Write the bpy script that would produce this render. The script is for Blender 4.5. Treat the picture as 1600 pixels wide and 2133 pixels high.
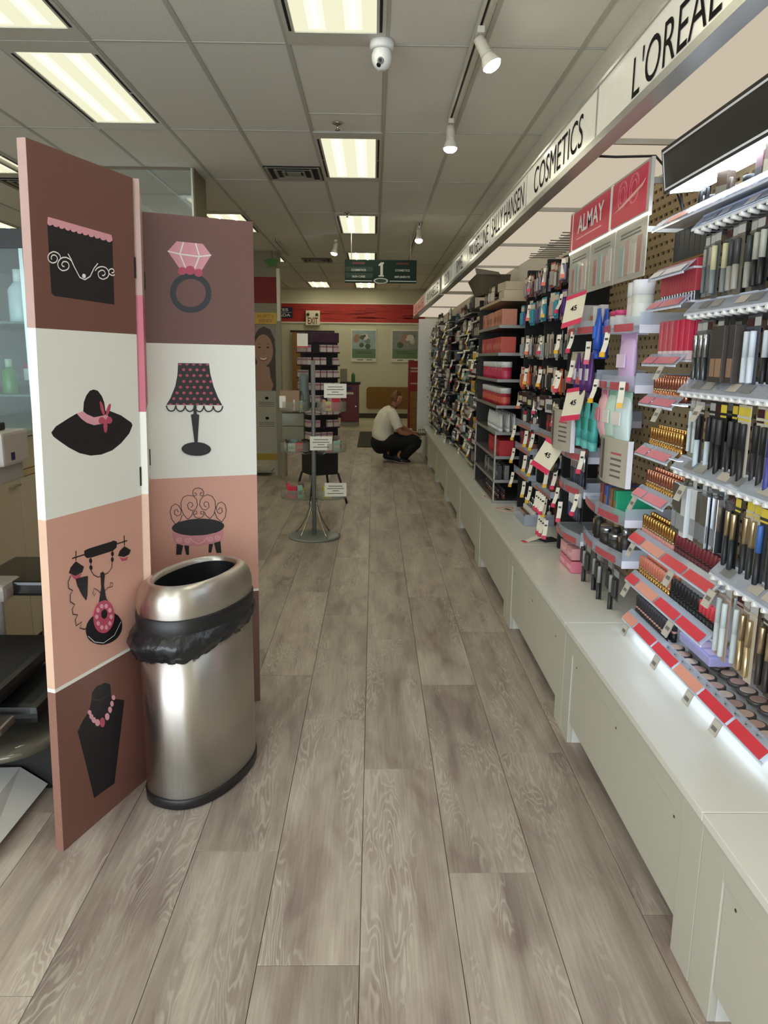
import bpy, bmesh, math, random
from mathutils import Vector, Matrix
random.seed(7)
for o in list(bpy.data.objects): bpy.data.objects.remove(o)
SC = bpy.context.scene
COL = SC.collection
# ---------------------------------------------------------------- camera
FPX = 1560.0
PITCH, YAW, ROLL = 0.20219, 0.015483, 0.010241
CAMZ = 1.42
fwd = Vector((math.sin(YAW)*math.cos(PITCH), math.cos(YAW)*math.cos(PITCH), -math.sin(PITCH)))
right = Vector((math.cos(YAW), -math.sin(YAW), 0))
down = fwd.cross(right)
r2 = right*math.cos(ROLL) - down*math.sin(ROLL)
d2 = right*math.sin(ROLL) + down*math.cos(ROLL)
cd = bpy.data.cameras.new('camera')
cam = bpy.data.objects.new('camera', cd); COL.objects.link(cam)
cd.sensor_fit = 'HORIZONTAL'; cd.sensor_width = 36.0; cd.lens = FPX/1600*36.0
cd.clip_start = 0.02; cd.clip_end = 100
mw = Matrix.Identity(4)
for i in range(3):
    mw[i][0] = r2[i]; mw[i][1] = -d2[i]; mw[i][2] = -fwd[i]
mw[2][3] = CAMZ
cam.matrix_world = mw
SC.camera = cam
# ---------------------------------------------------------------- world, daylight, exposure
w = bpy.data.worlds.new('World'); SC.world = w; w.use_nodes = True
bg = w.node_tree.nodes['Background']
bg.inputs[0].default_value = (0.80, 0.90, 1.0, 1); bg.inputs[1].default_value = 0.5
SC.view_settings.view_transform = 'Standard'
SC.view_settings.look = 'None'
SC.view_settings.gamma = 1.0
SC.view_settings.use_curve_mapping = False
SC.view_settings.exposure = 0.0
LD = bpy.data.lights.new('storefront_daylight', 'AREA'); LD.shape = 'RECTANGLE'
LD.size = 6.6; LD.size_y = 2.3; LD.energy = 385; LD.color = (1.0, 0.985, 0.96)
lo = bpy.data.objects.new('storefront_daylight', LD); COL.objects.link(lo)
lo.location = (-1.9, -2.35, 1.45); lo.rotation_euler = (math.pi/2, 0, 0)   # outside the shop window, shining +Y
TROFFER = 34.0         # radiance of the fluorescent lens panels
# ---------------------------------------------------------------- materials
MATS = {}
def lin(c):
    return tuple((x/255/12.92 if x/255 <= 0.04045 else ((x/255+0.055)/1.055)**2.4) for x in c)
def mat(key, rgb, rough=0.5, metal=0.0, var=0.05, scale=25.0, bump=0.0, coat=0.0, spec=0.5):
    """principled surface with a little procedural colour variation; rgb in 0..255 sRGB"""
    if key in MATS: return MATS[key]
    m = bpy.data.materials.new(key); m.use_nodes = True
    nt = m.node_tree; p = nt.nodes['Principled BSDF']
    c = lin(rgb)
    tc = nt.nodes.new('ShaderNodeTexCoord'); nz = nt.nodes.new('ShaderNodeTexNoise')
    nz.inputs['Scale'].default_value = scale; nz.inputs['Detail'].default_value = 3
    nt.links.new(tc.outputs['Object'], nz.inputs['Vector'])
    mx = nt.nodes.new('ShaderNodeMix'); mx.data_type = 'RGBA'
    mx.inputs[6].default_value = (*[x*(1-var) for x in c], 1)
    mx.inputs[7].default_value = (*[min(1, x*(1+var)) for x in c], 1)
    nt.links.new(nz.outputs[0], mx.inputs[0]); nt.links.new(mx.outputs[2], p.inputs['Base Color'])
    p.inputs['Roughness'].default_value = rough; p.inputs['Metallic'].default_value = metal
    p.inputs['Coat Weight'].default_value = coat; p.inputs['Specular IOR Level'].default_value = spec
    if bump:
        b = nt.nodes.new('ShaderNodeBump'); b.inputs['Strength'].default_value = bump; b.inputs['Distance'].default_value = 0.003
        nt.links.new(nz.outputs[0], b.inputs['Height']); nt.links.new(b.outputs[0], p.inputs['Normal'])
    MATS[key] = m
    return m
def emis(key, rgb, strength, lin_rgb=None):
    if key in MATS: return MATS[key]
    m = bpy.data.materials.new(key); m.use_nodes = True
    nt = m.node_tree; nt.nodes.remove(nt.nodes['Principled BSDF'])
    e = nt.nodes.new('ShaderNodeEmission'); e.inputs[1].default_value = strength
    e.inputs[0].default_value = (*(lin_rgb or lin(rgb)), 1)
    nt.links.new(e.outputs[0], nt.nodes['Material Output'].inputs[0])
    MATS[key] = m
    return m
def acrylic(key, rgb=(235, 240, 245), gloss=0.14, tint=0.9):
    if key in MATS: return MATS[key]
    m = bpy.data.materials.new(key); m.use_nodes = True
    nt = m.node_tree; nt.nodes.remove(nt.nodes['Principled BSDF'])
    t = nt.nodes.new('ShaderNodeBsdfTransparent'); t.inputs[0].default_value = (*[x*tint for x in lin(rgb)], 1)
    g = nt.nodes.new('ShaderNodeBsdfPrincipled'); g.inputs['Base Color'].default_value = (*lin(rgb), 1); g.inputs['Roughness'].default_value = 0.08
    mx = nt.nodes.new('ShaderNodeMixShader'); mx.inputs[0].default_value = gloss
    nt.links.new(t.outputs[0], mx.inputs[1]); nt.links.new(g.outputs[0], mx.inputs[2])
    nt.links.new(mx.outputs[0], nt.nodes['Material Output'].inputs[0])
    MATS[key] = m
    return m
def C(rgb, rough=0.45, metal=0.0, coat=0.0):
    return mat('paint_%d_%d_%d_%d_%d' % (*rgb, int(rough*100), int(metal*10)), rgb, rough, metal, coat=coat)
# ---------------------------------------------------------------- mesh builder
class G:
    def __init__(s): s.v = []; s.f = []; s.m = []; s.sm = []
    def add(s, v, f, mi=0, smooth=False):
        b = len(s.v); s.v += [tuple(x) for x in v]; s.f += [tuple(b+i for i in q) for q in f]
        s.m += [mi]*len(f); s.sm += [smooth]*len(f); return s
    def box(s, x0, x1, y0, y1, z0, z1, mi=0):
        v = [(x, y, z) for z in (z0, z1) for y in (y0, y1) for x in (x0, x1)]
        return s.add(v, [(0,2,3,1),(4,5,7,6),(0,1,5,4),(2,6,7,3),(0,4,6,2),(1,3,7,5)], mi)
    def bbox(s, x0, x1, y0, y1, z0, z1, b, mi=0):
        """box with chamfered edges"""
        bm = bmesh.new(); bmesh.ops.create_cube(bm, size=1)
        for q in bm.verts: q.co = Vector(((x0+x1)/2+q.co.x*(x1-x0), (y0+y1)/2+q.co.y*(y1-y0), (z0+z1)/2+q.co.z*(z1-z0)))
        bmesh.ops.bevel(bm, geom=bm.edges[:], offset=b, segments=2, affect='EDGES', profile=0.6)
        bm.verts.index_update()
        s.add([q.co for q in bm.verts], [[q.index for q in f.verts] for f in bm.faces], mi); bm.free(); return s
    def prism(s, poly, axis, a, b, mi=0, smooth=False):
        """polygon extruded along axis between a and b. axis x: (y,z), y: (x,z), z: (x,y)"""
        def P(p, t): return (t, p[0], p[1]) if axis == 'x' else ((p[0], t, p[1]) if axis == 'y' else (p[0], p[1], t))
        n = len(poly)
        s.add([P(p, a) for p in poly]+[P(p, b) for p in poly], [tuple(range(n-1, -1, -1)), tuple(range(n, 2*n))], mi)
        s.add([P(p, a) for p in poly]+[P(p, b) for p in poly], [(i, (i+1) % n, n+(i+1) % n, n+i) for i in range(n)], mi, smooth)
        return s
    def loops(s, L, cap=True, mi=0, smooth=True, close=True):
        n = len(L[0]); v = [p for l in L for p in l]; f = []
        for k in range(len(L)-1):
            for i in range(n if close else n-1): f.append((k*n+i, k*n+(i+1) % n, (k+1)*n+(i+1) % n, (k+1)*n+i))
        s.add(v, f, mi, smooth)
        if cap: s.add(L[0], [tuple(range(n-1, -1, -1))], mi); s.add(L[-1], [tuple(range(n))], mi)
        return s
    def lathe(s, prof, cx=0, cy=0, seg=14, mi=0, cap=True, sy=1.0):
        return s.loops([[(cx+r*math.cos(2*math.pi*i/seg), cy+sy*r*math.sin(2*math.pi*i/seg), z) for i in range(seg)] for r, z in prof], cap, mi)
    def tube(s, pts, r, seg=8, mi=0, cap=True):
        pts = [Vector(p) for p in pts]; L = []; n0 = None
        for i, p in enumerate(pts):
            t = (pts[min(i+1, len(pts)-1)]-pts[max(i-1, 0)]).normalized()
            if n0 is None: n0 = t.orthogonal().normalized()
            n0 = (n0-t*n0.dot(t)).normalized(); b = t.cross(n0)
            rr = r[i] if isinstance(r, (list, tuple)) else r
            L.append([p+(n0*math.cos(2*math.pi*k/seg)+b*math.sin(2*math.pi*k/seg))*rr for k in range(seg)])
        return s.loops(L, cap, mi)
    def ball(s, c, r, seg=12, rings=7, mi=0, sc=(1, 1, 1)):
        L = [[(c[0]+sc[0]*r*math.sin(math.pi*k/rings)*math.cos(2*math.pi*i/seg), c[1]+sc[1]*r*math.sin(math.pi*k/rings)*math.sin(2*math.pi*i/seg), c[2]-sc[2]*r*math.cos(math.pi*k/rings)) for i in range(seg)] for k in range(1, rings)]
        return s.loops(L, True, mi)
    def mesh(s, name, mats):
        me = bpy.data.meshes.new(name); me.from_pydata([tuple(q) for q in s.v], [], s.f)
        for q in (mats if isinstance(mats, (list, tuple)) else [mats]): me.materials.append(q)
        for p, mi, sm in zip(me.polygons, s.m, s.sm): p.material_index = mi; p.use_smooth = sm
        bm = bmesh.new(); bm.from_mesh(me); bmesh.ops.remove_doubles(bm, verts=bm.verts, dist=1e-6)
        bmesh.ops.recalc_face_normals(bm, faces=bm.faces); bm.to_mesh(me); bm.free()
        return me
    def build(s, name, mats, parent=None, loc=(0, 0, 0), rz=0.0):
        return link(name, s.mesh(name, mats), parent, loc, rz)
def link(name, me, parent=None, loc=(0, 0, 0), rz=0.0):
    o = bpy.data.objects.new(name, me); COL.objects.link(o)
    o.location = loc; o.rotation_euler = (0, 0, rz)
    if parent is not None: o.parent = parent
    return o
def tag(o, label, cat, group=None):
    o['label'] = label; o['category'] = cat
    if group: o['group'] = group
    return o
def thing(name, label, cat, loc=(0, 0, 0), rz=0.0, group=None):
    return tag(link(name, None, None, loc, rz), label, cat, group)
def struct(o):
    o['kind'] = 'structure'; return o
FACE_AISLE = Matrix(((0, 0, -1), (-1, 0, 0), (0, 1, 0)))     # text plane facing -X, reading towards -Y
FACE_CAM = Matrix(((1, 0, 0), (0, 0, -1), (0, 1, 0)))        # text plane facing -Y, reading towards +X
TXT = {}
def text_mesh(s, width=None, height=None, bold=0.0):
    cu = bpy.data.curves.new('t', 'FONT'); cu.body = s; cu.size = 1; cu.offset = bold; cu.resolution_u = 5
    ob = bpy.data.objects.new('t', cu); COL.objects.link(ob)
    dg = bpy.context.evaluated_depsgraph_get()
    me = bpy.data.meshes.new_from_object(ob.evaluated_get(dg)); bpy.data.objects.remove(ob); bpy.data.curves.remove(cu)
    xs = [v.co.x for v in me.vertices]; ys = [v.co.y for v in me.vertices]
    x0, x1, y0, y1 = min(xs), max(xs), min(ys), max(ys)
    sx = width/(x1-x0) if width else None; sy = height/(y1-y0) if height else None
    sx = sx or sy; sy = sy or sx
    for v in me.vertices: v.co = Vector(((v.co.x-(x0+x1)/2)*sx, (v.co.y-(y0+y1)/2)*sy, 0))
    return me
def text(s, name, m, center, face, parent=None, width=None, height=None, bold=0.0, extra=None):
    me = text_mesh(s, width, height, bold); me.materials.clear(); me.materials.append(m)
    R = face.to_4x4()
    if extra is not None: R = extra.to_4x4() @ R
    me.transform(Matrix.Translation(center) @ R)
    me.name = name
    return link(name, me, parent)
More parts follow.
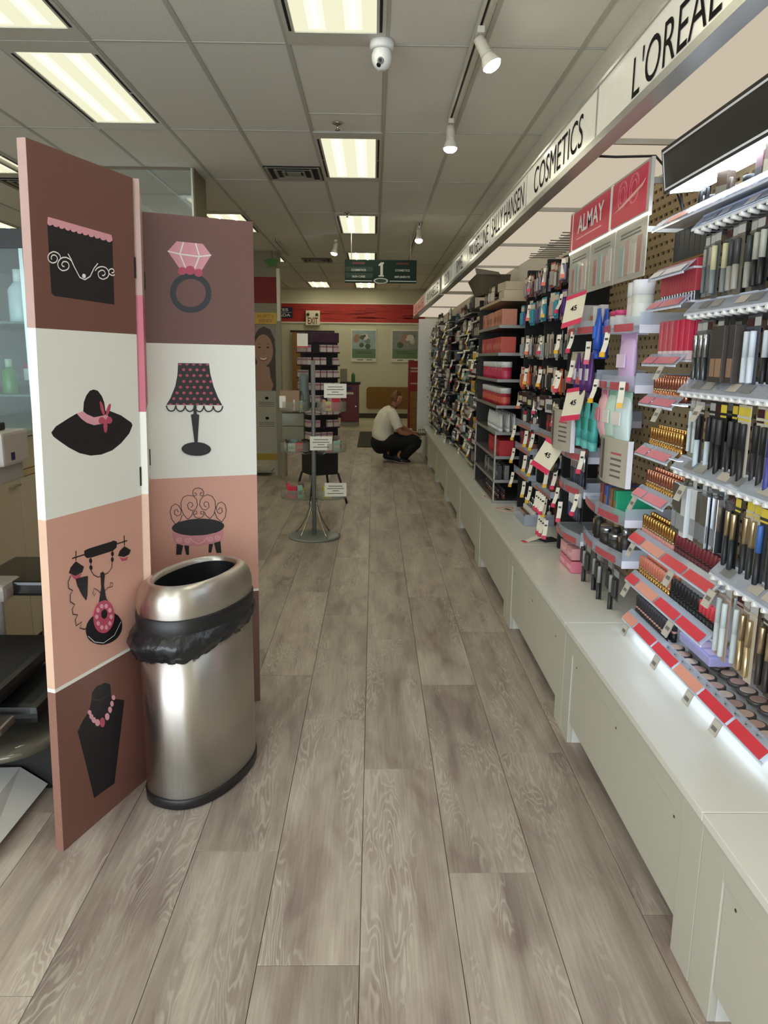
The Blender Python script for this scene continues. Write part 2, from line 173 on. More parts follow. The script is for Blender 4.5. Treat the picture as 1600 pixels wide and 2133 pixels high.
DECALS=[[1,'printed_hat_brim','K',0,[(35,1220),(53,1235),(102,1253),(135,1264),(176,1265),(221,1265),(273,1264),(327,1247),(376,1222),(381,1213),(364,1190),(323,1164),(281,1147),(231,1140),(185,1142),(140,1154),(98,1174),(65,1194),(42,1209)]],[1,'printed_hat_crown','K',0,[(161,1263),(166,1293),(178,1312),(193,1324),(209,1327),(226,1323),(243,1307),(252,1289),(257,1257),(244,1245),(213,1244),(182,1249)]],[1,'printed_hat_band','P',0,[(135,1264),(161,1269),(175,1260),(205,1249),(252,1252),(265,1257),(268,1243),(235,1228),(204,1227),(174,1236),(152,1249)]],[1,'printed_flower_petal','D',0,[(249,1273),(252,1262),(252,1254),(249,1251),(245,1254),(240,1261),(235,1272),(233,1283),(232,1291),(235,1294),(239,1291),(245,1284)]],[1,'printed_flower_petal','D',0,[(276,1265),(270,1257),(265,1251),(260,1250),(258,1253),(259,1260),(262,1269),(268,1277),(274,1283),(279,1284),(281,1281),(280,1274)]],[1,'printed_flower_petal','D',0,[(252,1234),(247,1230),(241,1228),(233,1228),(227,1231),(224,1236),(225,1241),(229,1246),(236,1248),(243,1247),(249,1244),(253,1239)]],[1,'printed_flower_petal','D',0,[(285,1235),(283,1230),(278,1227),(271,1226),(264,1228),(259,1232),(257,1237),(259,1242),(265,1246),(272,1247),(278,1245),(283,1241)]],[1,'printed_flower_petal','D',0,[(262,1220),(260,1210),(257,1203),(253,1201),(249,1204),(246,1212),(245,1222),(247,1231),(250,1238),(254,1241),(258,1238),(261,1230)]],[3,'printed_lamp_shade','K',0,[(159,1397),(272,1397),(276,1359),(287,1312),(302,1272),(318,1241),(111,1244),(126,1267),(146,1313),(155,1353)]],[3,'printed_dot','D',0,[(172,1392),(171,1390),(168,1389),(164,1389),(161,1390),(160,1392),(161,1394),(164,1395),(168,1395),(171,1394)]],[3,'printed_dot','D',0,[(197,1392),(195,1390),(192,1389),(189,1389),(186,1390),(185,1392),(186,1394),(189,1395),(193,1395),(196,1394)]],[3,'printed_dot','D',0,[(221,1392),(220,1390),(217,1389),(213,1389),(210,1390),(209,1392),(211,1394),(214,1395),(217,1395),(220,1394)]],[3,'printed_dot','D',0,[(246,1392),(245,1390),(242,1389),(238,1389),(235,1390),(234,1392),(235,1394),(239,1396),(242,1396),(245,1394)]],[3,'printed_dot','D',0,[(272,1393),(270,1391),(267,1389),(264,1389),(260,1391),(259,1393),(261,1394),(264,1396),(267,1396),(270,1395)]],[3,'printed_dot','D',0,[(184,1373),(182,1370),(179,1368),(176,1368),(173,1370),(172,1373),(173,1376),(176,1378),(180,1378),(182,1376)]],[3,'printed_dot','D',0,[(208,1373),(207,1370),(204,1368),(200,1368),(197,1370),(196,1373),(197,1376),(201,1378),(204,1378),(207,1376)]],[3,'printed_dot','D',0,[(233,1373),(232,1370),(229,1368),(225,1368),(222,1370),(221,1373),(222,1376),(225,1378),(229,1378),(232,1376)]],[3,'printed_dot','D',0,[(258,1373),(257,1370),(254,1368),(250,1368),(247,1370),(246,1373),(247,1376),(250,1378),(254,1378),(257,1376)]],[3,'printed_dot','D',0,[(171,1352),(170,1349),(167,1347),(163,1347),(160,1349),(159,1352),(160,1355),(163,1357),(167,1357),(170,1355)]],[3,'printed_dot','D',0,[(196,1352),(195,1349),(191,1347),(188,1347),(185,1349),(184,1352),(185,1355),(188,1357),(192,1357),(195,1355)]],[3,'printed_dot','D',0,[(221,1352),(219,1349),(216,1347),(213,1347),(210,1349),(209,1352),(210,1355),(213,1357),(217,1357),(220,1355)]],[3,'printed_dot','D',0,[(246,1352),(244,1349),(241,1347),(238,1347),(235,1349),(233,1352),(235,1355),(238,1357),(242,1357),(245,1355)]],[3,'printed_dot','D',0,[(271,1352),(270,1349),(267,1347),(263,1347),(260,1349),(259,1352),(260,1355),(263,1357),(267,1357),(270,1355)]],[3,'printed_dot','D',0,[(183,1330),(181,1327),(178,1325),(175,1325),(172,1327),(171,1330),(172,1333),(175,1335),(179,1335),(182,1333)]],[3,'printed_dot','D',0,[(207,1330),(206,1327),(203,1325),(199,1325),(196,1327),(195,1330),(197,1333),(200,1335),(203,1335),(206,1333)]],[3,'printed_dot','D',0,[(232,1330),(231,1327),(228,1325),(224,1325),(221,1327),(220,1330),(221,1333),(224,1335),(228,1335),(231,1333)]],[3,'printed_dot','D',0,[(258,1330),(256,1327),(253,1325),(249,1325),(246,1327),(245,1330),(246,1333),(250,1335),(253,1335),(256,1333)]],[3,'printed_dot','D',0,[(283,1330),(282,1327),(279,1325),(275,1325),(272,1327),(271,1330),(272,1333),(275,1335),(279,1335),(282,1333)]],[3,'printed_dot','D',0,[(170,1309),(169,1306),(166,1304),(162,1304),(159,1306),(158,1309),(159,1312),(162,1314),(166,1314),(169,1312)]],[3,'printed_dot','D',0,[(195,1309),(194,1306),(191,1304),(187,1304),(184,1306),(183,1309),(184,1312),(187,1314),(191,1314),(194,1312)]],[3,'printed_dot','D',0,[(220,1309),(219,1306),(215,1304),(212,1304),(209,1306),(208,1309),(209,1312),(212,1314),(216,1314),(219,1312)]],[3,'printed_dot','D',0,[(245,1309),(244,1305),(241,1303),(237,1303),(234,1305),(233,1309),(234,1312),(237,1314),(241,1314),(244,1312)]],[3,'printed_dot','D',0,[(270,1308),(269,1305),(266,1303),(262,1303),(259,1305),(258,1308),(259,1312),(262,1313),(266,1313),(269,1311)]],[3,'printed_dot','D',0,[(157,1288),(156,1285),(153,1283),(149,1283),(146,1285),(145,1288),(146,1291),(149,1293),(153,1293),(156,1291)]],[3,'printed_dot','D',0,[(182,1288),(180,1285),(177,1283),(174,1283),(171,1285),(170,1288),(171,1291),(174,1293),(178,1293),(181,1291)]],[3,'printed_dot','D',0,[(206,1287),(205,1284),(202,1282),(198,1282),(195,1284),(194,1288),(196,1291),(199,1293),(202,1293),(205,1291)]],[3,'printed_dot','D',0,[(232,1287),(230,1284),(227,1282),(223,1282),(220,1284),(219,1287),(221,1290),(224,1292),(227,1292),(230,1290)]],[3,'printed_dot','D',0,[(257,1287),(256,1284),(252,1282),(249,1282),(246,1284),(244,1287),(246,1290),(249,1292),(253,1292),(256,1290)]],[3,'printed_dot','D',0,[(282,1287),(281,1283),(278,1282),(274,1282),(271,1284),(270,1287),(271,1290),(274,1292),(278,1292),(281,1290)]],[3,'printed_dot','D',0,[(144,1267),(143,1264),(140,1262),(137,1262),(134,1264),(133,1267),(134,1270),(137,1272),(140,1272),(143,1270)]],[3,'printed_dot','D',0,[(169,1267),(168,1263),(165,1262),(161,1262),(158,1264),(157,1267),(158,1270),(161,1272),(165,1272),(168,1270)]],[3,'printed_dot','D',0,[(194,1266),(193,1263),(190,1261),(186,1261),(183,1263),(182,1266),(183,1269),(186,1271),(190,1271),(193,1269)]],[3,'printed_dot','D',0,[(219,1266),(218,1263),(215,1261),(211,1261),(208,1263),(207,1266),(208,1269),(211,1271),(215,1271),(218,1269)]],[3,'printed_dot','D',0,[(244,1266),(243,1262),(240,1260),(236,1260),(233,1262),(232,1266),(233,1269),(236,1271),(240,1271),(243,1269)]],[3,'printed_dot','D',0,[(269,1265),(268,1262),(265,1260),(261,1260),(258,1262),(257,1265),(258,1268),(261,1270),(265,1270),(268,1268)]],[3,'printed_dot','D',0,[(295,1265),(294,1262),(291,1260),(287,1260),(284,1262),(283,1265),(284,1268),(287,1270),(291,1270),(294,1268)]],[3,'printed_dot','D',0,[(131,1247),(130,1245),(127,1244),(124,1244),(121,1245),(119,1247),(121,1249),(124,1250),(127,1250),(130,1249)]],[3,'printed_dot','D',0,[(156,1247),(155,1245),(152,1244),(148,1244),(145,1245),(144,1247),(145,1249),(148,1250),(152,1250),(155,1249)]],[3,'printed_dot','D',0,[(181,1246),(179,1244),(176,1243),(173,1243),(170,1245),(169,1247),(170,1248),(173,1250),(177,1250),(180,1248)]],[3,'printed_dot','D',0,[(206,1246),(204,1244),(201,1243),(198,1243),(195,1244),(193,1246),(195,1248),(198,1249),(201,1249),(204,1248)]],[3,'printed_dot','D',0,[(231,1245),(229,1244),(226,1242),(223,1242),(220,1244),(218,1246),(220,1248),(223,1249),(227,1249),(230,1247)]],[3,'printed_dot','D',0,[(256,1245),(255,1243),(252,1242),(248,1242),(245,1243),(244,1245),(245,1247),(248,1248),(252,1248),(255,1247)]],[3,'printed_dot','D',0,[(282,1245),(280,1243),(277,1241),(273,1242),(270,1243),(269,1245),(270,1247),(273,1248),(277,1248),(280,1247)]],[3,'printed_dot','D',0,[(307,1244),(306,1242),(303,1241),(299,1241),(296,1242),(295,1244),(296,1246),(299,1248),(303,1248),(306,1246)]],[3,'printed_scallop','K',4.7,[(111,1242),(111,1236),(114,1230),(117,1225),(122,1222),(127,1221),(132,1222),(137,1224),(140,1229),(143,1235),(144,1242)]],[3,'printed_scallop','K',4.7,[(144,1242),(145,1235),(147,1229),(151,1224),(155,1221),(161,1220),(166,1221),(171,1224),(174,1228),(177,1234),(178,1241)]],[3,'printed_scallop','K',4.7,[(179,1241),(179,1234),(181,1228),(185,1224),(190,1220),(195,1219),(200,1220),(205,1223),(209,1228),(211,1234),(212,1240)]],[3,'printed_scallop','K',4.7,[(213,1240),(214,1234),(216,1228),(220,1223),(224,1220),(229,1218),(235,1219),(240,1222),(243,1227),(246,1233),(247,1240)]],[3,'printed_scallop','K',4.8,[(248,1240),(248,1233),(251,1227),(254,1222),(259,1219),(264,1218),(270,1219),(275,1222),(279,1226),(281,1232),(282,1239)]],[3,'printed_scallop','K',4.8,[(283,1239),(284,1232),(286,1226),(290,1221),(295,1218),(300,1217),(305,1218),(310,1221),(314,1226),(317,1232),(318,1239)]],[3,'printed_lamp_stem','K',0,[(210,1242),(220,1242),(220,1209),(229,1206),(220,1103),(209,1103),(199,1207),(209,1209)]],[3,'printed_lamp_base','K',0,[(270,1074),(267,1066),(259,1059),(246,1054),(231,1051),(214,1051),(197,1053),(182,1057),(170,1063),(162,1071),(160,1079),(163,1087),(171,1094),(183,1099),(198,1102),(215,1103),(232,1101),(247,1097),(259,1090),(267,1083)]],[3,'printed_ring_band','K2',20.8,[(278,1652),(277,1641),(274,1631),(269,1621),(262,1612),(254,1604),(245,1598),(234,1593),(223,1590),(212,1589),(201,1589),(190,1591),(180,1595),(171,1601),(164,1608),(157,1616),(153,1626),(150,1636),(150,1646),(151,1656),(154,1666),(159,1676),(165,1685),(173,1692),(183,1699),(193,1704),(204,1707),(215,1709),(226,1708),(237,1706),(247,1702),(256,1697),(264,1690),(270,1682),(275,1672),(277,1662),(278,1652)]],[3,'printed_gem','P',0,[(169,1825),(262,1823),(291,1786),(255,1730),(175,1734),(137,1789)]],[3,'printed_gem_line','W',4.7,[(137,1789),(180,1782),(246,1778),(291,1786)]],[3,'printed_gem_line','W',4.6,[(193,1824),(179,1782),(198,1735)]],[3,'printed_gem_line','W',4.7,[(236,1823),(248,1779),(229,1734)]],[3,'printed_ring_setting','D',0,[(201,1725),(200,1719),(196,1715),(191,1711),(185,1710),(179,1711),(174,1713),(171,1718),(170,1723),(171,1729),(175,1733),(180,1737),(186,1738),(192,1737),(197,1735),(200,1730)]],[3,'printed_ring_setting','D',0,[(231,1729),(229,1723),(225,1717),(220,1713),(213,1712),(206,1713),(201,1716),(197,1721),(196,1727),(197,1733),(201,1739),(207,1742),(214,1744),(220,1743),(226,1740),(230,1735)]],[3,'printed_ring_setting','D',0,[(259,1722),(257,1717),(254,1712),(249,1708),(243,1707),(237,1708),(232,1711),(229,1715),(227,1720),(229,1726),(232,1731),(237,1734),(243,1735),(249,1735),(254,1732),(257,1727)]],[1,'printed_pouch','K',0,[(58,1749),(313,1743),(313,1566),(71,1570),(61,1576)]],[1,'printed_pouch_trim','P',0,[(62,1761),(310,1756),(313,1741),(58,1745)]],[1,'printed_pouch_scallop','P',0,[(79,1750),(77,1746),(73,1743),(68,1741),(63,1741),(59,1743),(58,1746),(59,1750),(63,1753),(69,1755),(74,1755),(78,1753)]],[1,'printed_pouch_scallop','P',0,[(100,1749),(99,1746),(94,1742),(89,1741),(83,1741),(80,1743),(78,1746),(80,1750),(84,1753),(90,1755),(95,1755),(99,1753)]],[1,'printed_pouch_scallop','P',0,[(122,1749),(120,1745),(116,1742),(110,1740),(105,1740),(101,1742),(100,1745),(101,1749),(105,1752),(111,1754),(117,1754),(121,1752)]],[1,'printed_pouch_scallop','P',0,[(144,1748),(142,1745),(138,1741),(132,1739),(126,1740),(122,1742),(121,1745),(123,1749),(127,1752),(133,1754),(139,1754),(143,1752)]],[1,'printed_pouch_scallop','P',0,[(166,1748),(165,1744),(160,1741),(154,1739),(149,1739),(144,1741),(143,1744),(145,1748),(149,1752),(155,1754),(161,1753),(165,1751)]],[1,'printed_pouch_scallop','P',0,[(189,1748),(188,1744),(183,1740),(177,1738),(171,1738),(167,1740),(166,1744),(167,1748),(172,1751),(178,1753),(184,1753),(188,1751)]],[1,'printed_pouch_scallop','P',0,[(213,1747),(211,1743),(206,1740),(200,1738),(194,1738),(190,1740),(189,1743),(190,1747),(195,1751),(201,1753),(207,1753),(211,1751)]],[1,'printed_pouch_scallop','P',0,[(237,1747),(235,1743),(230,1739),(224,1737),(218,1737),(214,1739),(212,1743),(214,1747),(219,1750),(225,1752),(231,1752),(235,1750)]],[1,'printed_pouch_scallop','P',0,[(262,1746),(260,1742),(255,1739),(248,1737),(242,1737),(238,1739),(236,1742),(238,1746),(243,1750),(249,1752),(255,1752),(260,1750)]],[1,'printed_pouch_scallop','P',0,[(287,1746),(285,1741),(280,1738),(273,1736),(267,1736),(262,1738),(261,1742),(263,1746),(267,1749),(274,1751),(280,1751),(285,1749)]],[1,'printed_pouch_scallop','P',0,[(312,1745),(310,1741),(305,1737),(299,1735),(292,1735),(287,1738),(286,1741),(288,1745),(293,1749),(299,1751),(306,1751),(311,1749)]],[1,'printed_swirl','W',3.0,[(66,1659),(64,1661),(64,1663),(64,1665),(66,1667),(69,1670),(74,1671),(78,1671),(82,1670),(85,1667),(86,1664),(85,1660),(82,1656),(77,1653),(70,1651),(64,1651),(58,1653),(54,1656),(52,1661),(53,1666),(58,1672),(65,1676),(73,1679),(82,1679),(90,1677),(96,1673),(98,1666)]],[1,'printed_swirl','W',3.1,[(111,1647),(108,1647),(105,1647),(103,1648),(101,1650),(102,1653),(104,1656),(108,1659),(114,1660),(120,1660),(125,1658),(128,1654),(128,1649),(125,1644),(119,1640),(110,1637),(101,1636),(93,1639),(88,1643),(86,1650),(89,1657),(96,1664),(106,1669),(119,1671),(130,1669),(139,1664),(144,1656)]],[1,'printed_swirl_link','W',3.2,[(126,1681),(136,1670),(147,1652),(168,1626),(188,1622),(210,1633),(227,1656),(244,1671)]],[1,'printed_swirl','W',3.2,[(260,1642),(263,1641),(266,1641),(270,1643),(273,1645),(274,1648),(273,1651),(270,1654),(265,1655),(258,1655),(252,1652),(246,1649),(243,1644),(244,1639),(248,1634),(255,1632),(264,1631),(274,1634),(283,1638),(289,1645),(290,1652),(286,1659),(277,1664),(265,1665),(252,1663),(240,1658),(231,1650)]],[1,'printed_swirl','W',3.3,[(302,1653),(304,1653),(306,1653),(309,1654),(311,1655),(313,1657),(313,1660),(311,1662),(309,1663),(305,1664),(300,1663),(295,1661),(292,1659),(290,1655),(289,1652),(292,1649),(296,1647),(302,1646),(309,1646),(316,1649)]],[1,'printed_swirl_bead','W',0,[(192,1632),(191,1628),(188,1626),(184,1626),(181,1628),(180,1631),(181,1634),(184,1637),(188,1637),(191,1635)]],[1,'printed_phone_rod','K',4.0,[(90,863),(338,859)]],[1,'printed_phone_handle','K',0,[(141,873),(156,875),(172,875),(261,873),(273,874),(288,867),(285,849),(268,843),(170,846),(151,849),(142,858)]],[1,'printed_phone_tick','K',3.6,[(107,881),(105,853)]],[1,'printed_phone_tick','K',4.0,[(323,879),(323,846)]],[1,'printed_phone_cup','K',0,[(75,825),(83,839),(105,851),(137,827),(129,813),(100,810)]],[1,'printed_phone_cup_rim','D',0,[(82,819),(100,809),(126,811),(118,800),(96,801)]],[1,'printed_phone_cup','K',0,[(291,821),(300,835),(323,844),(354,825),(344,813),(319,811)]],[1,'printed_phone_cup_rim','D',0,[(297,815),(319,806),(338,807),(332,797),(310,800)]],[1,'printed_phone_cradle','K',2.8,[(166,846),(165,809),(176,792),(195,780),(215,780),(240,781),(259,792),(265,844)]],[1,'printed_phone_bead','K',0,[(172,836),(171,832),(168,830),(164,831),(161,834),(160,839),(161,843),(164,845),(168,844),(171,840)]],[1,'printed_phone_bead','K',0,[(172,815),(171,811),(167,809),(164,810),(161,814),(160,818),(161,823),(164,824),(168,823),(171,820)]],[1,'printed_phone_bead','K',0,[(270,833),(269,829),(266,827),(262,828),(259,832),(258,836),(260,840),(263,842),(266,841),(269,838)]],[1,'printed_phone_bead','K',0,[(268,815),(267,811),(264,809),(261,810),(258,813),(257,818),(258,822),(261,824),(265,823),(268,820)]],[1,'printed_phone_stem','K',0,[(207,789),(217,791),(225,781),(219,747),(227,705),(240,686),(195,701),(208,744)]],[1,'printed_phone_curl','K',2.3,[(221,729),(238,736),(257,733),(260,743),(249,748),(247,739)]],[1,'printed_phone_curl','K',2.2,[(209,722),(189,742),(174,752),(168,739),(174,729),(181,736)]],[1,'printed_phone_horn','K',0,[(101,801),(150,796),(145,741),(139,726),(123,748),(106,780)]],[1,'printed_phone_cord','K',3.2,[(79,816),(68,801),(69,782),(85,771),(74,763),(73,742),(90,728),(79,718),(81,702),(100,694),(89,683),(92,664),(117,668),(107,652),(125,642),(149,641)]],[1,'printed_phone_base','K',0,[(288,621),(295,608),(297,596),(295,584),(289,574),(278,566),(265,561),(248,559),(231,560),(212,563),(194,569),(177,577),(162,587),(149,598),(140,610),(135,623),(133,634),(135,645),(140,654),(150,662),(162,667),(177,670),(194,670),(212,668),(230,662),(248,655),(264,645),(278,634)]],[1,'printed_phone_line','W',1.7,[(139,616),(166,588),(206,570),(257,576),(291,609)]],[1,'printed_phone_dial','D',0,[(260,632),(256,620),(248,610),(239,603),(227,599),(215,599),(202,603),(190,610),(180,619),(172,631),(167,644),(165,657),(166,670),(170,682),(177,692),(186,699),(197,703),(209,703),(222,701),(234,694),(244,685),(253,673),(258,660),(261,646)]],[1,'printed_dial_hole','P',0,[(253,638),(251,634),(247,633),(242,634),(239,638),(237,643),(239,647),(243,648),(248,647),(251,643)]],[1,'printed_dial_hole','P',0,[(245,619),(244,616),(240,614),(235,616),(231,620),(230,625),(232,628),(236,630),(240,628),(244,624)]],[1,'printed_dial_hole','P',0,[(228,612),(226,608),(223,607),(218,609),(214,613),(213,617),(215,621),(219,623),(223,621),(227,617)]],[1,'printed_dial_hole','P',0,[(208,619),(206,616),(202,614),(198,616),(194,620),(193,624),(195,628),(198,630),(203,628),(207,624)]],[1,'printed_dial_hole','P',0,[(192,638),(191,634),(187,632),(182,634),(179,638),(178,642),(179,646),(183,648),(187,646),(191,642)]],[1,'printed_dial_hole','P',0,[(187,660),(185,656),(182,655),(177,656),(174,660),(173,665),(174,668),(178,670),(182,668),(186,665)]],[1,'printed_dial_hole','P',0,[(194,678),(192,674),(189,673),(184,674),(181,678),(180,683),(181,687),(185,688),(189,687),(193,683)]],[1,'printed_dial_hole','P',0,[(211,686),(209,682),(205,680),(201,682),(197,685),(196,690),(198,694),(201,695),(206,694),(209,690)]],[1,'printed_dial_hole','P',0,[(231,679),(229,675),(225,674),(221,675),(217,679),(216,684),(218,688),(221,689),(226,688),(230,684)]],[1,'printed_dial_hole','P',0,[(247,661),(245,657),(241,656),(237,657),(233,661),(232,666),(234,670),(237,671),(242,670),(246,666)]],[1,'printed_dial_hub','K',0,[(226,655),(224,650),(220,646),(216,645),(210,646),(206,649),(202,654),(200,659),(200,665),(202,670),(206,673),(211,674),(216,674),(221,671),(224,666),(226,660)]],[1,'printed_bust','K',0,[(145,409),(149,433),(171,444),(208,440),(232,425),(234,393),(236,371),(248,369),(298,342),(235,84),(138,90),(108,223),(80,341),(107,366),(132,380)]],[1,'printed_bust_line','W2',1.8,[(148,411),(181,394),(215,392),(232,399)]],[1,'printed_necklace_bead','P',0,[(142,373),(141,369),(138,368),(134,368),(130,371),(127,376),(126,380),(127,383),(130,385),(134,384),(138,381),(141,377)]],[1,'printed_necklace_bead','P',0,[(149,356),(148,352),(144,350),(140,351),(136,355),(133,359),(132,364),(133,368),(136,369),(141,368),(145,365),(148,361)]],[1,'printed_necklace_bead','P',0,[(160,339),(159,335),(155,333),(150,334),(146,338),(142,343),(141,348),(143,353),(147,354),(151,353),(156,350),(159,345)]],[1,'printed_necklace_bead','P',0,[(177,322),(175,317),(171,315),(166,316),(161,320),(157,326),(156,332),(158,337),(162,340),(167,339),(172,335),(176,329)]],[1,'printed_necklace_bead','D',0,[(200,312),(198,305),(194,301),(188,302),(182,307),(178,315),(177,323),(179,330),(183,334),(189,334),(195,329),(199,321)]],[1,'printed_necklace_bead','P',0,[(222,321),(220,316),(216,313),(211,314),(206,318),(203,324),(202,331),(203,336),(207,338),(212,338),(217,334),(221,327)]],[1,'printed_necklace_bead','P',0,[(235,338),(233,333),(230,331),(226,331),(222,335),(219,340),(218,346),(219,351),(222,353),(227,352),(231,349),(234,344)]],[1,'printed_necklace_bead','P',0,[(244,354),(243,350),(240,348),(236,348),(232,351),(230,356),(229,361),(230,365),(233,368),(237,367),(241,364),(243,359)]],[1,'printed_necklace_bead','P',0,[(252,371),(251,367),(248,366),(245,366),(241,369),(239,373),(238,377),(239,381),(242,383),(245,383),(249,380),(251,376)]],[3,'printed_chair_scroll','K',2.7,[(175,805),(159,824),(151,849),(151,874),(160,893),(177,899),(197,896),(210,882),(213,859),(205,842),(191,838),(179,846),(175,861),(182,872),(192,869),(196,859),(188,851)]],[3,'printed_chair_scroll','K',2.7,[(175,805),(190,819),(195,836)]],[3,'printed_chair_scroll','K',2.7,[(259,802),(275,819),(282,844),(281,872),(270,890),(253,898),(236,892),(224,878),(221,859),(230,842),(244,837),(257,848),(255,866),(245,871),(237,864),(240,853),(247,850)]],[3,'printed_chair_scroll','K',2.8,[(259,802),(244,816),(238,832)]],[3,'printed_chair_scroll','K',2.7,[(128,789),(114,810),(109,838),(115,859),(130,869),(143,860),(151,842),(148,825),(135,821),(125,830),(126,844),(134,848),(140,836)]],[3,'printed_chair_scroll','K',2.7,[(128,789),(146,803),(154,824)]],[3,'printed_chair_scroll','K',2.8,[(305,786),(319,806),(324,833),(318,856),(305,866),(291,860),(284,844),(289,826),(299,819),(308,827),(306,841),(298,844),(293,834)]],[3,'printed_chair_scroll','K',2.8,[(305,786),(286,803),(278,827)]],[3,'printed_chair_scroll','K',2.7,[(202,907),(209,906),(210,898),(203,895),(196,903),(198,917),(207,925),(219,926),(231,921),(238,910),(237,898),(229,893),(224,899),(226,907),(233,906)]],[3,'printed_chair_scroll','K',2.8,[(200,823),(209,825),(209,835),(200,837),(196,826),(202,813),(215,807),(229,810),(237,820),(233,834),(225,833),(223,825),(232,822)]],[3,'printed_chair_skirt','P2',0,[(115,756),(311,753),(310,735),(299,709),(252,700),(212,696),(173,701),(128,712),(117,738)]],[3,'printed_chair_seat','K',0,[(314,770),(312,763),(306,756),(296,750),(282,745),(264,742),(245,739),(224,738),(203,739),(183,740),(164,744),(147,748),(133,754),(122,760),(116,767),(113,774),(115,780),(121,787),(131,793),(145,798),(161,801),(180,804),(200,805),(221,805),(242,803),(261,800),(279,796),(294,790),(305,784),(312,777)]],[3,'printed_skirt_swirl','P3',2.2,[(141,727),(142,726),(141,725),(141,724),(140,724),(138,724),(137,724),(135,726),(135,727),(135,729),(135,731),(137,733),(139,734),(142,734),(144,732),(146,730),(147,727),(147,724),(146,721),(144,719),(140,717),(137,718),(133,719),(130,723),(129,727),(129,731),(130,735)]],[3,'printed_skirt_swirl','P3',2.3,[(167,722),(166,721),(166,720),(167,719),(168,718),(170,718),(171,718),(173,719),(173,721),(174,723),(173,725),(171,727),(169,728),(167,729),(164,728),(162,726),(161,723),(160,720),(162,717),(164,714),(167,712),(171,712),(174,713),(177,715),(179,719),(179,723),(178,728)]],[3,'printed_skirt_swirl','P3',2.3,[(260,720),(261,719),(260,718),(260,718),(258,717),(257,717),(255,718),(254,719),(253,721),(253,723),(254,725),(256,727),(258,727),(261,727),(263,726),(265,724),(267,721),(267,717),(265,714),(263,712),(259,711),(256,711),(252,713),(249,716),(247,720),(247,724),(249,729)]],[3,'printed_skirt_swirl','P3',2.3,[(283,725),(283,724),(283,723),(284,722),(285,721),(286,721),(288,721),(289,722),(290,724),(290,726),(289,728),(288,730),(285,731),(283,731),(280,731),(278,729),(277,726),(277,723),(278,719),(280,717),(284,715),(287,714),(291,715),(294,718),(296,722),(296,726),(295,731)]],[3,'printed_skirt_swirl','P3',2.3,[(178,732),(190,718),(212,705),(232,712),(247,728)]],[3,'printed_chair_leg','K',0,[(129,712),(153,703),(145,667),(126,669)]],[3,'printed_chair_leg','K',0,[(157,703),(175,700),(174,664),(164,665)]],[3,'printed_chair_leg','K',0,[(252,700),(268,700),(260,665),(250,666)]],[3,'printed_chair_leg','K',0,[(272,703),(297,709),(300,661),(281,663)]]]
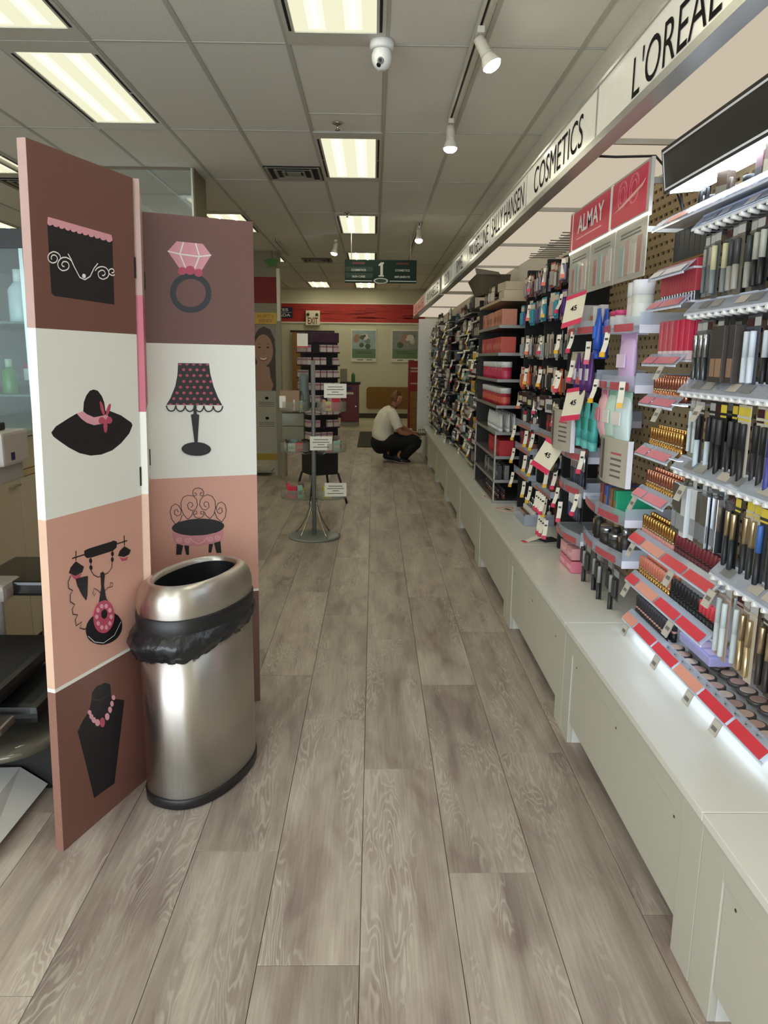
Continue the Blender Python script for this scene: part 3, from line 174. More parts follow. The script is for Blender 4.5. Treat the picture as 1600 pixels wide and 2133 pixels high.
# ================================================================ FLOOR
def wood_mat():
    m = bpy.data.materials.new('greige_plank'); m.use_nodes = True
    nt = m.node_tree; N = nt.nodes.new; K = nt.links.new; p = nt.nodes['Principled BSDF']
    tc = N('ShaderNodeTexCoord'); oi = N('ShaderNodeObjectInfo')
    off = N('ShaderNodeVectorMath'); off.operation = 'SCALE'; off.inputs[0].default_value = (37.0, 91.0, 13.0)
    K(oi.outputs['Random'], off.inputs['Scale'])
    ad = N('ShaderNodeVectorMath'); ad.operation = 'ADD'; K(tc.outputs['Object'], ad.inputs[0]); K(off.outputs[0], ad.inputs[1])
    def scaled(s):
        q = N('ShaderNodeVectorMath'); q.operation = 'MULTIPLY'; q.inputs[1].default_value = s; K(ad.outputs[0], q.inputs[0]); return q.outputs[0]
    def noise(s, sc, det=4, dist=0.0):
        n = N('ShaderNodeTexNoise'); n.inputs['Scale'].default_value = sc; n.inputs['Detail'].default_value = det; n.inputs['Distortion'].default_value = dist
        K(scaled(s), n.inputs['Vector']); return n.outputs[0]
    def ramp(v, stops):
        r = N('ShaderNodeValToRGB'); e = r.color_ramp.elements
        e[0].position, e[0].color = stops[0][0], (*lin(stops[0][1]), 1); e[1].position, e[1].color = stops[-1][0], (*lin(stops[-1][1]), 1)
        for q, c in stops[1:-1]:
            x = e.new(q); x.color = (*lin(c), 1)
        K(v, r.inputs[0]); return r.outputs[0]
    broad = ramp(noise((9, 1.1, 1), 1.0, 3, 0.6), [(0.28, (118, 104, 97)), (0.43, (154, 139, 128)), (0.55, (172, 159, 147)), (0.72, (194, 182, 167))])
    blot = ramp(noise((7, 2.2, 1), 1.3, 3, 0.8), [(0.34, (132, 112, 107)), (0.55, (178, 167, 153)), (0.75, (190, 179, 162))])
    m1 = N('ShaderNodeMix'); m1.data_type = 'RGBA'; m1.inputs[0].default_value = 0.38; K(broad, m1.inputs[6]); K(blot, m1.inputs[7])
    # fine streaks along the board
    fine = noise((160, 6, 1), 1.0, 3)
    mf = N('ShaderNodeMapRange'); mf.inputs[1].default_value = 0.3; mf.inputs[2].default_value = 0.7; mf.inputs[3].default_value = 0.86; mf.inputs[4].default_value = 1.1; K(fine, mf.inputs[0])
    m2 = N('ShaderNodeMix'); m2.data_type = 'RGBA'; m2.blend_type = 'MULTIPLY'; m2.inputs[0].default_value = 1.0
    K(m1.outputs[2], m2.inputs[6]); K(mf.outputs[0], m2.inputs[7])
    # limed cathedral grain in patches
    wv = N('ShaderNodeTexWave'); wv.wave_type = 'BANDS'; wv.bands_direction = 'X'; wv.inputs['Scale'].default_value = 1.0
    wv.inputs['Distortion'].default_value = 9.0; wv.inputs['Detail'].default_value = 2.5; wv.inputs['Detail Scale'].default_value = 1.2
    K(scaled((22, 5.0, 1)), wv.inputs['Vector'])
    ct = N('ShaderNodeMath'); ct.operation = 'MULTIPLY'; ct.inputs[1].default_value = 135.0; K(noise((10.0, 1.7, 1), 1.0, 3.0, 0.25), ct.inputs[0])
    sn = N('ShaderNodeMath'); sn.operation = 'SINE'; K(ct.outputs[0], sn.inputs[0])
    th = N('ShaderNodeMapRange'); th.inputs[1].default_value = 0.2; th.inputs[2].default_value = 1.0; K(sn.outputs[0], th.inputs[0])
    pm = N('ShaderNodeMapRange'); pm.inputs[1].default_value = 0.49; pm.inputs[2].default_value = 0.62; K(noise((8, 1.5, 1), 1.0, 2, 0.4), pm.inputs[0])
    mu = N('ShaderNodeMath'); mu.operation = 'MULTIPLY'; K(th.outputs[0], mu.inputs[0]); K(pm.outputs[0], mu.inputs[1])
    mu2 = N('ShaderNodeMath'); mu2.operation = 'MULTIPLY'; mu2.inputs[1].default_value = 0.48; K(mu.outputs[0], mu2.inputs[0])
    m3 = N('ShaderNodeMix'); m3.data_type = 'RGBA'; K(mu2.outputs[0], m3.inputs[0]); K(m2.outputs[2], m3.inputs[6]); m3.inputs[7].default_value = (*lin((206, 198, 184)), 1)
    # tone of the whole board
    hv = N('ShaderNodeMapRange'); hv.inputs[3].default_value = 0.88; hv.inputs[4].default_value = 1.10; K(oi.outputs['Random'], hv.inputs[0])
    m4 = N('ShaderNodeMix'); m4.data_type = 'RGBA'; m4.blend_type = 'MULTIPLY'; m4.inputs[0].default_value = 1.0; K(m3.outputs[2], m4.inputs[6]); K(hv.outputs[0], m4.inputs[7])
    K(m4.outputs[2], p.inputs['Base Color'])
    p.inputs['Roughness'].default_value = 0.42
    b = N('ShaderNodeBump'); b.inputs['Strength'].default_value = 0.12; b.inputs['Distance'].default_value = 0.002; K(fine, b.inputs['Height']); K(b.outputs[0], p.inputs['Normal'])
    return m
WOOD = wood_mat()
floor = struct(G().box(-5.4, 1.6, -2.2, 18.4, -0.12, -0.006).build('floor', mat('floor_joint', (70, 62, 55), 0.7)))
PW, PL, PX = 0.2455, 1.245, -0.0235
pm = G().bbox(-PW/2+0.0008, PW/2-0.0008, -PL/2+0.0008, PL/2-0.0008, -0.008, 0.0, 0.0012).mesh('plank', WOOD)
offs = {-1: 1.535, -2: 1.958, 0: 1.163, 1: 1.864, 2: 1.278, -4: 1.45, -3: 1.03, 3: 1.7, -5: 0.9, -6: 1.62, -7: 1.2, -8: 0.75}
for k in range(-8, 4):
    y = offs[k]-PL*3
    while y < 18.2:
        if y > -2.2+0.2: link('plank', pm, floor, (PX+PW*(k+0.5), y+PL/2, 0))
        y += PL
gs = G()
for i in range(14):
    for j in range(16):
        x = -2.1105-PW*i; y = -2.0+PL*j+(i*0.43) % PL-PL*0.5
        gs.bbox(x-PW/2+0.0008, x+PW/2-0.0008, y-PL/2+0.0008, y+PL/2-0.0008, -0.008, 0, 0.0012)
o = gs.build('far_planks', WOOD, floor); o['kind'] = 'stuff'
struct(G().box(-1.2, 1.6, 15.05, 18.2, 0.0, 0.004).build('trim_1', mat('pale_vinyl', (196, 188, 160), 0.4)))
mat_rug = tag(G().bbox(-0.26, 0.62, 12.15, 14.72, 0.0, 0.012, 0.004).build('floor_mat', mat('rug', (62, 62, 44), 0.95, var=0.25, scale=160)), 'flat dark olive floor mat lying behind the crouching person', 'mat')
# ================================================================ CEILING
CZ = 3.003; GX, GY, GW, GL = 0.054, 4.276, 0.508, 1.5235
TILE = mat('ceiling_tile', (226, 224, 216), 0.95, var=0.05, scale=90, bump=0.25)
BAR = mat('ceiling_bar', (186, 184, 174), 0.6)
ceil = struct(G().box(-5.6, 1.6, -2.2, 18.4, CZ+0.06, CZ+0.14).build('ceiling', TILE))
tile_me = G().bbox(-GW/2+0.012, GW/2-0.012, -GL/2+0.012, GL/2-0.012, CZ+0.004, CZ+0.02, 0.003).mesh('ceiling_tile', TILE)
LIGHTS = {(-1, -3), (-1, -1), (-1, 1), (-1, 3), (-1, 5), (-1, 7), (-1, 8), (-4, -3), (-4, -1), (-4, 0), (-4, 3), (-4, 5), (-3, 8),
          (-7, -1), (-7, 1), (-7, 3), (-7, 5), (-10, -1), (-10, 1), (-10, 3), (-7, -3)}  # lights of the unseen entrance row are added for even lighting
for j in range(-11, 3):
    for k in range(-4, 10):
        if (j, k) in LIGHTS or (j > 1): continue
        y = GY+GL*(k+0.5)
        if y-GL/2 > 18.2: continue
        link('ceiling_tile', tile_me, ceil, (GX+GW*(j+0.5), y, 0))
nt_me = G().bbox(GX+GW*2+0.012, 1.2, -GL/2+0.012, GL/2-0.012, CZ+0.004, CZ+0.02, 0.003).mesh('ceiling_tile', TILE)
for k in range(-4, 9): link('ceiling_tile', nt_me, ceil, (0, GY+GL*(k+0.5), 0))
for j in range(-11, 3):
    G().box(GX+GW*j-0.012, GX+GW*j+0.012, -2.2, 18.2, CZ, CZ+0.03).build('ceiling_runner', BAR, ceil)
for k in range(-4, 10):
    y = GY+GL*k
    if -2.2 < y < 18.2: G().box(-5.5, 1.6, y-0.006, y+0.006, CZ+0.0005, CZ+0.03).build('ceiling_cross_bar', BAR, ceil)
G().box(-0.454, 0.054, 5.395, 5.405, CZ+0.0005, CZ+0.012).build('ceiling_cross_bar', BAR, ceil)
# troffers
LENS = emis('fluorescent_lens', None, 0.92, (1.0, 0.985, 0.70))
GLOW = emis('fluorescent_glow', None, 1.15, (1.0, 1.0, 0.76))
TUBE = emis('fluorescent_tube', None, TROFFER, (1.0, 0.95, 0.68))
TFR = mat('troffer_frame', (204, 202, 192), 0.5)
fr = G(); a, b = GW/2-0.004, GL/2-0.004
lx, ly = 0.203, 0.61
fr.box(-a, -lx, -b, b, CZ-0.003, CZ+0.012); fr.box(lx, a, -b, b, CZ-0.003, CZ+0.012); fr.box(-lx, lx, -b, -ly, CZ-0.003, CZ+0.012); fr.box(-lx, lx, ly, b, CZ-0.003, CZ+0.012)
fr_me = fr.mesh('troffer_frame', TFR)
lens_me = G().box(-lx, lx, -ly, ly, CZ+0.003, CZ+0.010).mesh('lens', LENS)
tub_me = G().box(-0.011, 0.011, -ly+0.05, ly-0.05, CZ-0.0005, CZ+0.003).mesh('tube', TUBE)
glow_me = G().box(-0.042, 0.042, -ly+0.03, ly-0.03, CZ+0.001, CZ+0.003).mesh('tube_glow', GLOW)
slot_me = G().box(-0.007, 0.007, -0.29, 0.29, CZ-0.0045, CZ-0.0025).mesh('air_slot', mat('slot_black', (12, 12, 12), 0.8))
for j, k in sorted(LIGHTS):
    if GY+GL*k < -2.2: continue
    y = GY+GL*(k+0.5); x = GX+GW*(j+0.5)
    where = {-1: 'over the aisle, added out of view', -3: 'by the far wall', -4: 'over the folding screen side, added out of view', -7: 'over the salon corner', -10: 'beyond the salon corner'}[j]
    where = {(-1, -1): 'just before the ceiling camera', (-1, 1): 'right behind the nearer sprinkler', (-1, 3): 'right behind the farther sprinkler', (-1, 5): 'above the green aisle sign', (-1, 7): 'over the aisle next to last', (-1, 8): 'over the aisle at the far wall',
             (-4, -1): 'next before the one above the screen', (-4, 0): 'high above the folding screen', (-4, 3): 'past the mirrored column', (-4, 5): 'by the column with the red band'}.get((j, k), where)
    t = thing('ceiling_light', 'recessed fluorescent ceiling light with side slots '+where, 'ceiling light', (x, y, 0), 0, 'fluorescent ceiling lights '+where)
    link('troffer_frame', fr_me, t); link('lens', lens_me, t)
    for sx in (-1, 1): link('tube', tub_me, link('tube_glow', glow_me, t, (sx*0.09, 0, 0)))
    for sx in (-1, 1):
        for sy in (-1, 1): link('air_slot', slot_me, t, (sx*0.224, sy*0.302, 0))
VM = mat('vent_metal', (150, 146, 134), 0.5); VD = mat('vent_dark', (40, 38, 34), 0.8)
def vent(x, y, lab):
    t = thing('air_vent', lab, 'vent', (x, y, 0))
    G().box(-0.245, 0.245, -0.245, 0.245, CZ-0.002, CZ+0.004).build('backing', VD, t)
    for i, s in enumerate((0.235, 0.165, 0.10)):
        g = G()
        for q in (-1, 1):
            g.prism([(q*(s-0.03), CZ+0.001), (q*s, CZ-0.012), (q*s, CZ-0.008), (q*(s-0.03), CZ+0.004)], 'y', -s, s)
            g.prism([(q*(s-0.03), CZ+0.001), (q*s, CZ-0.012), (q*s, CZ-0.008), (q*(s-0.03), CZ+0.004)], 'x', -s, s)
        g.build('vent_louvre', VM, t)
    G().box(-0.06, 0.06, -0.06, 0.06, CZ-0.010, CZ-0.006).build('vent_centre', VM, t)
vent(-0.708, 7.05, 'square louvred ceiling vent beside the second aisle light'); vent(-0.95, 13.0, 'small far ceiling vent left of the hanging aisle sign'); vent(-3.25, 7.62, 'square ceiling vent over the salon corner')
# ================================================================ WALLS
WALLC = mat('wall_cream', (206, 199, 172), 0.8, var=0.02, scale=3)
wf = struct(G().box(-5.6, 1.6, 18.2, 18.35, 0, 3.06).build('wall_far', WALLC))
struct(G().box(1.2, 1.35, -2.2, 18.2, 0, 3.06).build('wall_right', mat('wall_white', (214, 210, 196), 0.8)))
struct(G().box(-5.6, -5.45, -2.2, 18.2, 0, 3.06).build('wall_left', mat('wall_left_grey', (190, 186, 170), 0.8)))
wb = struct(G().box(-5.45, 1.2, -2.3, -2.2, 0, 0.3).box(-5.45, 1.2, -2.3, -2.2, 2.65, 3.06).build('wall_back', WALLC))
wi = struct(G().box(-5.45, 1.2, -2.27, -2.26, 0.3, 2.65).build('window_1', acrylic('shop_glass', gloss=0.05, tint=1.0)))
for x in (-5.4, -3.8, -2.2, -0.6, 1.15): G().box(x-0.03, x+0.03, -2.29, -2.22, 0.3, 2.65).build('window_mullion', mat('mullion', (120, 120, 122), 0.4, 0.6), wi)
RED = mat('band_red', (178, 42, 30), 0.55, var=0.12, scale=6)
tr = struct(G().box(-2.6, 1.2, 18.185, 18.2, 2.245, 2.66).build('trim_2', RED))
for i in range(46):
    random.seed(100+i); x = random.uniform(-1.9, 1.0); z = random.uniform(2.27, 2.63); L = random.uniform(0.12, 0.5)
    G().box(x, min(x+L, 1.15), 18.183, 18.186, z, z+random.uniform(0.01, 0.022)).build('band_script_line', mat('band_dark', (140, 26, 20), 0.6), tr)
TW = mat('trim_white', (226, 220, 204), 0.5)
struct(G().box(-2.6, 1.2, 18.17, 18.2, 2.66, 2.69).build('trim_3', TW)); struct(G().box(-2.6, 1.2, 18.17, 18.2, 2.215, 2.245).build('trim_4', TW))
struct(G().box(-0.9, 1.2, 18.18, 18.2, 0.0, 0.12).build('baseboard_far', mat('base_dark', (58, 52, 42), 0.6)))
# ================================================================ CANOPY SIGN RUN
PANELW = mat('sign_white', (232, 228, 214), 0.15); 
def backlit(m, k):
    p = m.node_tree.nodes['Principled BSDF']; src = p.inputs['Base Color'].links[0].from_socket
    m.node_tree.links.new(src, p.inputs['Emission Color']); p.inputs['Emission Strength'].default_value = k
backlit(PANELW, 0.16)
ALU = mat('sign_aluminium', (172, 170, 162), 0.3, 0.5)
INK = mat('sign_ink', (26, 22, 20), 0.8, spec=0.1)
SOF = emis('canopy_diffuser', None, 0.60, (1.0, 0.86, 0.66))
SOFP = mat('canopy_white', (232, 226, 212), 0.5)
HB, HT, HX = 2.156, 2.362, 0.775
def header(y0, y1, words, tw, label, pm=PANELW, ink=INK, th=0.118, shift=0.0):
    t = thing('header_sign', label, 'sign', (0, 0, 0), 0, None)
    G().box(HX, HX+0.012, y0+0.004, y1-0.004, HB+0.026, HT-0.012).build('sign_panel', pm, t)
    fr = G(); fr.box(HX-0.008, HX+0.02, y0, y1, HB, HB+0.026).box(HX-0.006, HX+0.02, y0, y1, HT-0.012, HT).box(HX-0.003, HX+0.02, y0, y0+0.007, HB+0.026, HT-0.012).box(HX-0.003, HX+0.02, y1-0.007, y1, HB+0.026, HT-0.012)
    fr.box(HX+0.02, 1.199, y0, y0+0.012, HB+0.012, HB+0.05).box(HX+0.02, HX+0.05, y0, y1, HB, HB+0.012)
    fr.build('sign_frame', ALU, t)
    G().box(HX+0.012, 1.199, y0, y1, HT-0.03, HT-0.012).build('canopy_top', SOFP, t)
    G().box(HX+0.05, 1.199, y0+0.012, y1-0.002, HB+0.03, HB+0.036).build('canopy_diffuser', SOF, t)
    text(words, 'lettering', ink, (HX-0.0015, (y0+y1)/2+shift, (HB+0.026+HT-0.012)/2), FACE_AISLE, t, tw, th)
    return t
header(1.61, 2.83, "L'OR\u00c9AL", 0.60, 'long white canopy sign with black accented lettering above the black light box', th=0.146, shift=-0.06)
header(2.83, 4.06, 'COSMETICS', 0.87, 'long white canopy sign reading COSMETICS above the crimson sign')
header(4.06, 5.28, 'SALLY HANSEN', 1.08, 'white canopy sign with two words adjoining the COSMETICS sign')
header(5.28, 6.50, 'MAYBELLINE', 1.04, 'white canopy sign with ten letter word, third from the accented one')
header(6.50, 7.72, 'RIMMEL', 0.52, 'white canopy sign with six short letters beyond the ten letter one')
header(7.72, 8.94, 'REVLON', 0.50, 'white canopy sign before the bend of the sign run')
PINKP = mat('sign_pink', (232, 178, 160), 0.15); backlit(PINKP, 0.2)
for i, (wd, tw, pmat, ik, lab) in enumerate((('ANNABELLE', 0.95, PANELW, INK, 'slanted white canopy sign just past the bend of the sign run'), ('LISE WATIER', 1.0, PINKP, mat('sign_ink_red', (150, 60, 50), 0.4), 'pink canopy sign at the far end of the sign run'))):
    h = header(0, 1.24, wd, tw, lab, pmat, ik)
    # the last two sections step down and out into the aisle
    A = Vector((HX, 8.94, 0)); B = Vector((0.60, 11.45, -0.145)); d = (B-A)
    yaw = math.atan2(-d.x, d.y); pit = math.atan2(d.z, math.hypot(d.x, d.y))
    for ch in list(h.children):
        if ch.name.startswith('canopy_top') or ch.name.startswith('canopy_diffuser'): pass
    h.matrix_world = Matrix.Translation(A+d*(i*0.5)) @ Matrix.Rotation(yaw, 4, 'Z') @ Matrix.Rotation(pit, 4, 'X') @ Matrix.Scale(d.length/2/1.24, 4, (0, 1, 0)) @ Matrix.Translation((-HX, 0, 0))
# ================================================================ PLINTH COUNTER
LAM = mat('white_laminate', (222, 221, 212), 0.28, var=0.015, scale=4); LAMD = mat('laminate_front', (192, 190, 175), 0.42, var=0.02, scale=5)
KICK = mat('kick_dark', (38, 33, 28), 0.8); SEAM = mat('seam_dark', (70, 60, 50), 0.8)
CX, CT = 0.742, 0.441
def plinth(y0, label):
    t = thing('storage_plinth', label, 'counter', (0, 0, 0), 0, None); y1 = y0+1.22
    G().bbox(CX-0.006, 1.2, y0+0.0015, y1-0.0015, CT-0.022, CT, 0.002).build('counter_top', LAM, t)
    for a, b in ((y0+0.002, y0+0.105), (y1-0.105, y1-0.002)):
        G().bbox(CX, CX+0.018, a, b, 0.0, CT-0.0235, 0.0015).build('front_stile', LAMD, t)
        ye = a if a < y0+0.05 else b-0.018
        G().box(CX+0.018, 1.195, ye, ye+0.018, 0.0, CT-0.0235).build('side_panel', LAM, t)
        yf = b-0.016 if a < y0+0.05 else a
        G().box(CX+0.018, CX+0.12, yf, yf+0.016, 0.0, 0.10).build('foot_block', LAM, t)
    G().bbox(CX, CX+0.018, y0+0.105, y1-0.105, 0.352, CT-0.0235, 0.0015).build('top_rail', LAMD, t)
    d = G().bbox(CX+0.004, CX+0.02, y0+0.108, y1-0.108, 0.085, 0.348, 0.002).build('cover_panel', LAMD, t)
    for yy in (y0+0.16, y1-0.16, (y0+y1)/2): G().lathe([(0.004, 0), (0.004, 0.001)], 0, 0, 8).build('screw_cap', SEAM, d, (0, 0, 0)).matrix_local = Matrix.Translation((CX+0.0038, yy, 0.325)) @ Matrix.Rotation(-math.pi/2, 4, 'Y')
    G().box(CX+0.30, CX+0.315, y0+0.018, y1-0.018, 0.0, 0.30).build('kick_plate', KICK, t)
    return t
names = ['nearest the shop window', 'under the black light box', 'under the crimson sign', 'in front of the black bay', 'in front of the grey tower unit', 'one past the grey tower unit', 'two past the grey tower unit', 'next to last before the white end panel', 'at the white end panel']
for i in range(9): plinth(0.262+1.22*i, 'low white laminate display plinth '+names[i])
tag(G().bbox(0.665, 1.2, 11.45, 11.50, 0.0, 2.0, 0.003).build('end_panel', LAM), 'tall plain white end panel closing the shelf run', 'panel')
# ================================================================ PERFORATED BACK WALL OF THE BAYS
BEI = mat('slat_beige', (186, 164, 126), 0.55, var=0.04); DK = mat('slat_dark', (36, 32, 26), 0.9)
wr = struct(G().box(1.178, 1.1995, 0.3, 3.84, CT, 2.15).build('wall_display', DK))
slat = G().box(0, 0.010, 0.3, 3.84, 0, 0.024).mesh('slat', BEI)
nz = int((2.15-CT)/0.037)
ties = G()
for i in range(nz):
    z = CT+0.008+0.037*i
    link('slat', slat, wr, (1.168, 0, z))
    y = 0.3+(0.0275 if i % 2 else 0.0)
    while y < 3.8:
        ties.box(1.169, 1.177, y, y+0.021, z+0.024, z+0.037); y += 0.055
o = ties.build('slat_ties', BEI, wr); o['kind'] = 'stuff'
struct(G().box(1.165, 1.1995, 3.84, 11.45, CT, 2.0).build('wall_display_far', mat('back_grey', (64, 58, 52), 0.8)))
# ================================================================ TRACK LIGHTS, CAMERA, SPRINKLERS
TRK = mat('track_white', (205, 200, 186), 0.4); TRD = mat('track_dark', (26, 24, 22), 0.6); BULB = emis('spot_bulb', None, 34.0, (1.0, 0.95, 0.84))
def track(x, y0, y1, lab):
    t = thing('light_track', lab, 'track', (x, 0, 0))
    G().box(-0.019, -0.007, y0, y1, CZ-0.028, CZ).box(0.007, 0.019, y0, y1, CZ-0.028, CZ).build('track_rail', TRK, t)
    G().box(-0.007, 0.007, y0, y1, CZ-0.012, CZ).build('track_groove', TRD, t)
    return t
track(0.50, 2.9, 5.46, 'white ceiling light track over the aisle with two spots'); track(0.53, 9.4, 11.4, 'far ceiling light track with one spot'); track(-3.1, 4.6, 7.3, 'ceiling track over the salon corner')
track(-1.35, 10.75, 12.3, 'short ceiling track by the bare bulb spot')
def spot(x, y, dx, dy, lab, big=1.0):
    t = thing('spot_light', lab, 'spotlight', (x, y, CZ-0.028))
    G().bbox(-0.018, 0.018, -0.04, 0.04, -0.03, 0.0, 0.004).build('track_adapter', TRK, t)
    G().tube([(0, 0, -0.03), (0, 0, -0.055)], 0.008, 8).build('stem', TRK, t)
    d = Vector((dx, dy, -1)).normalized(); p = Vector((0, 0, -0.055))
    M4 = Matrix.Translation(p) @ Vector((0, 0, 1)).rotation_difference(d).to_matrix().to_4x4()
    h = G().lathe([(0.012, -0.02), (0.026, -0.015), (0.029, 0.02), (0.029, 0.06), (0.033, 0.075)], seg=16).build('lamp_holder', TRK, t); h.matrix_local = M4
    h2 = G().lathe([(0.030, 0.075), (0.046, 0.115), (0.047, 0.125)], seg=18, cap=False).build('reflector', mat('refl', (225, 220, 205), 0.3), t); h2.matrix_local = M4
    b = G().lathe([(0.044, 0.122), (0.041, 0.135), (0.030, 0.145), (0.012, 0.15)], seg=18).build('bulb', BULB, t); b.matrix_local = M4
spot(0.50, 3.98, 0.55, -0.15, 'white track spotlight lit and tilted towards the signs, near the ceiling camera')
spot(0.50, 5.38, 0.0, -0.05, 'white track spotlight hanging at the end of its track')
spot(0.53, 9.45, -0.02, -0.35, 'lit track spotlight far down the aisle')
spot(-0.52, 10.6, -0.2, -0.1, 'bright bare spotlight left of the green aisle sign')
t = thing('security_camera', 'white dome security camera on the ceiling', 'camera', (0.03, 4.22, CZ))
DOMEM = mat('camera_white', (222, 224, 224), 0.3)
G().lathe([(0.062, 0.0), (0.062, -0.03), (0.055, -0.042)], seg=24).build('mount', DOMEM, t)
e = G().ball((0, 0, -0.075), 0.052, 20, 12, 0, (1, 1, 1.25)).build('eyeball', DOMEM, t)
ld = Vector((-0.25, -0.85, -0.62)).normalized()
def on_ball(name, off, r, m):
    d = (ld+Vector(off)).normalized(); q = Vector((d.x*0.0525, d.y*0.0525, -0.075+d.z*0.0655))
    ob = G().lathe([(r, 0), (r*0.8, 0.002)], seg=14).build(name, m, e); ob.matrix_local = Matrix.Translation(q) @ Vector((0, 0, 1)).rotation_difference(d).to_matrix().to_4x4()
on_ball('lens', (0.12, 0, 0.16), 0.013, mat('lens_black', (14, 14, 16), 0.1)); on_ball('infrared_window', (-0.14, 0, -0.3), 0.012, mat('ir_black', (20, 20, 22), 0.3)); on_ball('lens_rim', (0.12, 0, 0.16), 0.017, mat('rim_grey', (120, 122, 124), 0.4))
for x, y, lab in ((-0.26, 5.58, 'chrome sprinkler head before the second aisle light'), (-0.305, 8.82, 'chrome sprinkler head before the third aisle light')):
    t = thing('sprinkler', lab, 'sprinkler', (x, y, CZ)); CH = mat('chrome', (190, 185, 172), 0.18, 1.0)
    G().lathe([(0.036, 0.0), (0.038, -0.006), (0.022, -0.014), (0.012, -0.016)], seg=16).build('escutcheon', CH, t)
    G().tube([(0, 0, -0.012), (0, 0, -0.045)], 0.007, 8).build('stem', CH, t); G().lathe([(0.018, -0.045), (0.018, -0.049)], seg=12).build('deflector', CH, t)
# ================================================================ HANGING AISLE SIGN
AY = 10.2
t = thing('aisle_sign', 'dark green hanging aisle sign with large white numeral 1', 'sign', (0, AY, 0))
DG = mat('sign_green', (30, 46, 38), 0.7, spec=0.2); DG2 = mat('sign_green_strip', (54, 68, 60), 0.7, spec=0.2)
G().bbox(-0.385, 0.55, -0.015, 0.015, 2.385, 2.675, 0.004).build('sign_board', DG, t)
SW = mat('sign_letter', (186, 190, 180), 0.5)
for z0, z1 in ((2.525, 2.585), (2.445, 2.51)): G().box(-0.375, -0.02, -0.019, -0.015, z0, z1).build('sign_strip', DG2, t)
for s, x, z, ww in (('COSMETICS', -0.205, 2.545, 0.19), ('SKIN CARE', -0.205, 2.463, 0.17), ('COSMETICS', 0.365, 2.545, 0.19), ('IMPLEMENTS', 0.365, 2.463, 0.20)):
    text(s, 'sign_word', SW, (x, -0.0205, z), FACE_CAM, t, ww, 0.026, 0.02)
for x, z in ((-0.205, 2.63), (0.365, 2.63)): G().box(x-0.08, x+0.08, -0.0175, -0.015, z-0.012, z+0.012).build('sign_faded_strip', mat('sign_word_red', (86, 34, 28), 0.6), t)
sg = G()
for p in ([(0.055, 2.465), (0.125, 2.465), (0.125, 2.48), (0.112, 2.485), (0.112, 2.62), (0.125, 2.628), (0.125, 2.642), (0.085, 2.642), (0.055, 2.615), (0.055, 2.598), (0.078, 2.604), (0.078, 2.485), (0.055, 2.48)],): sg.prism(p, 'y', -0.0205, -0.016)
sg.build('numeral', SW, t)
G().prism([(0.085+0.095*math.cos(i*math.pi/12), 2.412+0.036*math.sin(i*math.pi/12)) for i in range(24)], 'y', -0.021, -0.015).build('sign_oval', SW, t)
G().prism([(0.085+0.075*math.cos(i*math.pi/12), 2.412+0.024*math.sin(i*math.pi/12)) for i in range(24)], 'y', -0.023, -0.020).build('sign_oval_centre', DG2, t)
[G().box(a_, b_, -0.019, -0.015, 2.405, 2.415).build('sign_line', SW, t) for a_, b_ in ((-0.38, -0.03), (0.20, 0.545))]
for x in (-0.3, 0.47): G().tube([(x, 0, 2.67), (x, 0, CZ)], 0.004, 6).build('hanger_rod', TRK, t)
# ================================================================ FAR WALL THINGS
t = thing('exit_sign', 'white EXIT sign with two lamps on the red band', 'sign', (0, 18.18, 0))
EXW = mat('exit_white', (226, 216, 186), 0.5)
G().bbox(-1.595, -1.27, -0.10, 0.0, 2.165, 2.50, 0.008).build('housing', EXW, t)
text('EXIT', 'lettering', mat('exit_red', (110, 24, 18), 0.5), (-1.43, -0.102, 2.265), FACE_CAM, t, 0.235, 0.15, 0.02)
for x in (-1.54, -1.335): G().lathe([(0.03, 0), (0.036, 0.03), (0.02, 0.05)], seg=12).build('emergency_lamp', mat('lamp_dark', (60, 52, 40), 0.3), t).matrix_local = Matrix.Translation((x, -0.10, 2.42)) @ Matrix.Rotation(math.pi/2+0.5, 4, 'X')
t = thing('wall_sign', 'navy blue bilingual post sign on the red band', 'sign', (0, 18.18, 0))
NB = mat('navy', (26, 28, 78), 0.5)
G().bbox(-2.56, -1.91, -0.02, 0.0, 2.335, 2.575, 0.003).build('sign_board', NB, t); G().box(-2.53, -1.93, -0.023, -0.02, 2.452, 2.460).build('sign_line', TW, t)
text('POSTES', 'lettering', TW, (-2.26, -0.022, 2.515), FACE_CAM, t, 0.5, 0.066, 0.015); text('CANADA', 'lettering', TW, (-2.24, -0.022, 2.395), FACE_CAM, t, 0.56, 0.07, 0.015)
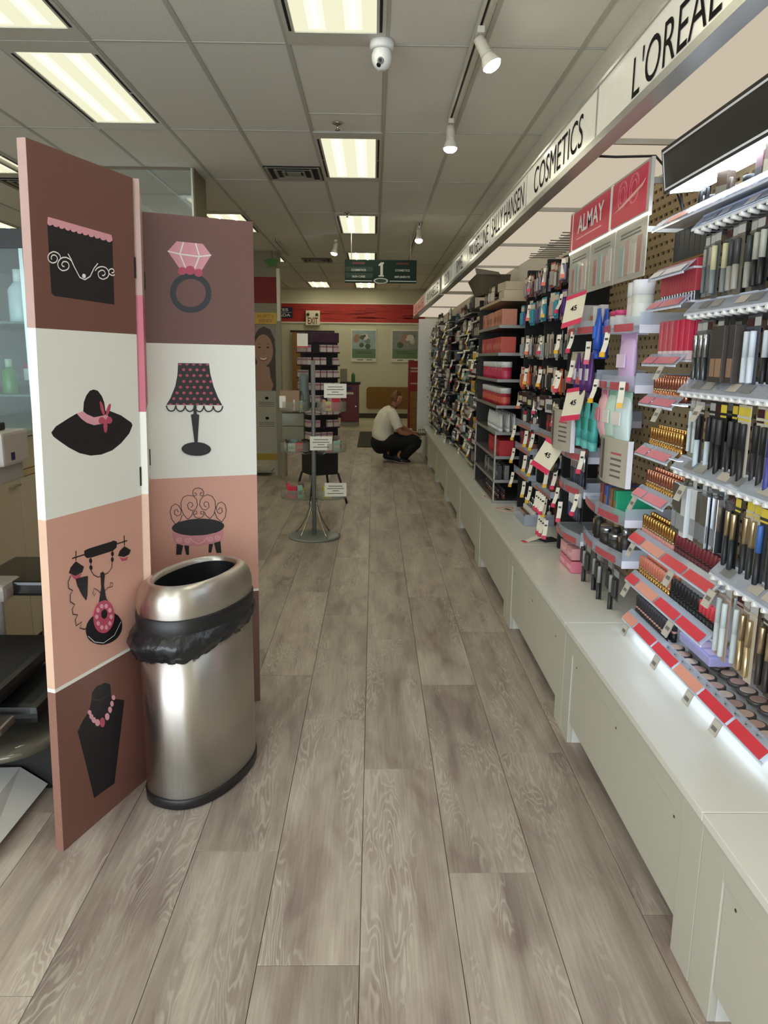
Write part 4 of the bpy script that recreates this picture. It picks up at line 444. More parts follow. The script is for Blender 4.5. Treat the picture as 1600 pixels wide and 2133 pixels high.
def poster(x0, x1, z0, z1, lab, seed):
    t = thing('framed_poster', lab, 'poster', (0, 18.2, 0)); random.seed(seed)
    G().bbox(x0, x1, -0.03, 0, z0, z1, 0.004).build('poster_frame', TW, t)
    a, b = x0+0.02, x1-0.02; hz = z0+0.30
    G().box(a, b, -0.033, -0.03, z0+0.085, z1-0.03).build('poster_print', mat('poster_green', (96, 120, 78), 0.4), t)
    G().box(a, b, -0.034, -0.033, hz, z1-0.03).build('poster_sky', mat('poster_sky%d' % seed, (150, 166, 160) if seed == 1 else (132, 132, 122), 0.4, var=0.4, scale=7), t)
    for i in range(9):
        x = random.uniform(a+0.06, b-0.08); z = random.uniform(hz+0.04, z1-0.14); r = random.uniform(0.035, 0.085)
        c = random.choice([(70, 92, 60), (188, 182, 170), (160, 120, 100), (120, 128, 110), (206, 200, 190), (84, 70, 62)])
        G().prism([(x+r*math.cos(k*0.7), z+r*random.uniform(0.7, 1.1)*math.sin(k*0.7)) for k in range(9)], 'y', -0.0345-0.0003*i, -0.034).build('poster_shape', C(c), t)
    G().box(a+0.1, b-0.08, -0.0345, -0.033, hz-0.10, hz-0.085).box(a+0.08, b-0.16, -0.0345, -0.033, hz-0.06, hz-0.05).build('poster_line', mat('poster_dark', (58, 74, 48), 0.5), t)
    G().box(a+0.12, a+0.26, -0.0315, -0.03, z0+0.04, z0+0.055).box(b-0.22, b-0.08, -0.0315, -0.03, z0+0.04, z0+0.055).build('poster_caption', INK, t)
poster(-0.535, 0.065, 1.335, 2.09, 'white framed poster of a pale scene over green, left of its twin', 1); poster(0.42, 1.06, 1.335, 2.09, 'white framed poster of dim figures over green, beside the signs', 2)
tag(G().prism([(x, z) for x, z in [(-0.18+0.05*(1-math.cos(q))-0, 0) for q in []]] or [(-0.12, 0.23), (0.92, 0.23), (0.97, 0.28), (0.97, 0.70), (0.92, 0.75), (-0.12, 0.75), (-0.17, 0.70), (-0.17, 0.28)], 'y', 18.165, 18.19).build('cork_board', mat('cork', (134, 96, 48), 0.9, var=0.12, scale=60)), 'brown cork panel with rounded corners low on the far wall', 'board')
# doorway with timber leaf
t = struct(G().box(-1.97, -0.93, 18.17, 18.2, 2.0, 2.05).build('door_1', mat('door_dark', (40, 34, 28), 0.7)))
G().box(-1.97, -1.93, 18.16, 18.2, 0, 2.0).build('door_jamb', TW, t); G().box(-1.93, -1.70, 18.10, 18.14, 0.01, 2.0).build('door_leaf', mat('door_wood', (150, 108, 58), 0.5, var=0.2, scale=5), t)
G().box(-1.70, -1.62, 18.12, 18.18, 0, 2.0).build('door_edge', TW, t); G().box(-1.62, -0.95, 18.17, 18.19, 0.0, 2.0).build('doorway_shade_panel', mat('door_shadow', (70, 62, 50), 0.8), t)  # dark panel paints the shade inside the open doorway
# red cabinet with black top
t = thing('red_cabinet', 'dark red cabinet with black top standing before the far wall', 'cabinet', (-0.50, 15.9, 0))
RC = mat('cabinet_red', (112, 18, 20), 0.4)
G().bbox(-0.19, 0.19, 0, 0.5, 0.10, 0.88, 0.004).build('body', RC, t); G().bbox(-0.2, 0.22, -0.02, 0.52, 0.88, 0.925, 0.005).build('top', TRD, t)
d = G().bbox(-0.17, 0.17, -0.015, 0, 0.12, 0.66, 0.004).build('door', RC, t); G().lathe([(0.014, 0), (0.016, 0.02)], seg=10).build('knob', CH, d).matrix_local = Matrix.Translation((0.13, -0.015, 0.43)) @ Matrix.Rotation(math.pi/2, 4, 'X')
G().box(-0.16, 0.08, -0.012, -0.004, 0.575+0.10, 0.62+0.10).build('label_strip', TW, t); G().box(-0.15, 0.04, -0.004, 0, 0.76, 0.83).build('dark_panel', NB, t); G().box(-0.19, 0.19, 0.03, 0.5, 0.0, 0.10).build('plinth', VM, t)
t = thing('green_bottle', 'green bottle standing on the dark red cabinet', 'bottle', (-0.43, 16.1, 0.925)); G().lathe([(0.035, 0), (0.04, 0.02), (0.04, 0.15), (0.022, 0.18)], seg=14).build('bottle_body', C((70, 120, 60), 0.3), t); G().lathe([(0.02, 0.18), (0.02, 0.225)], seg=12).build('cap', C((214, 214, 190)), t)
tag(G().bbox(-0.70, -0.56, 16.05, 16.2, 0.925, 1.2, 0.01).build('paper_stack', C((150, 140, 112))), 'dull beige upright pack beside the green bottle', 'pack')
# red promotional stand and bamboo shelf past the white end panel
t = thing('floor_display', 'red cardboard floor display behind the crouching person', 'display', (0.86, 15.2, 0))
G().bbox(-0.16, 0.3, 0, 0.3, 0.02, 1.38, 0.004).build('body', mat('promo_red', (150, 22, 26), 0.5), t)
for z in (1.22, 1.16, 0.92): G().box(-0.12, 0.2, -0.006, 0, z, z+0.03).build('caption', C((206, 170, 150)), t)
for i in range(5):
    tag(G().bbox(0.72, 0.86, 14.6, 14.8, 0.0+0.16*i, 0.158+0.16*i, 0.008).build('carton', C((142, 104, 50), 0.7)), 'small tan carton stacked past the white end panel', 'carton', 'tan cartons past the end panel')
tag(G().bbox(0.56, 0.62, 11.7, 12.1, 0.0, 0.32, 0.004).build('white_crate', C((200, 204, 196))), 'low white crate end beside the crouching person', 'crate')
# ================================================================ FOLDING SCREEN
BR = mat('screen_brown', (112, 74, 63), 0.5, var=0.03, scale=3); BR2 = mat('screen_rosebrown', (110, 76, 70), 0.5, var=0.03, scale=3); WH = mat('screen_white', (228, 228, 218), 0.45, var=0.02, scale=3)
PK = mat('screen_pink', (206, 156, 138), 0.5, var=0.03, scale=3); HP = mat('screen_hotpink', (186, 96, 112), 0.5); EDG = mat('screen_edge_rose', (176, 146, 138), 0.5); EDP = mat('screen_edge_peach', (214, 178, 154), 0.5)
INKC = {'K': mat('print_black', (24, 21, 24), 0.5), 'K2': mat('print_slate', (38, 42, 48), 0.5), 'P': mat('print_pink', (218, 156, 166), 0.5), 'D': mat('print_rose', (182, 76, 98), 0.5), 'W': mat('print_white', (236, 232, 226), 0.5), 'W2': mat('print_grey', (70, 66, 64), 0.5), 'P2': mat('print_mauve', (198, 134, 138), 0.5), 'P3': mat('print_blush', (236, 178, 186), 0.5)}
INKN = list(INKC)
SCR = thing('folding_screen', 'three panel folding screen printed with hat, lamp and jewellery motifs', 'screen')
PTS = [(-0.895, 1.957), (-0.762, 2.35), (-0.882, 2.772), (-0.467, 2.941)]
LEAN = [0.068, 0.05, 0.032]
BANDS = [[(0.0, 0.497, 'b'), (0.497, 0.508, 'w'), (0.508, 0.99, 'p'), (0.99, 1.486, 'w'), (1.486, 1.93, 'b')],
         [(0.0, 0.5, 'b'), (0.5, 0.99, 'p'), (0.99, 1.25, 'w'), (1.25, 1.6, 'h'), (1.6, 1.93, 'e')],
         [(0.0, 0.488, 'B'), (0.488, 0.498, 'w'), (0.498, 0.968, 'p'), (0.968, 1.467, 'w'), (1.467, 1.915, 'B')]]
BM = {'b': BR, 'B': BR2, 'w': WH, 'p': PK, 'h': HP, 'e': EDG}
def motif(nm):
    for k in ('hat', 'flower', 'lamp', 'dot', 'scallop', 'ring', 'gem', 'pouch', 'swirl', 'phone', 'dial', 'bust', 'necklace', 'chair', 'skirt'):
        if k in nm.replace('printed_', '').split('_'): break
    if nm.startswith('printed_pouch'): return 'printed_pouch'
    if nm.startswith('printed_skirt'): return 'printed_chair'
    return {'hat': 'printed_hat', 'flower': 'printed_hat', 'lamp': 'printed_lamp', 'dot': 'printed_lamp', 'scallop': 'printed_lamp', 'ring': 'printed_ring', 'gem': 'printed_ring', 'pouch': 'printed_pouch', 'swirl': 'printed_pouch', 'phone': 'printed_telephone', 'dial': 'printed_telephone', 'bust': 'printed_bust', 'necklace': 'printed_bust', 'chair': 'printed_chair', 'skirt': 'printed_chair'}[k]
for i in range(3):
    a = Vector((*PTS[i], 0)); b = Vector((*PTS[i+1], 0)); L = (b-a).length; e = (b-a)/L; up = Vector((LEAN[i]/1.93, 0, 1)); nrm = e.cross(up).normalized()
    if i == 1: nrm = -nrm
    if nrm.y > 0 and i != 1: nrm = -nrm
    Mx = Matrix(((e.x, up.x, nrm.x, a.x), (e.y, up.y, nrm.y, a.y), (e.z, up.z, nrm.z, a.z), (0, 0, 0, 1)))
    P = bpy.data.objects.new('screen_panel', None); COL.objects.link(P); P.parent = SCR; P.matrix_local = Mx
    for v0, v1, c in BANDS[i]:
        G().box(0, L, v0, v1, -0.026, 0).build('panel_stripe', BM[c], P)
        edge = {'b': EDG, 'B': BR2, 'w': WH, 'p': EDP, 'h': HP, 'e': EDG}[c]
        if v1 < 0.6 and c == 'b': edge = mat('screen_edge_brown', (134, 96, 84), 0.5)
        G().box(-0.0012, 0, v0, v1, -0.026, 0).build('panel_edge', edge, P)
    if i == 0 or i == 2:
        gr = {}
        for k, nm, c, wd, pts in DECALS:
            if k != i+1: continue
            mo = motif(nm); g, n = gr.setdefault(mo, [G(), 0]); z = 0.0006+0.00012*n; gr[mo][1] += 1
            q = [(x/1000, y/1000) for x, y in pts]
            if not wd: g.prism(q, 'z', 0, z, INKN.index(c))
            else:
                h = wd/2000; lf = []; rt = []
                for t in range(len(q)):
                    p0 = Vector(q[max(t-1, 0)]); p1 = Vector(q[min(t+1, len(q)-1)]); d = (p1-p0)
                    d = d.normalized() if d.length > 1e-6 else Vector((1, 0)); nn = Vector((-d.y, d.x))*h
                    lf.append((q[t][0]+nn.x, q[t][1]+nn.y)); rt.append((q[t][0]-nn.x, q[t][1]-nn.y))
                for t in range(len(q)-1): g.add([(*lf[t], z), (*rt[t], z), (*rt[t+1], z), (*lf[t+1], z)], [(0, 1, 2, 3)], INKN.index(c))
        for mo, (g, n) in gr.items(): g.build(mo, [INKC[c] for c in INKN], P)
    for z in (0.3, 1.05, 1.68):
        if i < 2: G().box(L-0.004, L+0.004, z-0.03, z+0.03, -0.03, 0.001).build('hinge', TRD, P)
# ================================================================ OVAL STEEL BIN
def steel_mat():
    m = mat('brushed_steel', (208, 204, 196), 0.3, 1.0, var=0.05); nt = m.node_tree
    tg = nt.nodes.new('ShaderNodeTangent'); tg.direction_type = 'RADIAL'; tg.axis = 'Z'; nt.links.new(tg.outputs[0], nt.nodes['Principled BSDF'].inputs['Tangent']); nt.nodes['Principled BSDF'].inputs['Anisotropic'].default_value = 0.85; nt.nodes['Principled BSDF'].inputs['Anisotropic Rotation'].default_value = 0.25
    tc = nt.nodes.new('ShaderNodeTexCoord'); mp = nt.nodes.new('ShaderNodeMapping'); mp.inputs['Scale'].default_value = (220, 220, 3)
    n = nt.nodes.new('ShaderNodeTexNoise'); n.inputs['Scale'].default_value = 1; n.inputs['Detail'].default_value = 2
    nt.links.new(tc.outputs['Object'], mp.inputs[0]); nt.links.new(mp.outputs[0], n.inputs['Vector'])
    r = nt.nodes.new('ShaderNodeMapRange'); r.inputs[3].default_value = 0.32; r.inputs[4].default_value = 0.40
    nt.links.new(n.outputs[0], r.inputs[0]); nt.links.new(r.outputs[0], nt.nodes['Principled BSDF'].inputs['Roughness'])
    return m
STEEL = steel_mat(); BLK = mat('bin_black', (26, 26, 27), 0.4)
BL, BW_ = 0.228, 0.142
def oval(hl, hw, z, n=56, wob=0.0):
    out = []
    for k in range(n):
        t = 2*math.pi*k/n; c, s = math.cos(t), math.sin(t); ex = 0.62
        x = hw*math.copysign(abs(c)**0.82, c); y = hl*math.copysign(abs(s)**0.92, s)
        w_ = 1+wob*(math.sin(7*t+z*40)+0.6*math.sin(13*t+2)+0.5*math.sin(23*t+z*90)) if wob else 1
        out.append((x*w_, y*w_, z))
    return out
bn = thing('trash_bin', 'oval brushed steel trash bin with open top and black liner', 'trash bin', (-0.580, 2.385, 0), -math.atan2(0.35, 0.937))
bn.scale = (1.02, 1.02, 1.045)
G().loops([oval(BL-0.004, BW_-0.004, 0.0), oval(BL+0.003, BW_+0.003, 0.004), oval(BL+0.004, BW_+0.004, 0.03), oval(BL, BW_, 0.036)]).build('base_ring', BLK, bn)
G().loops([oval(BL-0.001, BW_-0.001, 0.034), oval(BL-0.001, BW_-0.001, 0.56)]).build('body', STEEL, bn)
G().loops([oval(BL+0.004, BW_+0.004, 0.552), oval(BL+0.005, BW_+0.005, 0.556), oval(BL+0.005, BW_+0.005, 0.606), oval(BL+0.002, BW_+0.002, 0.609)]).build('collar', BLK, bn)
rim = [(0.0, 0.607), (0.002, 0.63), (0.0, 0.652), (-0.006, 0.672), (-0.016, 0.688), (-0.030, 0.698), (-0.042, 0.701), (-0.050, 0.697), (-0.054, 0.686)]
G().loops([oval(BL+d, BW_+d, z) for d, z in rim], cap=False).build('lid_rim', STEEL, bn)
G().loops([oval(BL-0.054, BW_-0.054, 0.687), oval(BL-0.05, BW_-0.05, 0.62), oval(BL-0.05, BW_-0.05, 0.45)], cap=False).loops([oval(BL-0.05, BW_-0.05, 0.452), oval(0.01, 0.008, 0.451)], cap=False).build('inner_bucket', BLK, bn)
def liner():
    g = G(); rows = []; n = 120
    for r in range(9):
        f = r/8; row = []
        for k in range(n):
            t = 2*math.pi*k/n; base = oval(BL, BW_, 0, n)[k]
            px, py = base[0], base[1]
            lowside = 0.5-0.5*(py/BL)*0.9+0.12*(-px/BW_)            # bag hangs lower at the front and left
            drop = 0.022+0.075*max(0.0, min(1.0, lowside))+0.005*math.sin(5*t)+0.003*math.sin(11*t+1)+0.002*math.sin(29*t)
            out = 0.004+0.030*math.sin(math.pi*min(1, f*1.08))*max(0.25, lowside)+0.004*f*math.sin(11*t+4*f)+0.004*math.sin(23*t+7*f)*f+0.003*math.sin(37*t+12*f)*f+0.008*f*max(0, -px/BW_)
            l = math.hypot(px, py); row.append((px+px/l*out, py+py/l*out, 0.566-drop*f))
        rows.append(row)
    return g.loops(rows, cap=False)
liner().build('bin_liner', mat('liner_plastic', (30, 32, 34), 0.25, var=0.3, scale=45, bump=1.0), bn)
# ================================================================ SALON CORNER (left)
CREAM = mat('cabinet_cream', (186, 174, 148), 0.45, var=0.02); 
cb = thing('base_cabinet', 'cream salon base cabinet with drawers over doors behind the screen', 'cabinet')
XF = -1.62
G().box(-2.15, XF-0.02, 2.0, 5.4, 0.08, 1.05).build('carcass', CREAM, cb); G().bbox(-2.16, XF+0.012, 1.98, 5.42, 1.05, 1.078, 0.004).build('counter_top', mat('salon_top', (190, 186, 168), 0.25), cb); G().box(-2.15, XF-0.07, 2.0, 5.4, 0, 0.08).build('kick_plate', KICK, cb)
for y in (2.46, 2.94, 3.42, 3.90, 4.38):
    d = G().bbox(XF-0.02, XF, y-0.477, y-0.003, 0.90, 1.045, 0.003).build('drawer', CREAM, cb); G().box(XF, XF+0.02, y-0.11, y-0.03, 1.018, 1.024).build('handle', CH, d)
    d = G().bbox(XF-0.02, XF, y-0.477, y-0.003, 0.09, 0.865, 0.003).build('door', CREAM, cb); G().box(XF, XF+0.02, y-0.11, y-0.03, 0.838, 0.844).build('handle', CH, d)
G().bbox(XF-0.02, XF+0.004, 2.0, 5.4, 0.868, 0.897, 0.003).build('edge_rail', mat('rail_gold', (176, 158, 110), 0.4), cb)
case = thing('glass_case', 'glass display case with dark top rail on the salon cabinet', 'display case')
GLS = acrylic('case_glass', (240, 250, 250), 0.08, 1.0); CASEB = mat('case_back_reflection', (206, 212, 214), 0.25, var=0.10, scale=2)  # pale blue-grey back colour stands in for mirror reflections
G().bbox(-2.15, -1.545, 3.5, 5.3, 1.88, 1.965, 0.003).build('top_rail', mat('case_dark', (22, 30, 32), 0.5), case)
G().box(-2.15, -2.13, 3.5, 5.3, 1.08, 1.88).box(-2.13, -1.56, 5.28, 5.3, 1.08, 1.88).build('back_panel', CASEB, case)
G().box(-2.13, -1.56, 3.50, 3.505, 1.08, 1.88).build('side_glass', GLS, case); G().box(-1.565, -1.56, 3.505, 5.28, 1.08, 1.88).build('front_glass', GLS, case)
G().box(-1.572, -1.555, 3.49, 3.51, 1.08, 1.88).build('corner_post', mat('case_post', (150, 172, 172), 0.2, 0.3), case)
for z in (1.558, 1.230): G().box(-2.13, -1.575, 3.52, 5.27, z, z+0.01).build('glass_shelf', acrylic('shelf_glass', (170, 196, 190), 0.25, 0.9), case)
def bottle(x, y, z, r, h, c, cc, lab, name='bottle', cat='bottle'):
    t = thing(name, lab, cat, (x, y, z)); G().lathe([(r*0.95, 0), (r, 0.006), (r, h*0.62), (r*0.55, h*0.74), (r*0.4, h*0.78)], seg=14).build('bottle_body', C(c, 0.25), t)
    G().lathe([(r*0.45, h*0.76), (r*0.45, h)], seg=12).build('cap', C(cc), t)
bottle(-1.80, 3.62, 1.568, 0.055, 0.20, (196, 208, 216), (224, 226, 226), 'pale frosted bottle on the upper glass shelf'); bottle(-1.66, 3.66, 1.568, 0.05, 0.24, (206, 214, 220), (230, 230, 230), 'tall white bottle on the upper glass shelf by the corner post')
bottle(-1.72, 3.62, 1.24, 0.035, 0.16, (64, 128, 48), (180, 196, 170), 'green bottle on the lower glass shelf of the case'); bottle(-1.60, 3.75, 1.08, 0.05, 0.14, (110, 168, 156), (180, 210, 200), 'teal jar on the cabinet inside the glass case', 'jar', 'jar')
tag(G().bbox(-1.70, -1.585, 3.80, 4.0, 1.24, 1.44, 0.004).build('black_carton', C((28, 28, 30))), 'black carton standing on the lower glass shelf', 'carton')
for i in range(2):
    t = thing('hanging_packet', 'small red and white packet before the black carton', 'packet', (-1.672+0.034*i, 3.70, 1.30), 0, 'red and white packets in the glass case')
    G().bbox(-0.016, 0.016, -0.004, 0.004, 0, 0.075, 0.002).build('packet_body', C((212, 206, 200)), t); G().box(-0.0165, 0.0165, -0.0045, 0.0045, 0.055, 0.078).build('packet_top', C((150, 30, 34)), t)
t = thing('salon_machine', 'light grey salon appliance on a post at the cabinet', 'appliance', (-1.47, 2.93, 0)); GY_ = mat('appliance_grey', (168, 164, 156), 0.4)
G().bbox(-0.12, 0.075, -0.10, 0.12, 1.0, 1.13, 0.012).build('housing', GY_, t); G().bbox(-0.118, 0.055, -0.108, 0.1, 0.93, 1.02, 0.01).build('lower_housing', mat('appliance_shade', (150, 146, 140), 0.4), t)
G().box(0.0745, 0.0765, -0.04, -0.01, 1.02, 1.05).build('badge', NB, t); G().tube([(-0.05, 0, 0.03), (-0.05, 0, 1.0)], 0.02, 10).build('post', GY_, t); G().lathe([(0.06, 0), (0.06, 0.015), (0.03, 0.03)], -0.05, 0, 20).build('foot', GY_, t)
G().bbox(-0.10, 0.02, -0.08, 0.05, 1.13, 1.16, 0.006).build('tray', TRD, t)
# reclining salon seat: white base, black pads, chrome ring, clear foot plate
t = thing('salon_chair', 'black padded salon chair with white wedge base and chrome ring', 'chair', (0, 0, 0))
DKP = mat('black_vinyl', (20, 21, 22), 0.45); WP = mat('white_plastic', (212, 212, 206), 0.35)
G().loops([[(-1.58, 1.75, 0.02), (-1.085, 1.86, 0.02), (-1.068, 2.262, 0.03), (-1.58, 2.262, 0.03)], [(-1.58, 1.75, 0.10), (-1.13, 1.88, 0.10), (-1.150, 2.255, 0.095), (-1.58, 2.255, 0.095)], [(-1.58, 1.80, 0.13), (-1.20, 1.95, 0.13), (-1.22, 2.24, 0.10), (-1.58, 2.24, 0.10)]], smooth=False).build('wedge_base', WP, t)
G().bbox(-1.42, -0.99, 2.275, 2.85, 0.0, 0.20, 0.02).build('black_body', mat('body_black', (20, 19, 17), 0.6), t)
G().loops([[( -1.17+0.20*s*math.cos(q), 2.32+0.26*s*math.sin(q), z) for q in [2*math.pi*i/28 for i in range(28)]] for s, z in ((0.9, 0.20), (1.0, 0.215), (0.97, 0.235), (0.6, 0.228))]).build('foot_plate', mat('plate_grey', (96, 92, 80), 0.08, 0.3), t)
G().bbox(-1.50, -1.05, 2.20, 2.75, 0.27, 0.335, 0.025).build('seat_pad', DKP, t); G().bbox(-1.50, -1.13, 2.02, 2.62, 0.37, 0.42, 0.022).build('back_pad', DKP, t)
G().bbox(-1.50, -1.10, 2.06, 2.16, 0.305, 0.33, 0.008).build('pad_rail', mat('rail_grey', (120, 114, 106), 0.3, 0.5), t)
G().tube([(-1.25, 2.30, 0.34), (-1.21, 2.40, 0.355), (-1.15, 2.49, 0.36), (-1.05, 2.55, 0.36), (-0.95, 2.57, 0.36)], 0.009, 8).build('chrome_ring', mat('chrome_bright', (214, 210, 200), 0.1, 1.0), t)
G().bbox(-1.46, -1.10, 2.62, 2.98, 0.56, 0.615, 0.012).build('work_tray', mat('tray_black', (26, 28, 24), 0.12), t); G().bbox(-1.58, -1.30, 2.55, 2.70, 0.555, 0.62, 0.02).build('arm_rest', mat('arm_grey', (142, 136, 130), 0.4), t)
G().tube([(-1.28, 2.85, 0.56), (-1.28, 2.80, 0.2)], 0.02, 10).build('tray_post', CH, t)
# mirrored column and plain column with the red band
MIR = mat('mirror', (214, 222, 218), 0.06, 1.0, var=0.01); 
cm = struct(G().box(-2.82, -1.556, 6.91, 7.37, 0, CZ).build('wall_mirror_column', mat('column_olive', (120, 112, 88), 0.6)))
G().box(-2.80, -1.58, 6.902, 6.91, 0.0, CZ-0.02).build('mirror_pane', MIR, cm); G().box(-1.582, -1.566, 6.896, 6.91, 0.0, CZ).build('mirror_trim', mat('trim_silver', (200, 204, 190), 0.3, 0.3), cm)
cw = struct(G().box(-3.2, -1.49, 12.0, 12.45, 0, CZ).build('wall_column', mat('column_grey', (150, 146, 128), 0.7)))
G().box(-3.2, -1.485, 11.985, 12.0, 2.24, 2.625).build('column_band', mat('band_red_dark', (128, 22, 20), 0.6), cw); G().box(-1.50, -1.455, 11.97, 12.02, 1.90, 2.75).build('corner_strip', mat('strip_white', (232, 228, 214), 0.4), cw)
t = thing('hanging_leaf', 'green cut-out leaf hanging from the ceiling by the column', 'decoration', (-1.54, 11.8, 0))
G().prism([(-0.13, 2.84), (-0.05, 2.79), (-0.06, 2.75), (0.02, 2.76), (0.09, 2.74), (0.07, 2.80), (0.13, 2.83), (0.04, 2.87), (-0.03, 2.88)], 'y', -0.006, 0.006).build('leaf', C((66, 120, 44)), t); G().tube([(0, 0, 2.86), (0, 0, CZ)], 0.003, 5).build('string', TRD, t)
# ================================================================ SKIN CARE FLOOR STAND WITH PORTRAIT
t = thing('portrait_display', 'tall white floor stand with smiling portrait and yellow name board', 'display', (0, 9.1, 0))
GRW = mat('stand_white', (176, 172, 154), 0.5); YEL = mat('name_yellow', (206, 172, 52), 0.5); SKI = mat('print_skin', (172, 130, 102), 0.5); HAI = mat('print_hair', (72, 52, 38), 0.5)
G().bbox(-1.62, -1.165, 0.0, 0.05, 0.19, 1.80, 0.004).build('board', GRW, t); G().bbox(-1.165, -1.10, -0.01, 0.10, 0.0, 1.84, 0.004).build('side_post', mat('stand_post', (150, 146, 124), 0.5), t)
G().bbox(-1.62, -1.145, -0.03, 0.02, 1.80, 1.93, 0.004).build('name_board', YEL, t)
OR = mat('name_orange', (190, 110, 30), 0.5)
text("BURT'S", 'lettering', OR, (-1.27, -0.032, 1.892), FACE_CAM, t, 0.19, 0.036, 0.02); text('BEES', 'lettering', OR, (-1.27, -0.032, 1.84), FACE_CAM, t, 0.15, 0.036, 0.02)
def ov(cx, cz, rx, rz, n=22, a0=0, a1=2*math.pi): return [(cx+rx*math.cos(a0+(a1-a0)*i/n), cz+rz*math.sin(a0+(a1-a0)*i/n)) for i in range(n)]
pr = G().box(-1.61, -1.168, -0.004, 0, 1.025, 1.79).build('portrait_print', mat('print_bg', (150, 138, 118), 0.5), t)
fc = [('portrait_hair', HAI, ov(-1.30, 1.50, 0.135, 0.27)), ('portrait_hair', HAI, [(-1.22, 1.5), (-1.168, 1.45), (-1.168, 1.03), (-1.235, 1.03), (-1.25, 1.2)]), ('portrait_neck', SKI, [(-1.38, 1.36), (-1.24, 1.30), (-1.23, 1.18), (-1.195, 1.10), (-1.22, 1.03), (-1.6, 1.03), (-1.5, 1.15)]), ('portrait_face', SKI, ov(-1.305, 1.50, 0.112, 0.185)), ('portrait_hair', HAI, [(-1.36, 1.72), (-1.28, 1.70), (-1.21, 1.62), (-1.19, 1.50), (-1.17, 1.62), (-1.22, 1.74), (-1.3, 1.775)])]
for k, (n, m, p) in enumerate(fc): G().prism(p, 'y', -0.0055-0.0008*k, -0.004).build(n, m, pr)
for x in (-1.355, -1.255):
    G().prism(ov(x, 1.535, 0.020, 0.010, 10), 'y', -0.0105, -0.008).build('portrait_eye', HAI, pr); G().prism([(x-0.03, 1.565), (x, 1.580), (x+0.03, 1.568), (x, 1.572)], 'y', -0.0105, -0.008).build('portrait_brow', HAI, pr)
G().prism([(-1.375, 1.425), (-1.31, 1.412), (-1.245, 1.43), (-1.27, 1.385), (-1.31, 1.372), (-1.35, 1.385)], 'y', -0.0105, -0.008).build('portrait_lips', mat('lips', (140, 74, 66), 0.5), pr); G().prism([(-1.36, 1.418), (-1.31, 1.407), (-1.26, 1.421), (-1.28, 1.395), (-1.31, 1.387), (-1.34, 1.395)], 'y', -0.0115, -0.008).build('portrait_teeth', mat('teeth', (232, 224, 206), 0.4), pr)
G().prism([(-1.325, 1.46), (-1.295, 1.46), (-1.305, 1.475)], 'y', -0.0105, -0.008).build('portrait_nose', mat('print_skin_dark', (140, 100, 78), 0.5), pr)
for z in (0.94, 0.70): G().prism(ov(-1.28, z, 0.022, 0.018, 8), 'y', -0.004, 0).build('leaf_icon', INK, t)
for z in (0.885, 0.865, 0.84, 0.645, 0.625, 0.60): G().box(-1.38, -1.19, -0.003, 0, z, z+0.007).build('caption_line', mat('caption_grey', (110, 106, 92), 0.6), t)
G().box(-1.61, -1.165, -0.004, 0, 0.195, 0.27).build('base_stripe', mat('stripe_mustard', (170, 140, 30), 0.5), t)
G().bbox(-1.62, -1.55, 0, 0.05, 0, 0.19, 0.003).bbox(-1.20, -1.16, 0, 0.05, 0, 0.19, 0.003).build('leg', GRW, t); G().box(-1.55, -1.24, -0.02, 0.3, 0.04, 0.06).build('low_shelf', VM, t)
t = thing('white_stool', 'small pale side table behind the acrylic stand', 'table', (-0.92, 8.9, 0)); LG = mat('stool_pale', (150, 142, 116), 0.6)
G().bbox(-0.16, 0.2, -0.15, 0.2, 0.52, 0.56, 0.004).build('table_top', LG, t)
for x in (-0.14, 0.18):
    for y in (-0.13, 0.18): G().box(x-0.015, x+0.015, y-0.015, y+0.015, 0, 0.52).build('leg', LG, t)
# ================================================================ BLACK SPINNER RACK
t = thing('spinner_rack', 'black square spinner rack holding rows of small white boxes', 'display rack', (-0.53, 7.42, 0), math.radians(29))
RB = mat('rack_black', (18, 16, 18), 0.6); W2 = 0.135
G().box(-W2, W2, -W2, W2, 0.29, 1.60).build('core', RB, t); G().bbox(-W2-0.01, W2+0.01, -W2-0.01, W2+0.01, 1.56, 1.655, 0.006).build('header', mat('rack_plum', (62, 34, 52), 0.5, var=0.5, scale=30), t)
RSH = mat('rack_shelf', (34, 18, 28), 0.5)
for s in range(4):
    a, b = [(-1, -1), (1, -1), (1, 1), (-1, 1)][s]; G().tube([(a*W2, b*W2, 0.30), (a*0.20, b*0.20, 0.0)], 0.012, 8).build('leg', RB, t)
Rm = Matrix.Rotation(math.radians(29), 4, 'Z'); base = Vector((-0.53, 7.42, 0))
bx = G().bbox(-0.027, 0.027, -0.018, 0.018, 0, 0.066, 0.002).mesh('shade_box', C((196, 184, 176))); bx2 = G().bbox(-0.027, 0.027, -0.018, 0.018, 0, 0.066, 0.002).mesh('shade_box', C((188, 164, 164))); bl = G().box(-0.0275, 0.0275, -0.0185, 0.0185, 0.040, 0.058).mesh('box_band', C((150, 110, 120)))
for r in range(8):
    z = 1.478-0.118*r
    for face in (0, 1):
        n = Vector((0, -1, 0)) if face == 0 else Vector((-1, 0, 0))
        G().box(-W2, W2, -W2-0.045, -W2, z-0.016, z-0.004).build('rack_tray', RSH, t) if face == 0 else G().box(-W2-0.045, -W2, -W2, W2, z-0.016, z-0.004).build('rack_tray', RSH, t)
        for i in range(4):
            if (r*5+i*3+face) % 11 == 0: continue
            u = -0.10+0.0665*i; lp = Vector((u, -W2-0.022, z-0.004)) if face == 0 else Vector((-W2-0.022, u, z-0.004))
            o = link('shade_box', bx if (r+i) % 3 else bx2, None, base+Rm @ lp, math.radians(29) if face == 0 else math.radians(-61))
            side = 'front' if face == 0 else 'left'
            tag(o, 'small white and mauve box on the %s face of the black spinner rack' % side, 'box', 'boxes on the %s face of the spinner rack' % side); link('box_band', bl, o)
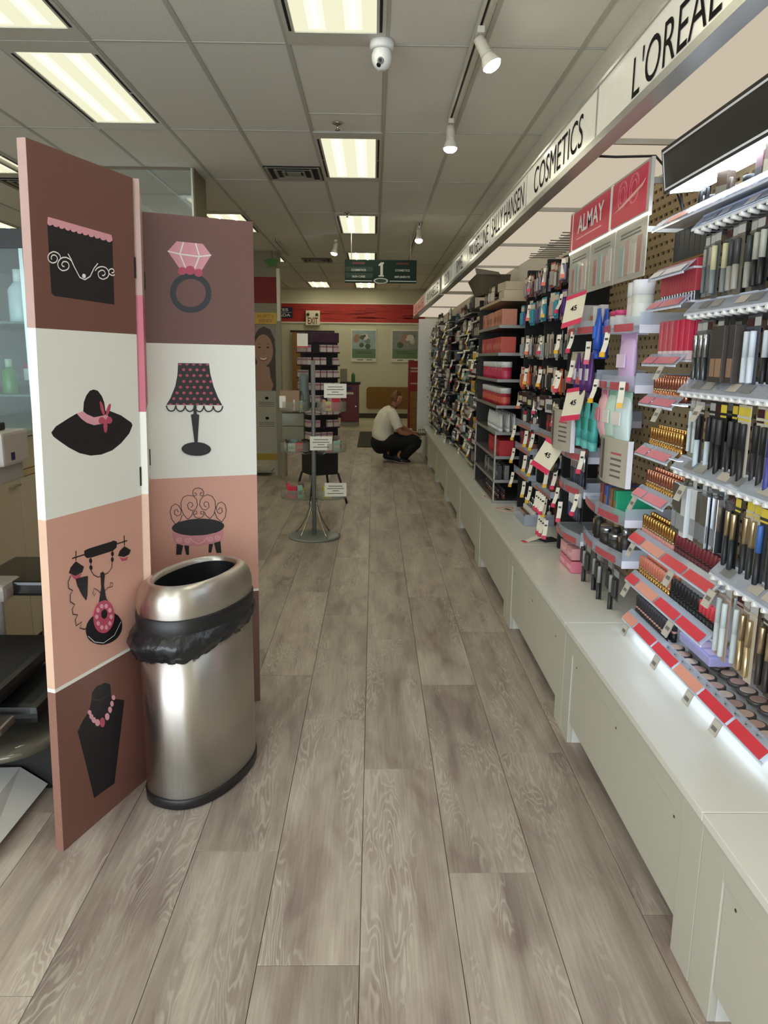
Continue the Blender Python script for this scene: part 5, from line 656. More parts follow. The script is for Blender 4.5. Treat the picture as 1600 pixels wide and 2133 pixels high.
t2 = thing('sale_card', 'white price card with red edge at the top of the spinner rack', 'card', (-0.665, 7.16, 1.60)); G().box(-0.05, 0.05, -0.003, 0.003, -0.09, 0.04).build('card', TW, t2); G().box(-0.05, 0.05, -0.0045, -0.003, -0.09, -0.075).build('card_edge', C((180, 60, 40)), t2)
# ================================================================ ACRYLIC TIER STAND
SX, SY = -0.470, 5.91
t = thing('tier_stand', 'grey pole stand with round base and clear acrylic tiers', 'display stand', (SX, SY, 0))
PG = mat('pole_grey', (128, 132, 128), 0.4, 0.2); ACR = acrylic('acrylic_clear', (226, 228, 218), 0.22, 0.92)
G().lathe([(0.205, 0), (0.21, 0.004), (0.21, 0.012), (0.19, 0.017), (0.03, 0.022)], seg=40).build('base', PG, t); G().tube([(0, 0, 0.015), (0, 0, 1.40)], 0.017, 12).build('pole', PG, t)
for a in (0.9, 2.6, -0.9, -2.2):
    G().tube([(0.17*math.cos(a)*s+0.012*math.cos(a), 0.17*math.sin(a)*s+0.012*math.sin(a), z) for s, z in ((1, 0.018), (0.72, 0.07), (0.42, 0.15), (0.18, 0.24), (0.05, 0.33))], 0.0055, 8).build('curved_strut', CH, t)
tiers = []
for z in (0.335, 0.705, 1.02):
    for a, nm in ((math.pi+0.15, 'left'), (-0.15, 'right')):
        cx, cy = 0.145*math.cos(a), 0.145*math.sin(a)-0.03
        g = G().loops([[(cx+0.115*math.cos(q), cy+0.115*math.sin(q), zz) for q in [2*math.pi*i/24 for i in range(24)]] for zz in (z+0.07, z)], cap=False)
        g.lathe([(0.115, z), (0.115, z-0.004)], cx, cy, 24); g.build('acrylic_tray', ACR, t); tiers.append((SX+cx, SY+cy, z, nm))
        G().tube([(0, 0, z-0.02), (cx*0.5, cy*0.5, z-0.03), (cx*0.8, cy*0.8, z-0.006)], 0.004, 6).build('tray_bracket', CH, t)
random.seed(21)
pal = [(206, 60, 80), (60, 110, 80), (210, 205, 190), (190, 150, 120), (40, 36, 38), (150, 190, 170), (220, 200, 80), (120, 110, 100)]
for (x, y, z, nm) in tiers:
    lev = {0.335: 'lowest', 0.705: 'middle', 1.02: 'top'}[z]
    for i in range(7):
        q = 2*math.pi*i/7; r = 0.062; h = random.uniform(0.06, 0.12); c = random.choice(pal); ww = random.uniform(0.02, 0.034)
        o = G().bbox(-ww, ww, -0.011, 0.011, 0, h, 0.002).build('clearance_box', C(c), None, (x+r*math.cos(q), y+r*math.sin(q), z+0.001), q+1.4)
        tag(o, 'small clearance pack in the %s %s clear tray of the tier stand' % (lev, nm), 'pack', 'packs in the %s %s tier tray' % (lev, nm)); G().box(-ww*0.8, ww*0.8, -0.0118, -0.011, h*0.3, h*0.6).build('pack_label', C(random.choice(pal)), o)
for z, x, lab in ((0.415, -0.29, 'printed white notice on the lowest tray of the tier stand'), (0.775, -0.40, 'printed white notice on the middle tray of the tier stand'), (1.175, -0.29, 'printed white notice on the top tray of the tier stand')):
    n = thing('paper_notice', lab, 'notice', (x, SY-0.165, z), 0.08); G().box(-0.085, 0.085, -0.002, 0.0, -0.052, 0.055).build('paper', C((226, 222, 206)), n)
    for k, (ww, zz) in enumerate(((0.055, 0.028), (0.065, 0.008), (0.026, -0.010), (0.062, -0.030))): G().box(-ww, ww, -0.003, -0.002, zz, zz+0.005).build('text_line', mat('text_grey', (84, 80, 72), 0.6), n)
for k, (x, z, h, c, lab) in enumerate(((-0.66, 1.12, 0.15, (134, 100, 58), 'brown carton with white label on the top left tray'),)):
    o = G().bbox(-0.075, 0.075, -0.04, 0.04, 0, h, 0.003).build('brown_carton', C(c), None, (x+0.02, SY-0.09, 1.023)); tag(o, lab, 'carton'); G().box(-0.078, -0.03, -0.0415, -0.04, 0.02, 0.11).build('carton_label', TW, o)
o = tag(G().loops([[(SX-0.07+0.05*s*math.cos(q), SY-0.02+0.04*s*math.sin(q), zz) for q in [2*math.pi*i/14 for i in range(14)]] for s, zz in ((1.0, 1.03), (0.95, 1.12), (0.7, 1.22), (0.8, 1.27), (0.5, 1.30))]).build('grey_bag', mat('bag_grey', (92, 102, 98), 0.5, bump=0.4)), 'tall grey soft bag on the top tray of the tier stand', 'bag')
for z in (0.80, 0.902):
    o = tag(G().bbox(-0.085, 0.085, -0.07, 0.07, 0, 0.10, 0.006).build('clear_case', acrylic('case_clear', (190, 190, 165), 0.3, 0.85), None, (SX-0.15, SY-0.05, z)), 'clear plastic case stacked on the middle left tray of the tier stand', 'case', 'clear cases on the tier stand')
# ================================================================ CROUCHING PERSON
def skinned(name, verts, edges, radii, m, parent, root=0, sub=2, smooth=True):
    me = bpy.data.meshes.new(name); me.from_pydata(verts, edges, []); ob = bpy.data.objects.new(name, me); COL.objects.link(ob)
    sk = ob.modifiers.new('s', 'SKIN'); sk.use_smooth_shade = True
    for i, v in enumerate(me.skin_vertices[0].data):
        r = radii[i]; v.radius = (r, r) if not isinstance(r, tuple) else r; v.use_root = (i == root)
    ss = ob.modifiers.new('u', 'SUBSURF'); ss.levels = sub; ss.render_levels = sub
    dg = bpy.context.evaluated_depsgraph_get(); nm = bpy.data.meshes.new_from_object(ob.evaluated_get(dg)); bpy.data.objects.remove(ob)
    nm.materials.clear(); nm.materials.append(m)
    for p in nm.polygons: p.use_smooth = True
    return link(name, nm, parent)
SK = mat('skin', (176, 122, 92), 0.55); SHIRT = mat('shirt_white', (232, 226, 208), 0.8, var=0.04, scale=8, bump=0.5); TROU = mat('trousers_black', (14, 13, 14), 0.85)
pe = thing('person', 'person in white tee and black trousers crouching at the low shelves', 'person', (0.0, 10.45, 0))
class Sk:
    def __init__(s): s.v = []; s.e = []; s.r = []
    def chain(s, start, pts):
        prev = start
        for p, r in pts:
            s.v.append(p); s.r.append(r); i = len(s.v)-1
            if prev is not None: s.e.append((prev, i))
            prev = i
        return prev
K = Sk()
pel = K.chain(None, [((0.14, 0, 0.31), 0.095)])
ch = K.chain(pel, [((0.13, 0, 0.46), 0.10), ((0.17, 0, 0.60), 0.11), ((0.22, 0, 0.69), 0.095)])
nk = K.chain(ch, [((0.275, -0.01, 0.765), 0.05), ((0.305, -0.015, 0.80), 0.05)])
hd = K.chain(nk, [((0.325, -0.02, 0.845), 0.085), ((0.325, -0.02, 0.895), 0.088), ((0.32, -0.02, 0.935), 0.06)])
K.chain(hd-1, [((0.395, -0.03, 0.865), 0.026), ((0.425, -0.033, 0.855), 0.011)])       # face and nose
K.chain(hd-2, [((0.385, -0.028, 0.815), 0.030)])                                             # chin
for sd, el, wr in ((-1, (0.37, -0.24, 0.44), (0.53, -0.16, 0.39)), (1, (0.40, 0.20, 0.46), (0.56, 0.10, 0.40))):
    w_ = K.chain(ch, [((0.25, sd*0.15, 0.695), 0.062), ((0.31, sd*0.215, 0.57), 0.048), (el, 0.042), (((el[0]+wr[0])/2, (el[1]+wr[1])/2, (el[2]+wr[2])/2), 0.040), (wr, 0.028)])
    px, py, pz = wr; pa = K.chain(w_, [((px+0.045, py+0.02*sd*-1, pz-0.005), (0.034, 0.018))])
    for f, (dy, L) in enumerate(((-0.026, 0.062), (-0.009, 0.070), (0.009, 0.066), (0.026, 0.052))):
        b0 = (px+0.085, py-0.02*sd+dy, pz-0.006)
        K.chain(pa, [(b0, 0.0095), ((b0[0]+L*0.45, b0[1]-0.004*sd, b0[2]-0.012), 0.0085), ((b0[0]+L*0.75, b0[1]-0.006*sd, b0[2]-0.034), 0.007)])
    K.chain(pa, [((px+0.05, py-0.055*sd, pz+0.012), 0.011), ((px+0.085, py-0.07*sd, pz+0.004), 0.009)])
legs = {}
for sd, kn, an, toe in ((-1, (0.60, -0.17, 0.33), (0.34, -0.12, 0.10), (0.47, -0.14, 0.03)), (1, (0.56, 0.16, 0.35), (0.20, 0.12, 0.10), (0.32, 0.13, 0.03))):
    K.chain(pel, [((0.21, sd*0.09, 0.285), 0.075), ((0.40, sd*0.14, 0.305), 0.075), (kn, 0.062), (((kn[0]+an[0])/2, (kn[1]+an[1])/2, (kn[2]+an[2])/2+0.0), 0.056), (an, 0.038), (((an[0]+toe[0])/2-0.02, (an[1]+toe[1])/2, 0.045), 0.036), (toe, 0.026)])
    legs[sd] = (kn, an, toe)
body = skinned('body', K.v, K.e, K.r, SK, pe)
def remeshed(name, g, m, parent, vox=0.014):
    ob = g.build(name, m); md = ob.modifiers.new('r', 'REMESH'); md.mode = 'VOXEL'; md.voxel_size = vox; md.use_smooth_shade = True
    sm = ob.modifiers.new('s', 'SMOOTH'); sm.factor = 0.5; sm.iterations = 8
    dg = bpy.context.evaluated_depsgraph_get(); nm = bpy.data.meshes.new_from_object(ob.evaluated_get(dg)); bpy.data.objects.remove(ob)
    for p in nm.polygons: p.use_smooth = True
    return link(name, nm, parent)
def ell(c, rx, ry, tilt=0.0, n=20): return [(c[0]+rx*math.cos(q)*math.cos(tilt), c[1]+ry*math.sin(q), c[2]-rx*math.cos(q)*math.sin(tilt)) for q in [2*math.pi*i/n for i in range(n)]]
gsh = G().loops([ell((0.15, 0, 0.305), 0.158, 0.195, 0.1), ell((0.14, 0, 0.36), 0.162, 0.20, 0.1), ell((0.135, 0, 0.44), 0.152, 0.19, 0.15), ell((0.155, 0, 0.55), 0.148, 0.195, 0.25), ell((0.195, 0, 0.65), 0.132, 0.195, 0.4), ell((0.235, 0, 0.715), 0.10, 0.155, 0.55), ell((0.27, -0.005, 0.755), 0.062, 0.075, 0.6)])
for sd, el in ((-1, (0.352, -0.24, 0.485)), (1, (0.37, 0.215, 0.50))): gsh.tube([(0.215, sd*0.10, 0.695), (0.25, sd*0.16, 0.685), (0.305, sd*0.218, 0.58), el], [0.075, 0.082, 0.072, 0.068], 14)
remeshed('shirt', gsh, SHIRT, pe, 0.012)
gt = G().ball((0.125, 0, 0.275), 0.17, 18, 12, 0, (0.98, 1.08, 0.92)).ball((0.11, 0, 0.205), 0.13, 16, 10, 0, (0.9, 1.15, 0.75))
for sd in (-1, 1):
    kn, an, toe = legs[sd]; hem = (an[0]+0.085, an[1], an[2]+0.005)
    gt.tube([(0.16, sd*0.09, 0.265), (0.28, sd*0.12, 0.285), (0.42, sd*0.15, 0.305), (kn[0]-0.05, kn[1], kn[2]-0.005), (kn[0]+0.03, kn[1], kn[2]-0.02)], [0.115, 0.118, 0.108, 0.092, 0.062], 14)
    gt.tube([(kn[0]+0.02, kn[1], kn[2]+0.02), (kn[0]-0.01, kn[1], kn[2]-0.05), ((kn[0]+hem[0])/2, kn[1], (kn[2]+hem[2])/2), hem, (hem[0]-0.01, hem[1], hem[2]-0.03)], [0.06, 0.082, 0.086, 0.078, 0.072], 14)
remeshed('trousers', gt, TROU, pe)
for sd in (-1, 1):
    kn, an, toe = legs[sd]; g = G(); sh = Vector((toe[0]-an[0]+0.06, 0, 0)); x0 = an[0]-0.06; x1 = toe[0]+0.05; y = an[1]
    L = []
    for f, wd, h0, h1 in ((0, 0.02, 0.05, 0.09), (0.08, 0.036, 0.03, 0.125), (0.3, 0.040, 0.012, 0.115), (0.6, 0.046, 0.004, 0.075), (0.85, 0.044, 0.004, 0.055), (1.0, 0.02, 0.010, 0.035)):
        x = x0+(x1-x0)*f; L.append([(x, y+wd*math.cos(q), h0+(h1-h0)*(0.5+0.5*math.sin(q))) for q in [2*math.pi*i/14 for i in range(14)]])
    g.loops(L); so = g.build('shoe', mat('shoe_navy', (20, 21, 30), 0.6), pe)
    G().loops([[(x0+(x1-x0)*f, y+wd*math.cos(q), h+0.006*math.sin(q)) for q in [2*math.pi*i/14 for i in range(14)]] for f, wd, h in ((0.05, 0.03, 0.026), (0.3, 0.042, 0.012), (0.6, 0.048, 0.007), (0.85, 0.046, 0.007), (1.0, 0.018, 0.014))]).build('sole', mat('sole_white', (190, 186, 178), 0.6), so)
HAIR = mat('hair_brown', (118, 82, 46), 0.6, var=0.5, scale=40, bump=0.8)
H = Sk(); h0 = H.chain(None, [((0.305, -0.02, 0.90), 0.114)]); H.chain(h0, [((0.34, -0.022, 0.945), 0.070), ((0.375, -0.026, 0.925), 0.036)]); H.chain(h0, [((0.262, -0.018, 0.87), 0.070), ((0.245, -0.014, 0.815), 0.050)]); H.chain(h0, [((0.30, -0.075, 0.875), 0.045), ((0.285, -0.08, 0.835), 0.03)]); H.chain(h0, [((0.30, 0.045, 0.875), 0.045), ((0.285, 0.05, 0.835), 0.03)])
skinned('hair', H.v, H.e, H.r, HAIR, pe)
G().ball((0.335, -0.108, 0.862), 0.020, 10, 7, 0, (0.8, 0.4, 1.2)).build('ear', SK, pe)
for y in (-0.062, 0.005): G().ball((0.406, y, 0.878), 0.009, 8, 6).build('eye', mat('eye_dark', (40, 30, 26), 0.3), pe)
G().tube([(0.245, -0.06, 0.79), (0.235, 0.0, 0.785), (0.25, 0.05, 0.79), (0.31, 0.04, 0.755), (0.32, -0.05, 0.755), (0.245, -0.06, 0.79)], 0.007, 6).build('collar_cord', TROU, pe)
o = tag(G().bbox(-0.05, 0.05, -0.06, 0.06, 0, 0.03, 0.004).build('goods_tray', C((90, 86, 78)), None, (0.665, 10.39, CT+0.001-0.06), 0.3), 'small grey tray of goods held by the crouching person', 'tray')
for i in range(4):
    q = Vector((0.63+0.025*i, 10.36+0.02*(i % 2), CT-0.028)); b = G().lathe([(0.009, 0), (0.009, 0.035)], seg=8).build('bottle', C((196, 190, 176)), None, q); tag(b, 'tiny bottle standing in the tray held by the person', 'bottle', 'bottles in the held tray'); G().lathe([(0.006, 0.035), (0.006, 0.055)], seg=8).build('cap', C((60, 56, 54)), b)
# ================================================================ PRODUCTS
# every kind: list of (part name, mesh); first entry is the thing itself, the rest its parts. Fronts face the aisle (-X).
DUM = mat('neutral', (128, 128, 128), 0.4)
KIND = {}
def kind(key, *parts): KIND[key] = [(n, g.mesh(n, DUM)) for n, g in parts]
def place(key, name, loc, cols, label, cat, group, rz=0.0):
    root = None
    for i, (n, me) in enumerate(KIND[key]):
        o = bpy.data.objects.new(name if i == 0 else n, me); COL.objects.link(o)
        o.material_slots[0].link = 'OBJECT'; c = cols[min(i, len(cols)-1)]
        o.material_slots[0].material = c if not isinstance(c, tuple) else C(c)
        if i == 0: root = o; o.location = loc; o.rotation_euler = (0, 0, rz)
        else: o.parent = root
    return tag(root, label, cat, group)
def card_g(w, h, d=0.0015): return G().box(-d, 0, -w/2, w/2, -h, 0)
# hanging packs: origin at the top centre (hook hole)
def blister(key, w, h, tr, frac=0.5):
    g = G().lathe([(tr*0.9, -h*0.93), (tr, -h*0.92), (tr, -h*0.93+h*0.70*frac)], -tr-0.001, 0, 10)
    c = G().lathe([(tr*0.98, -h*0.93+h*0.70*frac), (tr*0.98, -h*0.23), (tr*0.85, -h*0.22)], -tr-0.001, 0, 10)
    kind(key, ('card', card_g(w, h).box(-0.004, 0, -w/2, w/2, -0.035, -0.028)), ('product_tube', g), ('tube_cap', c), ('header_print', G().box(-0.0022, -0.0015, -w*0.46, w*0.46, -h*0.19, -0.006)))
blister('mascara', 0.036, 0.185, 0.0085); blister('mascara_tall', 0.034, 0.215, 0.008, 0.55); blister('liner', 0.030, 0.175, 0.0055, 0.6)
kind('boxpack', ('carton', G().bbox(-0.032, 0, -0.019, 0.019, -0.175, -0.022, 0.0015)), ('hang_tab', G().box(-0.003, -0.001, -0.012, 0.012, -0.022, 0.006)), ('print_panel', G().box(-0.0328, -0.032, -0.015, 0.015, -0.16, -0.11)))
kind('hangcard', ('card', card_g(0.062, 0.13)), ('bubble', G().bbox(-0.014, -0.0015, -0.020, 0.020, -0.118, -0.045, 0.005)), ('header_print', G().box(-0.0025, -0.0015, -0.028, 0.028, -0.036, -0.010)))
kind('lashbox', ('carton', G().bbox(-0.02, 0, -0.05, 0.05, -0.07, 0, 0.002)), ('window', G().box(-0.021, -0.02, -0.035, 0.035, -0.055, -0.025)))
kind('tubepack', ('tube_body', G().loops([[(-0.02+0.018*s*math.cos(q), 0.027*math.sin(q)*t_, z) for q in [2*math.pi*i/14 for i in range(14)]] for s, t_, z in ((1, 0.72, -0.165), (1, 0.76, -0.13), (0.75, 0.95, -0.06), (0.12, 1.05, -0.008), (0.10, 1.05, 0))])), ('tube_cap', G().lathe([(0.0165, -0.165), (0.0175, -0.20), (0.016, -0.203)], -0.02, 0, 12)), ('label', G().box(-0.040, -0.030, -0.012, 0.012, -0.12, -0.07)))
def pouch_g(w, h, d): return G().loops([[(-d/2*s*math.sin(q)-d/2*0.1, w/2*tt*math.cos(q), z) for q in [2*math.pi*i/16 for i in range(16)]] for s, tt, z in ((0.06, 0.98, -h), (0.10, 1.0, -h*0.96), (0.9, 0.95, -h*0.75), (1.1, 0.93, -h*0.45), (0.8, 0.96, -h*0.2), (0.12, 1.0, -h*0.06), (0.08, 0.98, 0))])
kind('pouch', ('pouch', pouch_g(0.13, 0.20, 0.05)), ('pouch_header', G().box(-0.006, -0.001, -0.066, 0.066, -0.03, 0.006)), ('pouch_print', G().box(-0.0335, -0.028, -0.035, 0.035, -0.12, -0.07)))
# standing goods: origin at base centre
kind('lipstick', ('lipstick_base', G().lathe([(0.0098, 0), (0.0098, 0.030)], seg=10)), ('collar', G().lathe([(0.0088, 0.030), (0.0088, 0.038)], seg=10)), ('cap', G().lathe([(0.0095, 0.038), (0.0095, 0.074), (0.0085, 0.076)], seg=10)))
kind('gloss', ('gloss_tube', G().bbox(-0.008, 0.008, -0.008, 0.008, 0, 0.060, 0.002)), ('cap', G().bbox(-0.0085, 0.0085, -0.0085, 0.0085, 0.060, 0.10, 0.001)))
kind('glossdown', ('gloss_tube', G().bbox(-0.009, 0.009, -0.011, 0.011, 0.028, 0.125, 0.002)), ('cap', G().bbox(-0.0085, 0.0085, -0.0095, 0.0095, 0.0, 0.028, 0.001)))
kind('polish', ('bottle_glass', G().lathe([(0.013, 0), (0.0145, 0.004), (0.0145, 0.028), (0.006, 0.036)], seg=12)), ('cap', G().lathe([(0.0075, 0.035), (0.0062, 0.072), (0.005, 0.074)], seg=10)))
kind('carton', ('carton', G().bbox(-0.016, 0.016, -0.021, 0.021, 0, 0.10, 0.0015)), ('print_band', G().box(-0.0166, -0.016, -0.021, 0.021, 0.03, 0.06)))
kind('widecarton', ('carton', G().bbox(-0.05, 0.05, -0.055, 0.055, 0, 0.11, 0.002)), ('print_band', G().box(-0.0508, -0.05, -0.05, 0.05, 0.03, 0.07)))
kind('bottle', ('bottle_body', G().lathe([(0.019, 0), (0.02, 0.004), (0.02, 0.075), (0.012, 0.088)], seg=12)), ('cap', G().lathe([(0.0125, 0.087), (0.012, 0.118)], seg=12)), ('label', G().loops([[(0.0203*math.cos(q), 0.0203*math.sin(q), z) for q in [2*math.pi*i/12 for i in range(12)]] for z in (0.02, 0.06)], cap=False)))
kind('jar', ('jar_body', G().lathe([(0.036, 0), (0.038, 0.004), (0.038, 0.085)], seg=18)), ('lid', G().lathe([(0.0395, 0.083), (0.040, 0.118), (0.038, 0.121)], seg=18)), ('label', G().loops([[(0.0384*math.cos(q), 0.0384*math.sin(q), z) for q in [2*math.pi*i/18 for i in range(18)]] for z in (0.02, 0.06)], cap=False)))
kind('smalljar', ('jar_body', G().lathe([(0.026, 0), (0.028, 0.004), (0.028, 0.05)], seg=16)), ('lid', G().lathe([(0.0285, 0.05), (0.0285, 0.068), (0.027, 0.07)], seg=16)))
kind('compact', ('compact_case', G().lathe([(0.026, 0), (0.028, 0.003), (0.028, 0.010), (0.026, 0.012)], seg=18)), ('powder_pan', G().lathe([(0.021, 0.0118), (0.021, 0.0132)], seg=16)))
kind('bigcompact', ('compact_case', G().lathe([(0.040, 0), (0.042, 0.004), (0.042, 0.018), (0.040, 0.022)], seg=22)), ('powder_pan', G().lathe([(0.034, 0.0215), (0.034, 0.024)], seg=20)))
kind('tube', ('tube_body', G().loops([[(0.014*s*math.cos(q), 0.019*math.sin(q)*t_, z) for q in [2*math.pi*i/12 for i in range(12)]] for s, t_, z in ((1, 0.75, 0.026), (0.95, 0.8, 0.05), (0.6, 0.95, 0.09), (0.1, 1.05, 0.125))])), ('tube_cap', G().lathe([(0.012, 0), (0.0125, 0.027)], seg=12)))
kind('pencilcup', ('pencil', G().lathe([(0.004, 0), (0.004, 0.11), (0.001, 0.122)], seg=7)), ('band', G().lathe([(0.0042, 0.085), (0.0042, 0.095)], seg=7)))
kind('pricetag', ('tag_strip', G().add([(-0.001, -0.011, 0), (-0.001, 0.011, 0), (-0.012, 0.011, -0.045), (-0.012, -0.011, -0.045), (-0.030, 0.011, -0.078), (-0.030, -0.011, -0.078)], [(0, 1, 2, 3), (3, 2, 4, 5)]).add([(0.0, -0.011, 0), (0.0, 0.011, 0), (-0.011, 0.011, -0.045), (-0.011, -0.011, -0.045), (-0.029, 0.011, -0.078), (-0.029, -0.011, -0.078)], [(0, 3, 2, 1), (3, 5, 4, 2)])), ('tag_tip', G().box(-0.036, -0.029, -0.0112, 0.0112, -0.096, -0.077)), ('tag_print', G().box(-0.0085, -0.0065, -0.007, 0.007, -0.034, -0.022)))
kind('pricecard', ('price_card', G().add([(-0.002, -0.022, 0), (-0.002, 0.022, 0), (-0.022, 0.022, -0.045), (-0.022, -0.022, -0.045), (0, -0.022, 0), (0, 0.022, 0), (-0.020, 0.022, -0.045), (-0.020, -0.022, -0.045)], [(0, 1, 2, 3), (4, 7, 6, 5)])), ('card_print', G().add([(-0.0095, -0.014, -0.016), (-0.0095, 0.014, -0.016), (-0.0145, 0.014, -0.026), (-0.0145, -0.014, -0.026)], [(0, 1, 2, 3)])))
kind('salecard', ('card', G().add([(-0.0, -0.06, 0.0), (-0.0, 0.06, 0.0), (-0.055, 0.06, -0.145), (-0.055, -0.06, -0.145), (0.002, -0.06, 0.0), (0.002, 0.06, 0.0), (-0.053, 0.06, -0.145), (-0.053, -0.06, -0.145)], [(0, 1, 2, 3), (4, 7, 6, 5), (0, 4, 5, 1), (2, 6, 7, 3)])),
     ('card_top_band', G().add([(-0.0012, -0.061, 0.001), (-0.0012, 0.061, 0.001), (-0.008, 0.061, -0.017), (-0.008, -0.061, -0.017)], [(0, 1, 2, 3)])), ('card_bottom_band', G().add([(-0.0475, -0.061, -0.122), (-0.0475, 0.061, -0.122), (-0.0565, 0.061, -0.146), (-0.0565, -0.061, -0.146)], [(0, 1, 2, 3)])))
GOLD = mat('gold', (206, 160, 92), 0.22, 1.0); ROSEG = mat('rose_gold', (206, 142, 116), 0.25, 1.0); SILV = mat('silver', (196, 200, 206), 0.22, 1.0); PALEG = mat('pale_gold', (196, 176, 140), 0.3, 0.9)
GUN = mat('gunmetal', (92, 96, 100), 0.3, 0.8)
WHT, BLKC, CREAMC = (226, 226, 222), (22, 22, 24), (214, 206, 184)
HOOKW = mat('hook_white', (236, 236, 232), 0.35); RAILA = acrylic('rail_acrylic', (236, 242, 252), 0.30, 1.0); RAILW = mat('rail_led_tint', (224, 232, 248), 0.18, coat=0.5); REDL = mat('strip_red', (216, 48, 66), 0.35); PINKL = mat('strip_pink', (216, 116, 132), 0.35); PEACH = mat('strip_peach', (222, 150, 130), 0.35)  # blue-white rail colour paints in the glow of the shelf LEDs
LED = emis('shelf_led', None, 7.0, (0.74, 0.87, 1.0))
hook_me = G().tube([(0.0, 0, 0), (-0.205, 0, 0), (-0.215, 0, 0.005)], 0.0022, 6).mesh('hook_wire', mat('wire_grey', (150, 152, 156), 0.3, 0.6))
knob_me = G().tube([(-0.196, -0.001, 0.002), (-0.222, -0.001, 0.007)], [0.0065, 0.0062], 8).mesh('hook_tip', HOOKW)
def hook_row(y0, y1, z, step, lab, xb=1.165, rail=True, front=0.948):
    """a peg row: acrylic label rail with hooks behind it"""
    t = thing('hook_rail', lab, 'hook rail', (0, 0, 0))
    if rail:
        G().prism([(front+0.03, z+0.052), (front, z+0.020), (front, z+0.015), (front+0.035, z+0.048)], 'y', y0-0.01, y1+0.015).build('label_rail', RAILA, t)
        G().box(front-0.002, front+0.004, y0-0.01, y1+0.015, z+0.010, z+0.017).build('rail_edge', RAILW, t)
        G().box(front+0.03, 1.168, y0-0.01, y1+0.015, z+0.050, z+0.056).build('rail_deck', mat('deck_led_tint', (196, 204, 222), 0.25), t)  # deck tinted blue to carry the LED light in its colour
        y = y0+0.02; k = 0
        while y < y1-0.05:
            if k % 3 != 2: G().add([(front+0.0235, y, z+0.0475), (front+0.0235, y+0.06, z+0.0475), (front+0.005, y+0.06, z+0.0275), (front+0.005, y, z+0.0275)], [(0, 1, 2, 3)]).build('shade_print', C([(178, 172, 160), (150, 146, 142), (120, 120, 122), (190, 180, 168)][k % 4]), t)
            y += 0.075; k += 1
    n = int((y1-y0)/step)
    for i in range(n+1):
        y = y0+i*step; h = link('hook', hook_me, t, (xb, y, z)); link('hook_tip', knob_me, h)
    return t
def shelf(y0, y1, z, lab, strip=REDL, front=0.948, led=False, lip=0.02):
    t = thing('lit_shelf', lab, 'shelf', (0, 0, 0))
    G().box(front+0.02, 1.168, y0, y1, z-0.006, z).build('shelf_deck', mat('deck_white', (214, 218, 226), 0.25), t)
    G().prism([(front+0.022, z+lip), (front-0.012, z-0.012), (front-0.012, z-0.018), (front+0.027, z+lip)], 'y', y0, y1).build('front_lip', RAILA, t)
    # sloping coloured strip on the lip
    yq = y0+0.012; kq = 0
    while yq < y1-0.03:
        ye_ = min(yq+0.17, y1-0.004); G().add([(front+0.008, yq, z+lip-0.010), (front+0.008, ye_, z+lip-0.010), (front-0.0145, ye_, z-0.0115), (front-0.0145, yq, z-0.0115)], [(0, 1, 2, 3)]).build('label_strip', strip if kq % 3 != 2 else PEACH, t); yq = ye_+0.012; kq += 1
    G().box(front-0.013, front-0.009, y0, y1, z-0.022, z-0.016).build('strip_edge', RAILW, t)
    if led: G().box(front+0.03, front+0.045, y0+0.01, y1-0.01, z-0.010, z-0.006).build('led_strip', LED, t)
    return t
L0 = 'under the black light box'
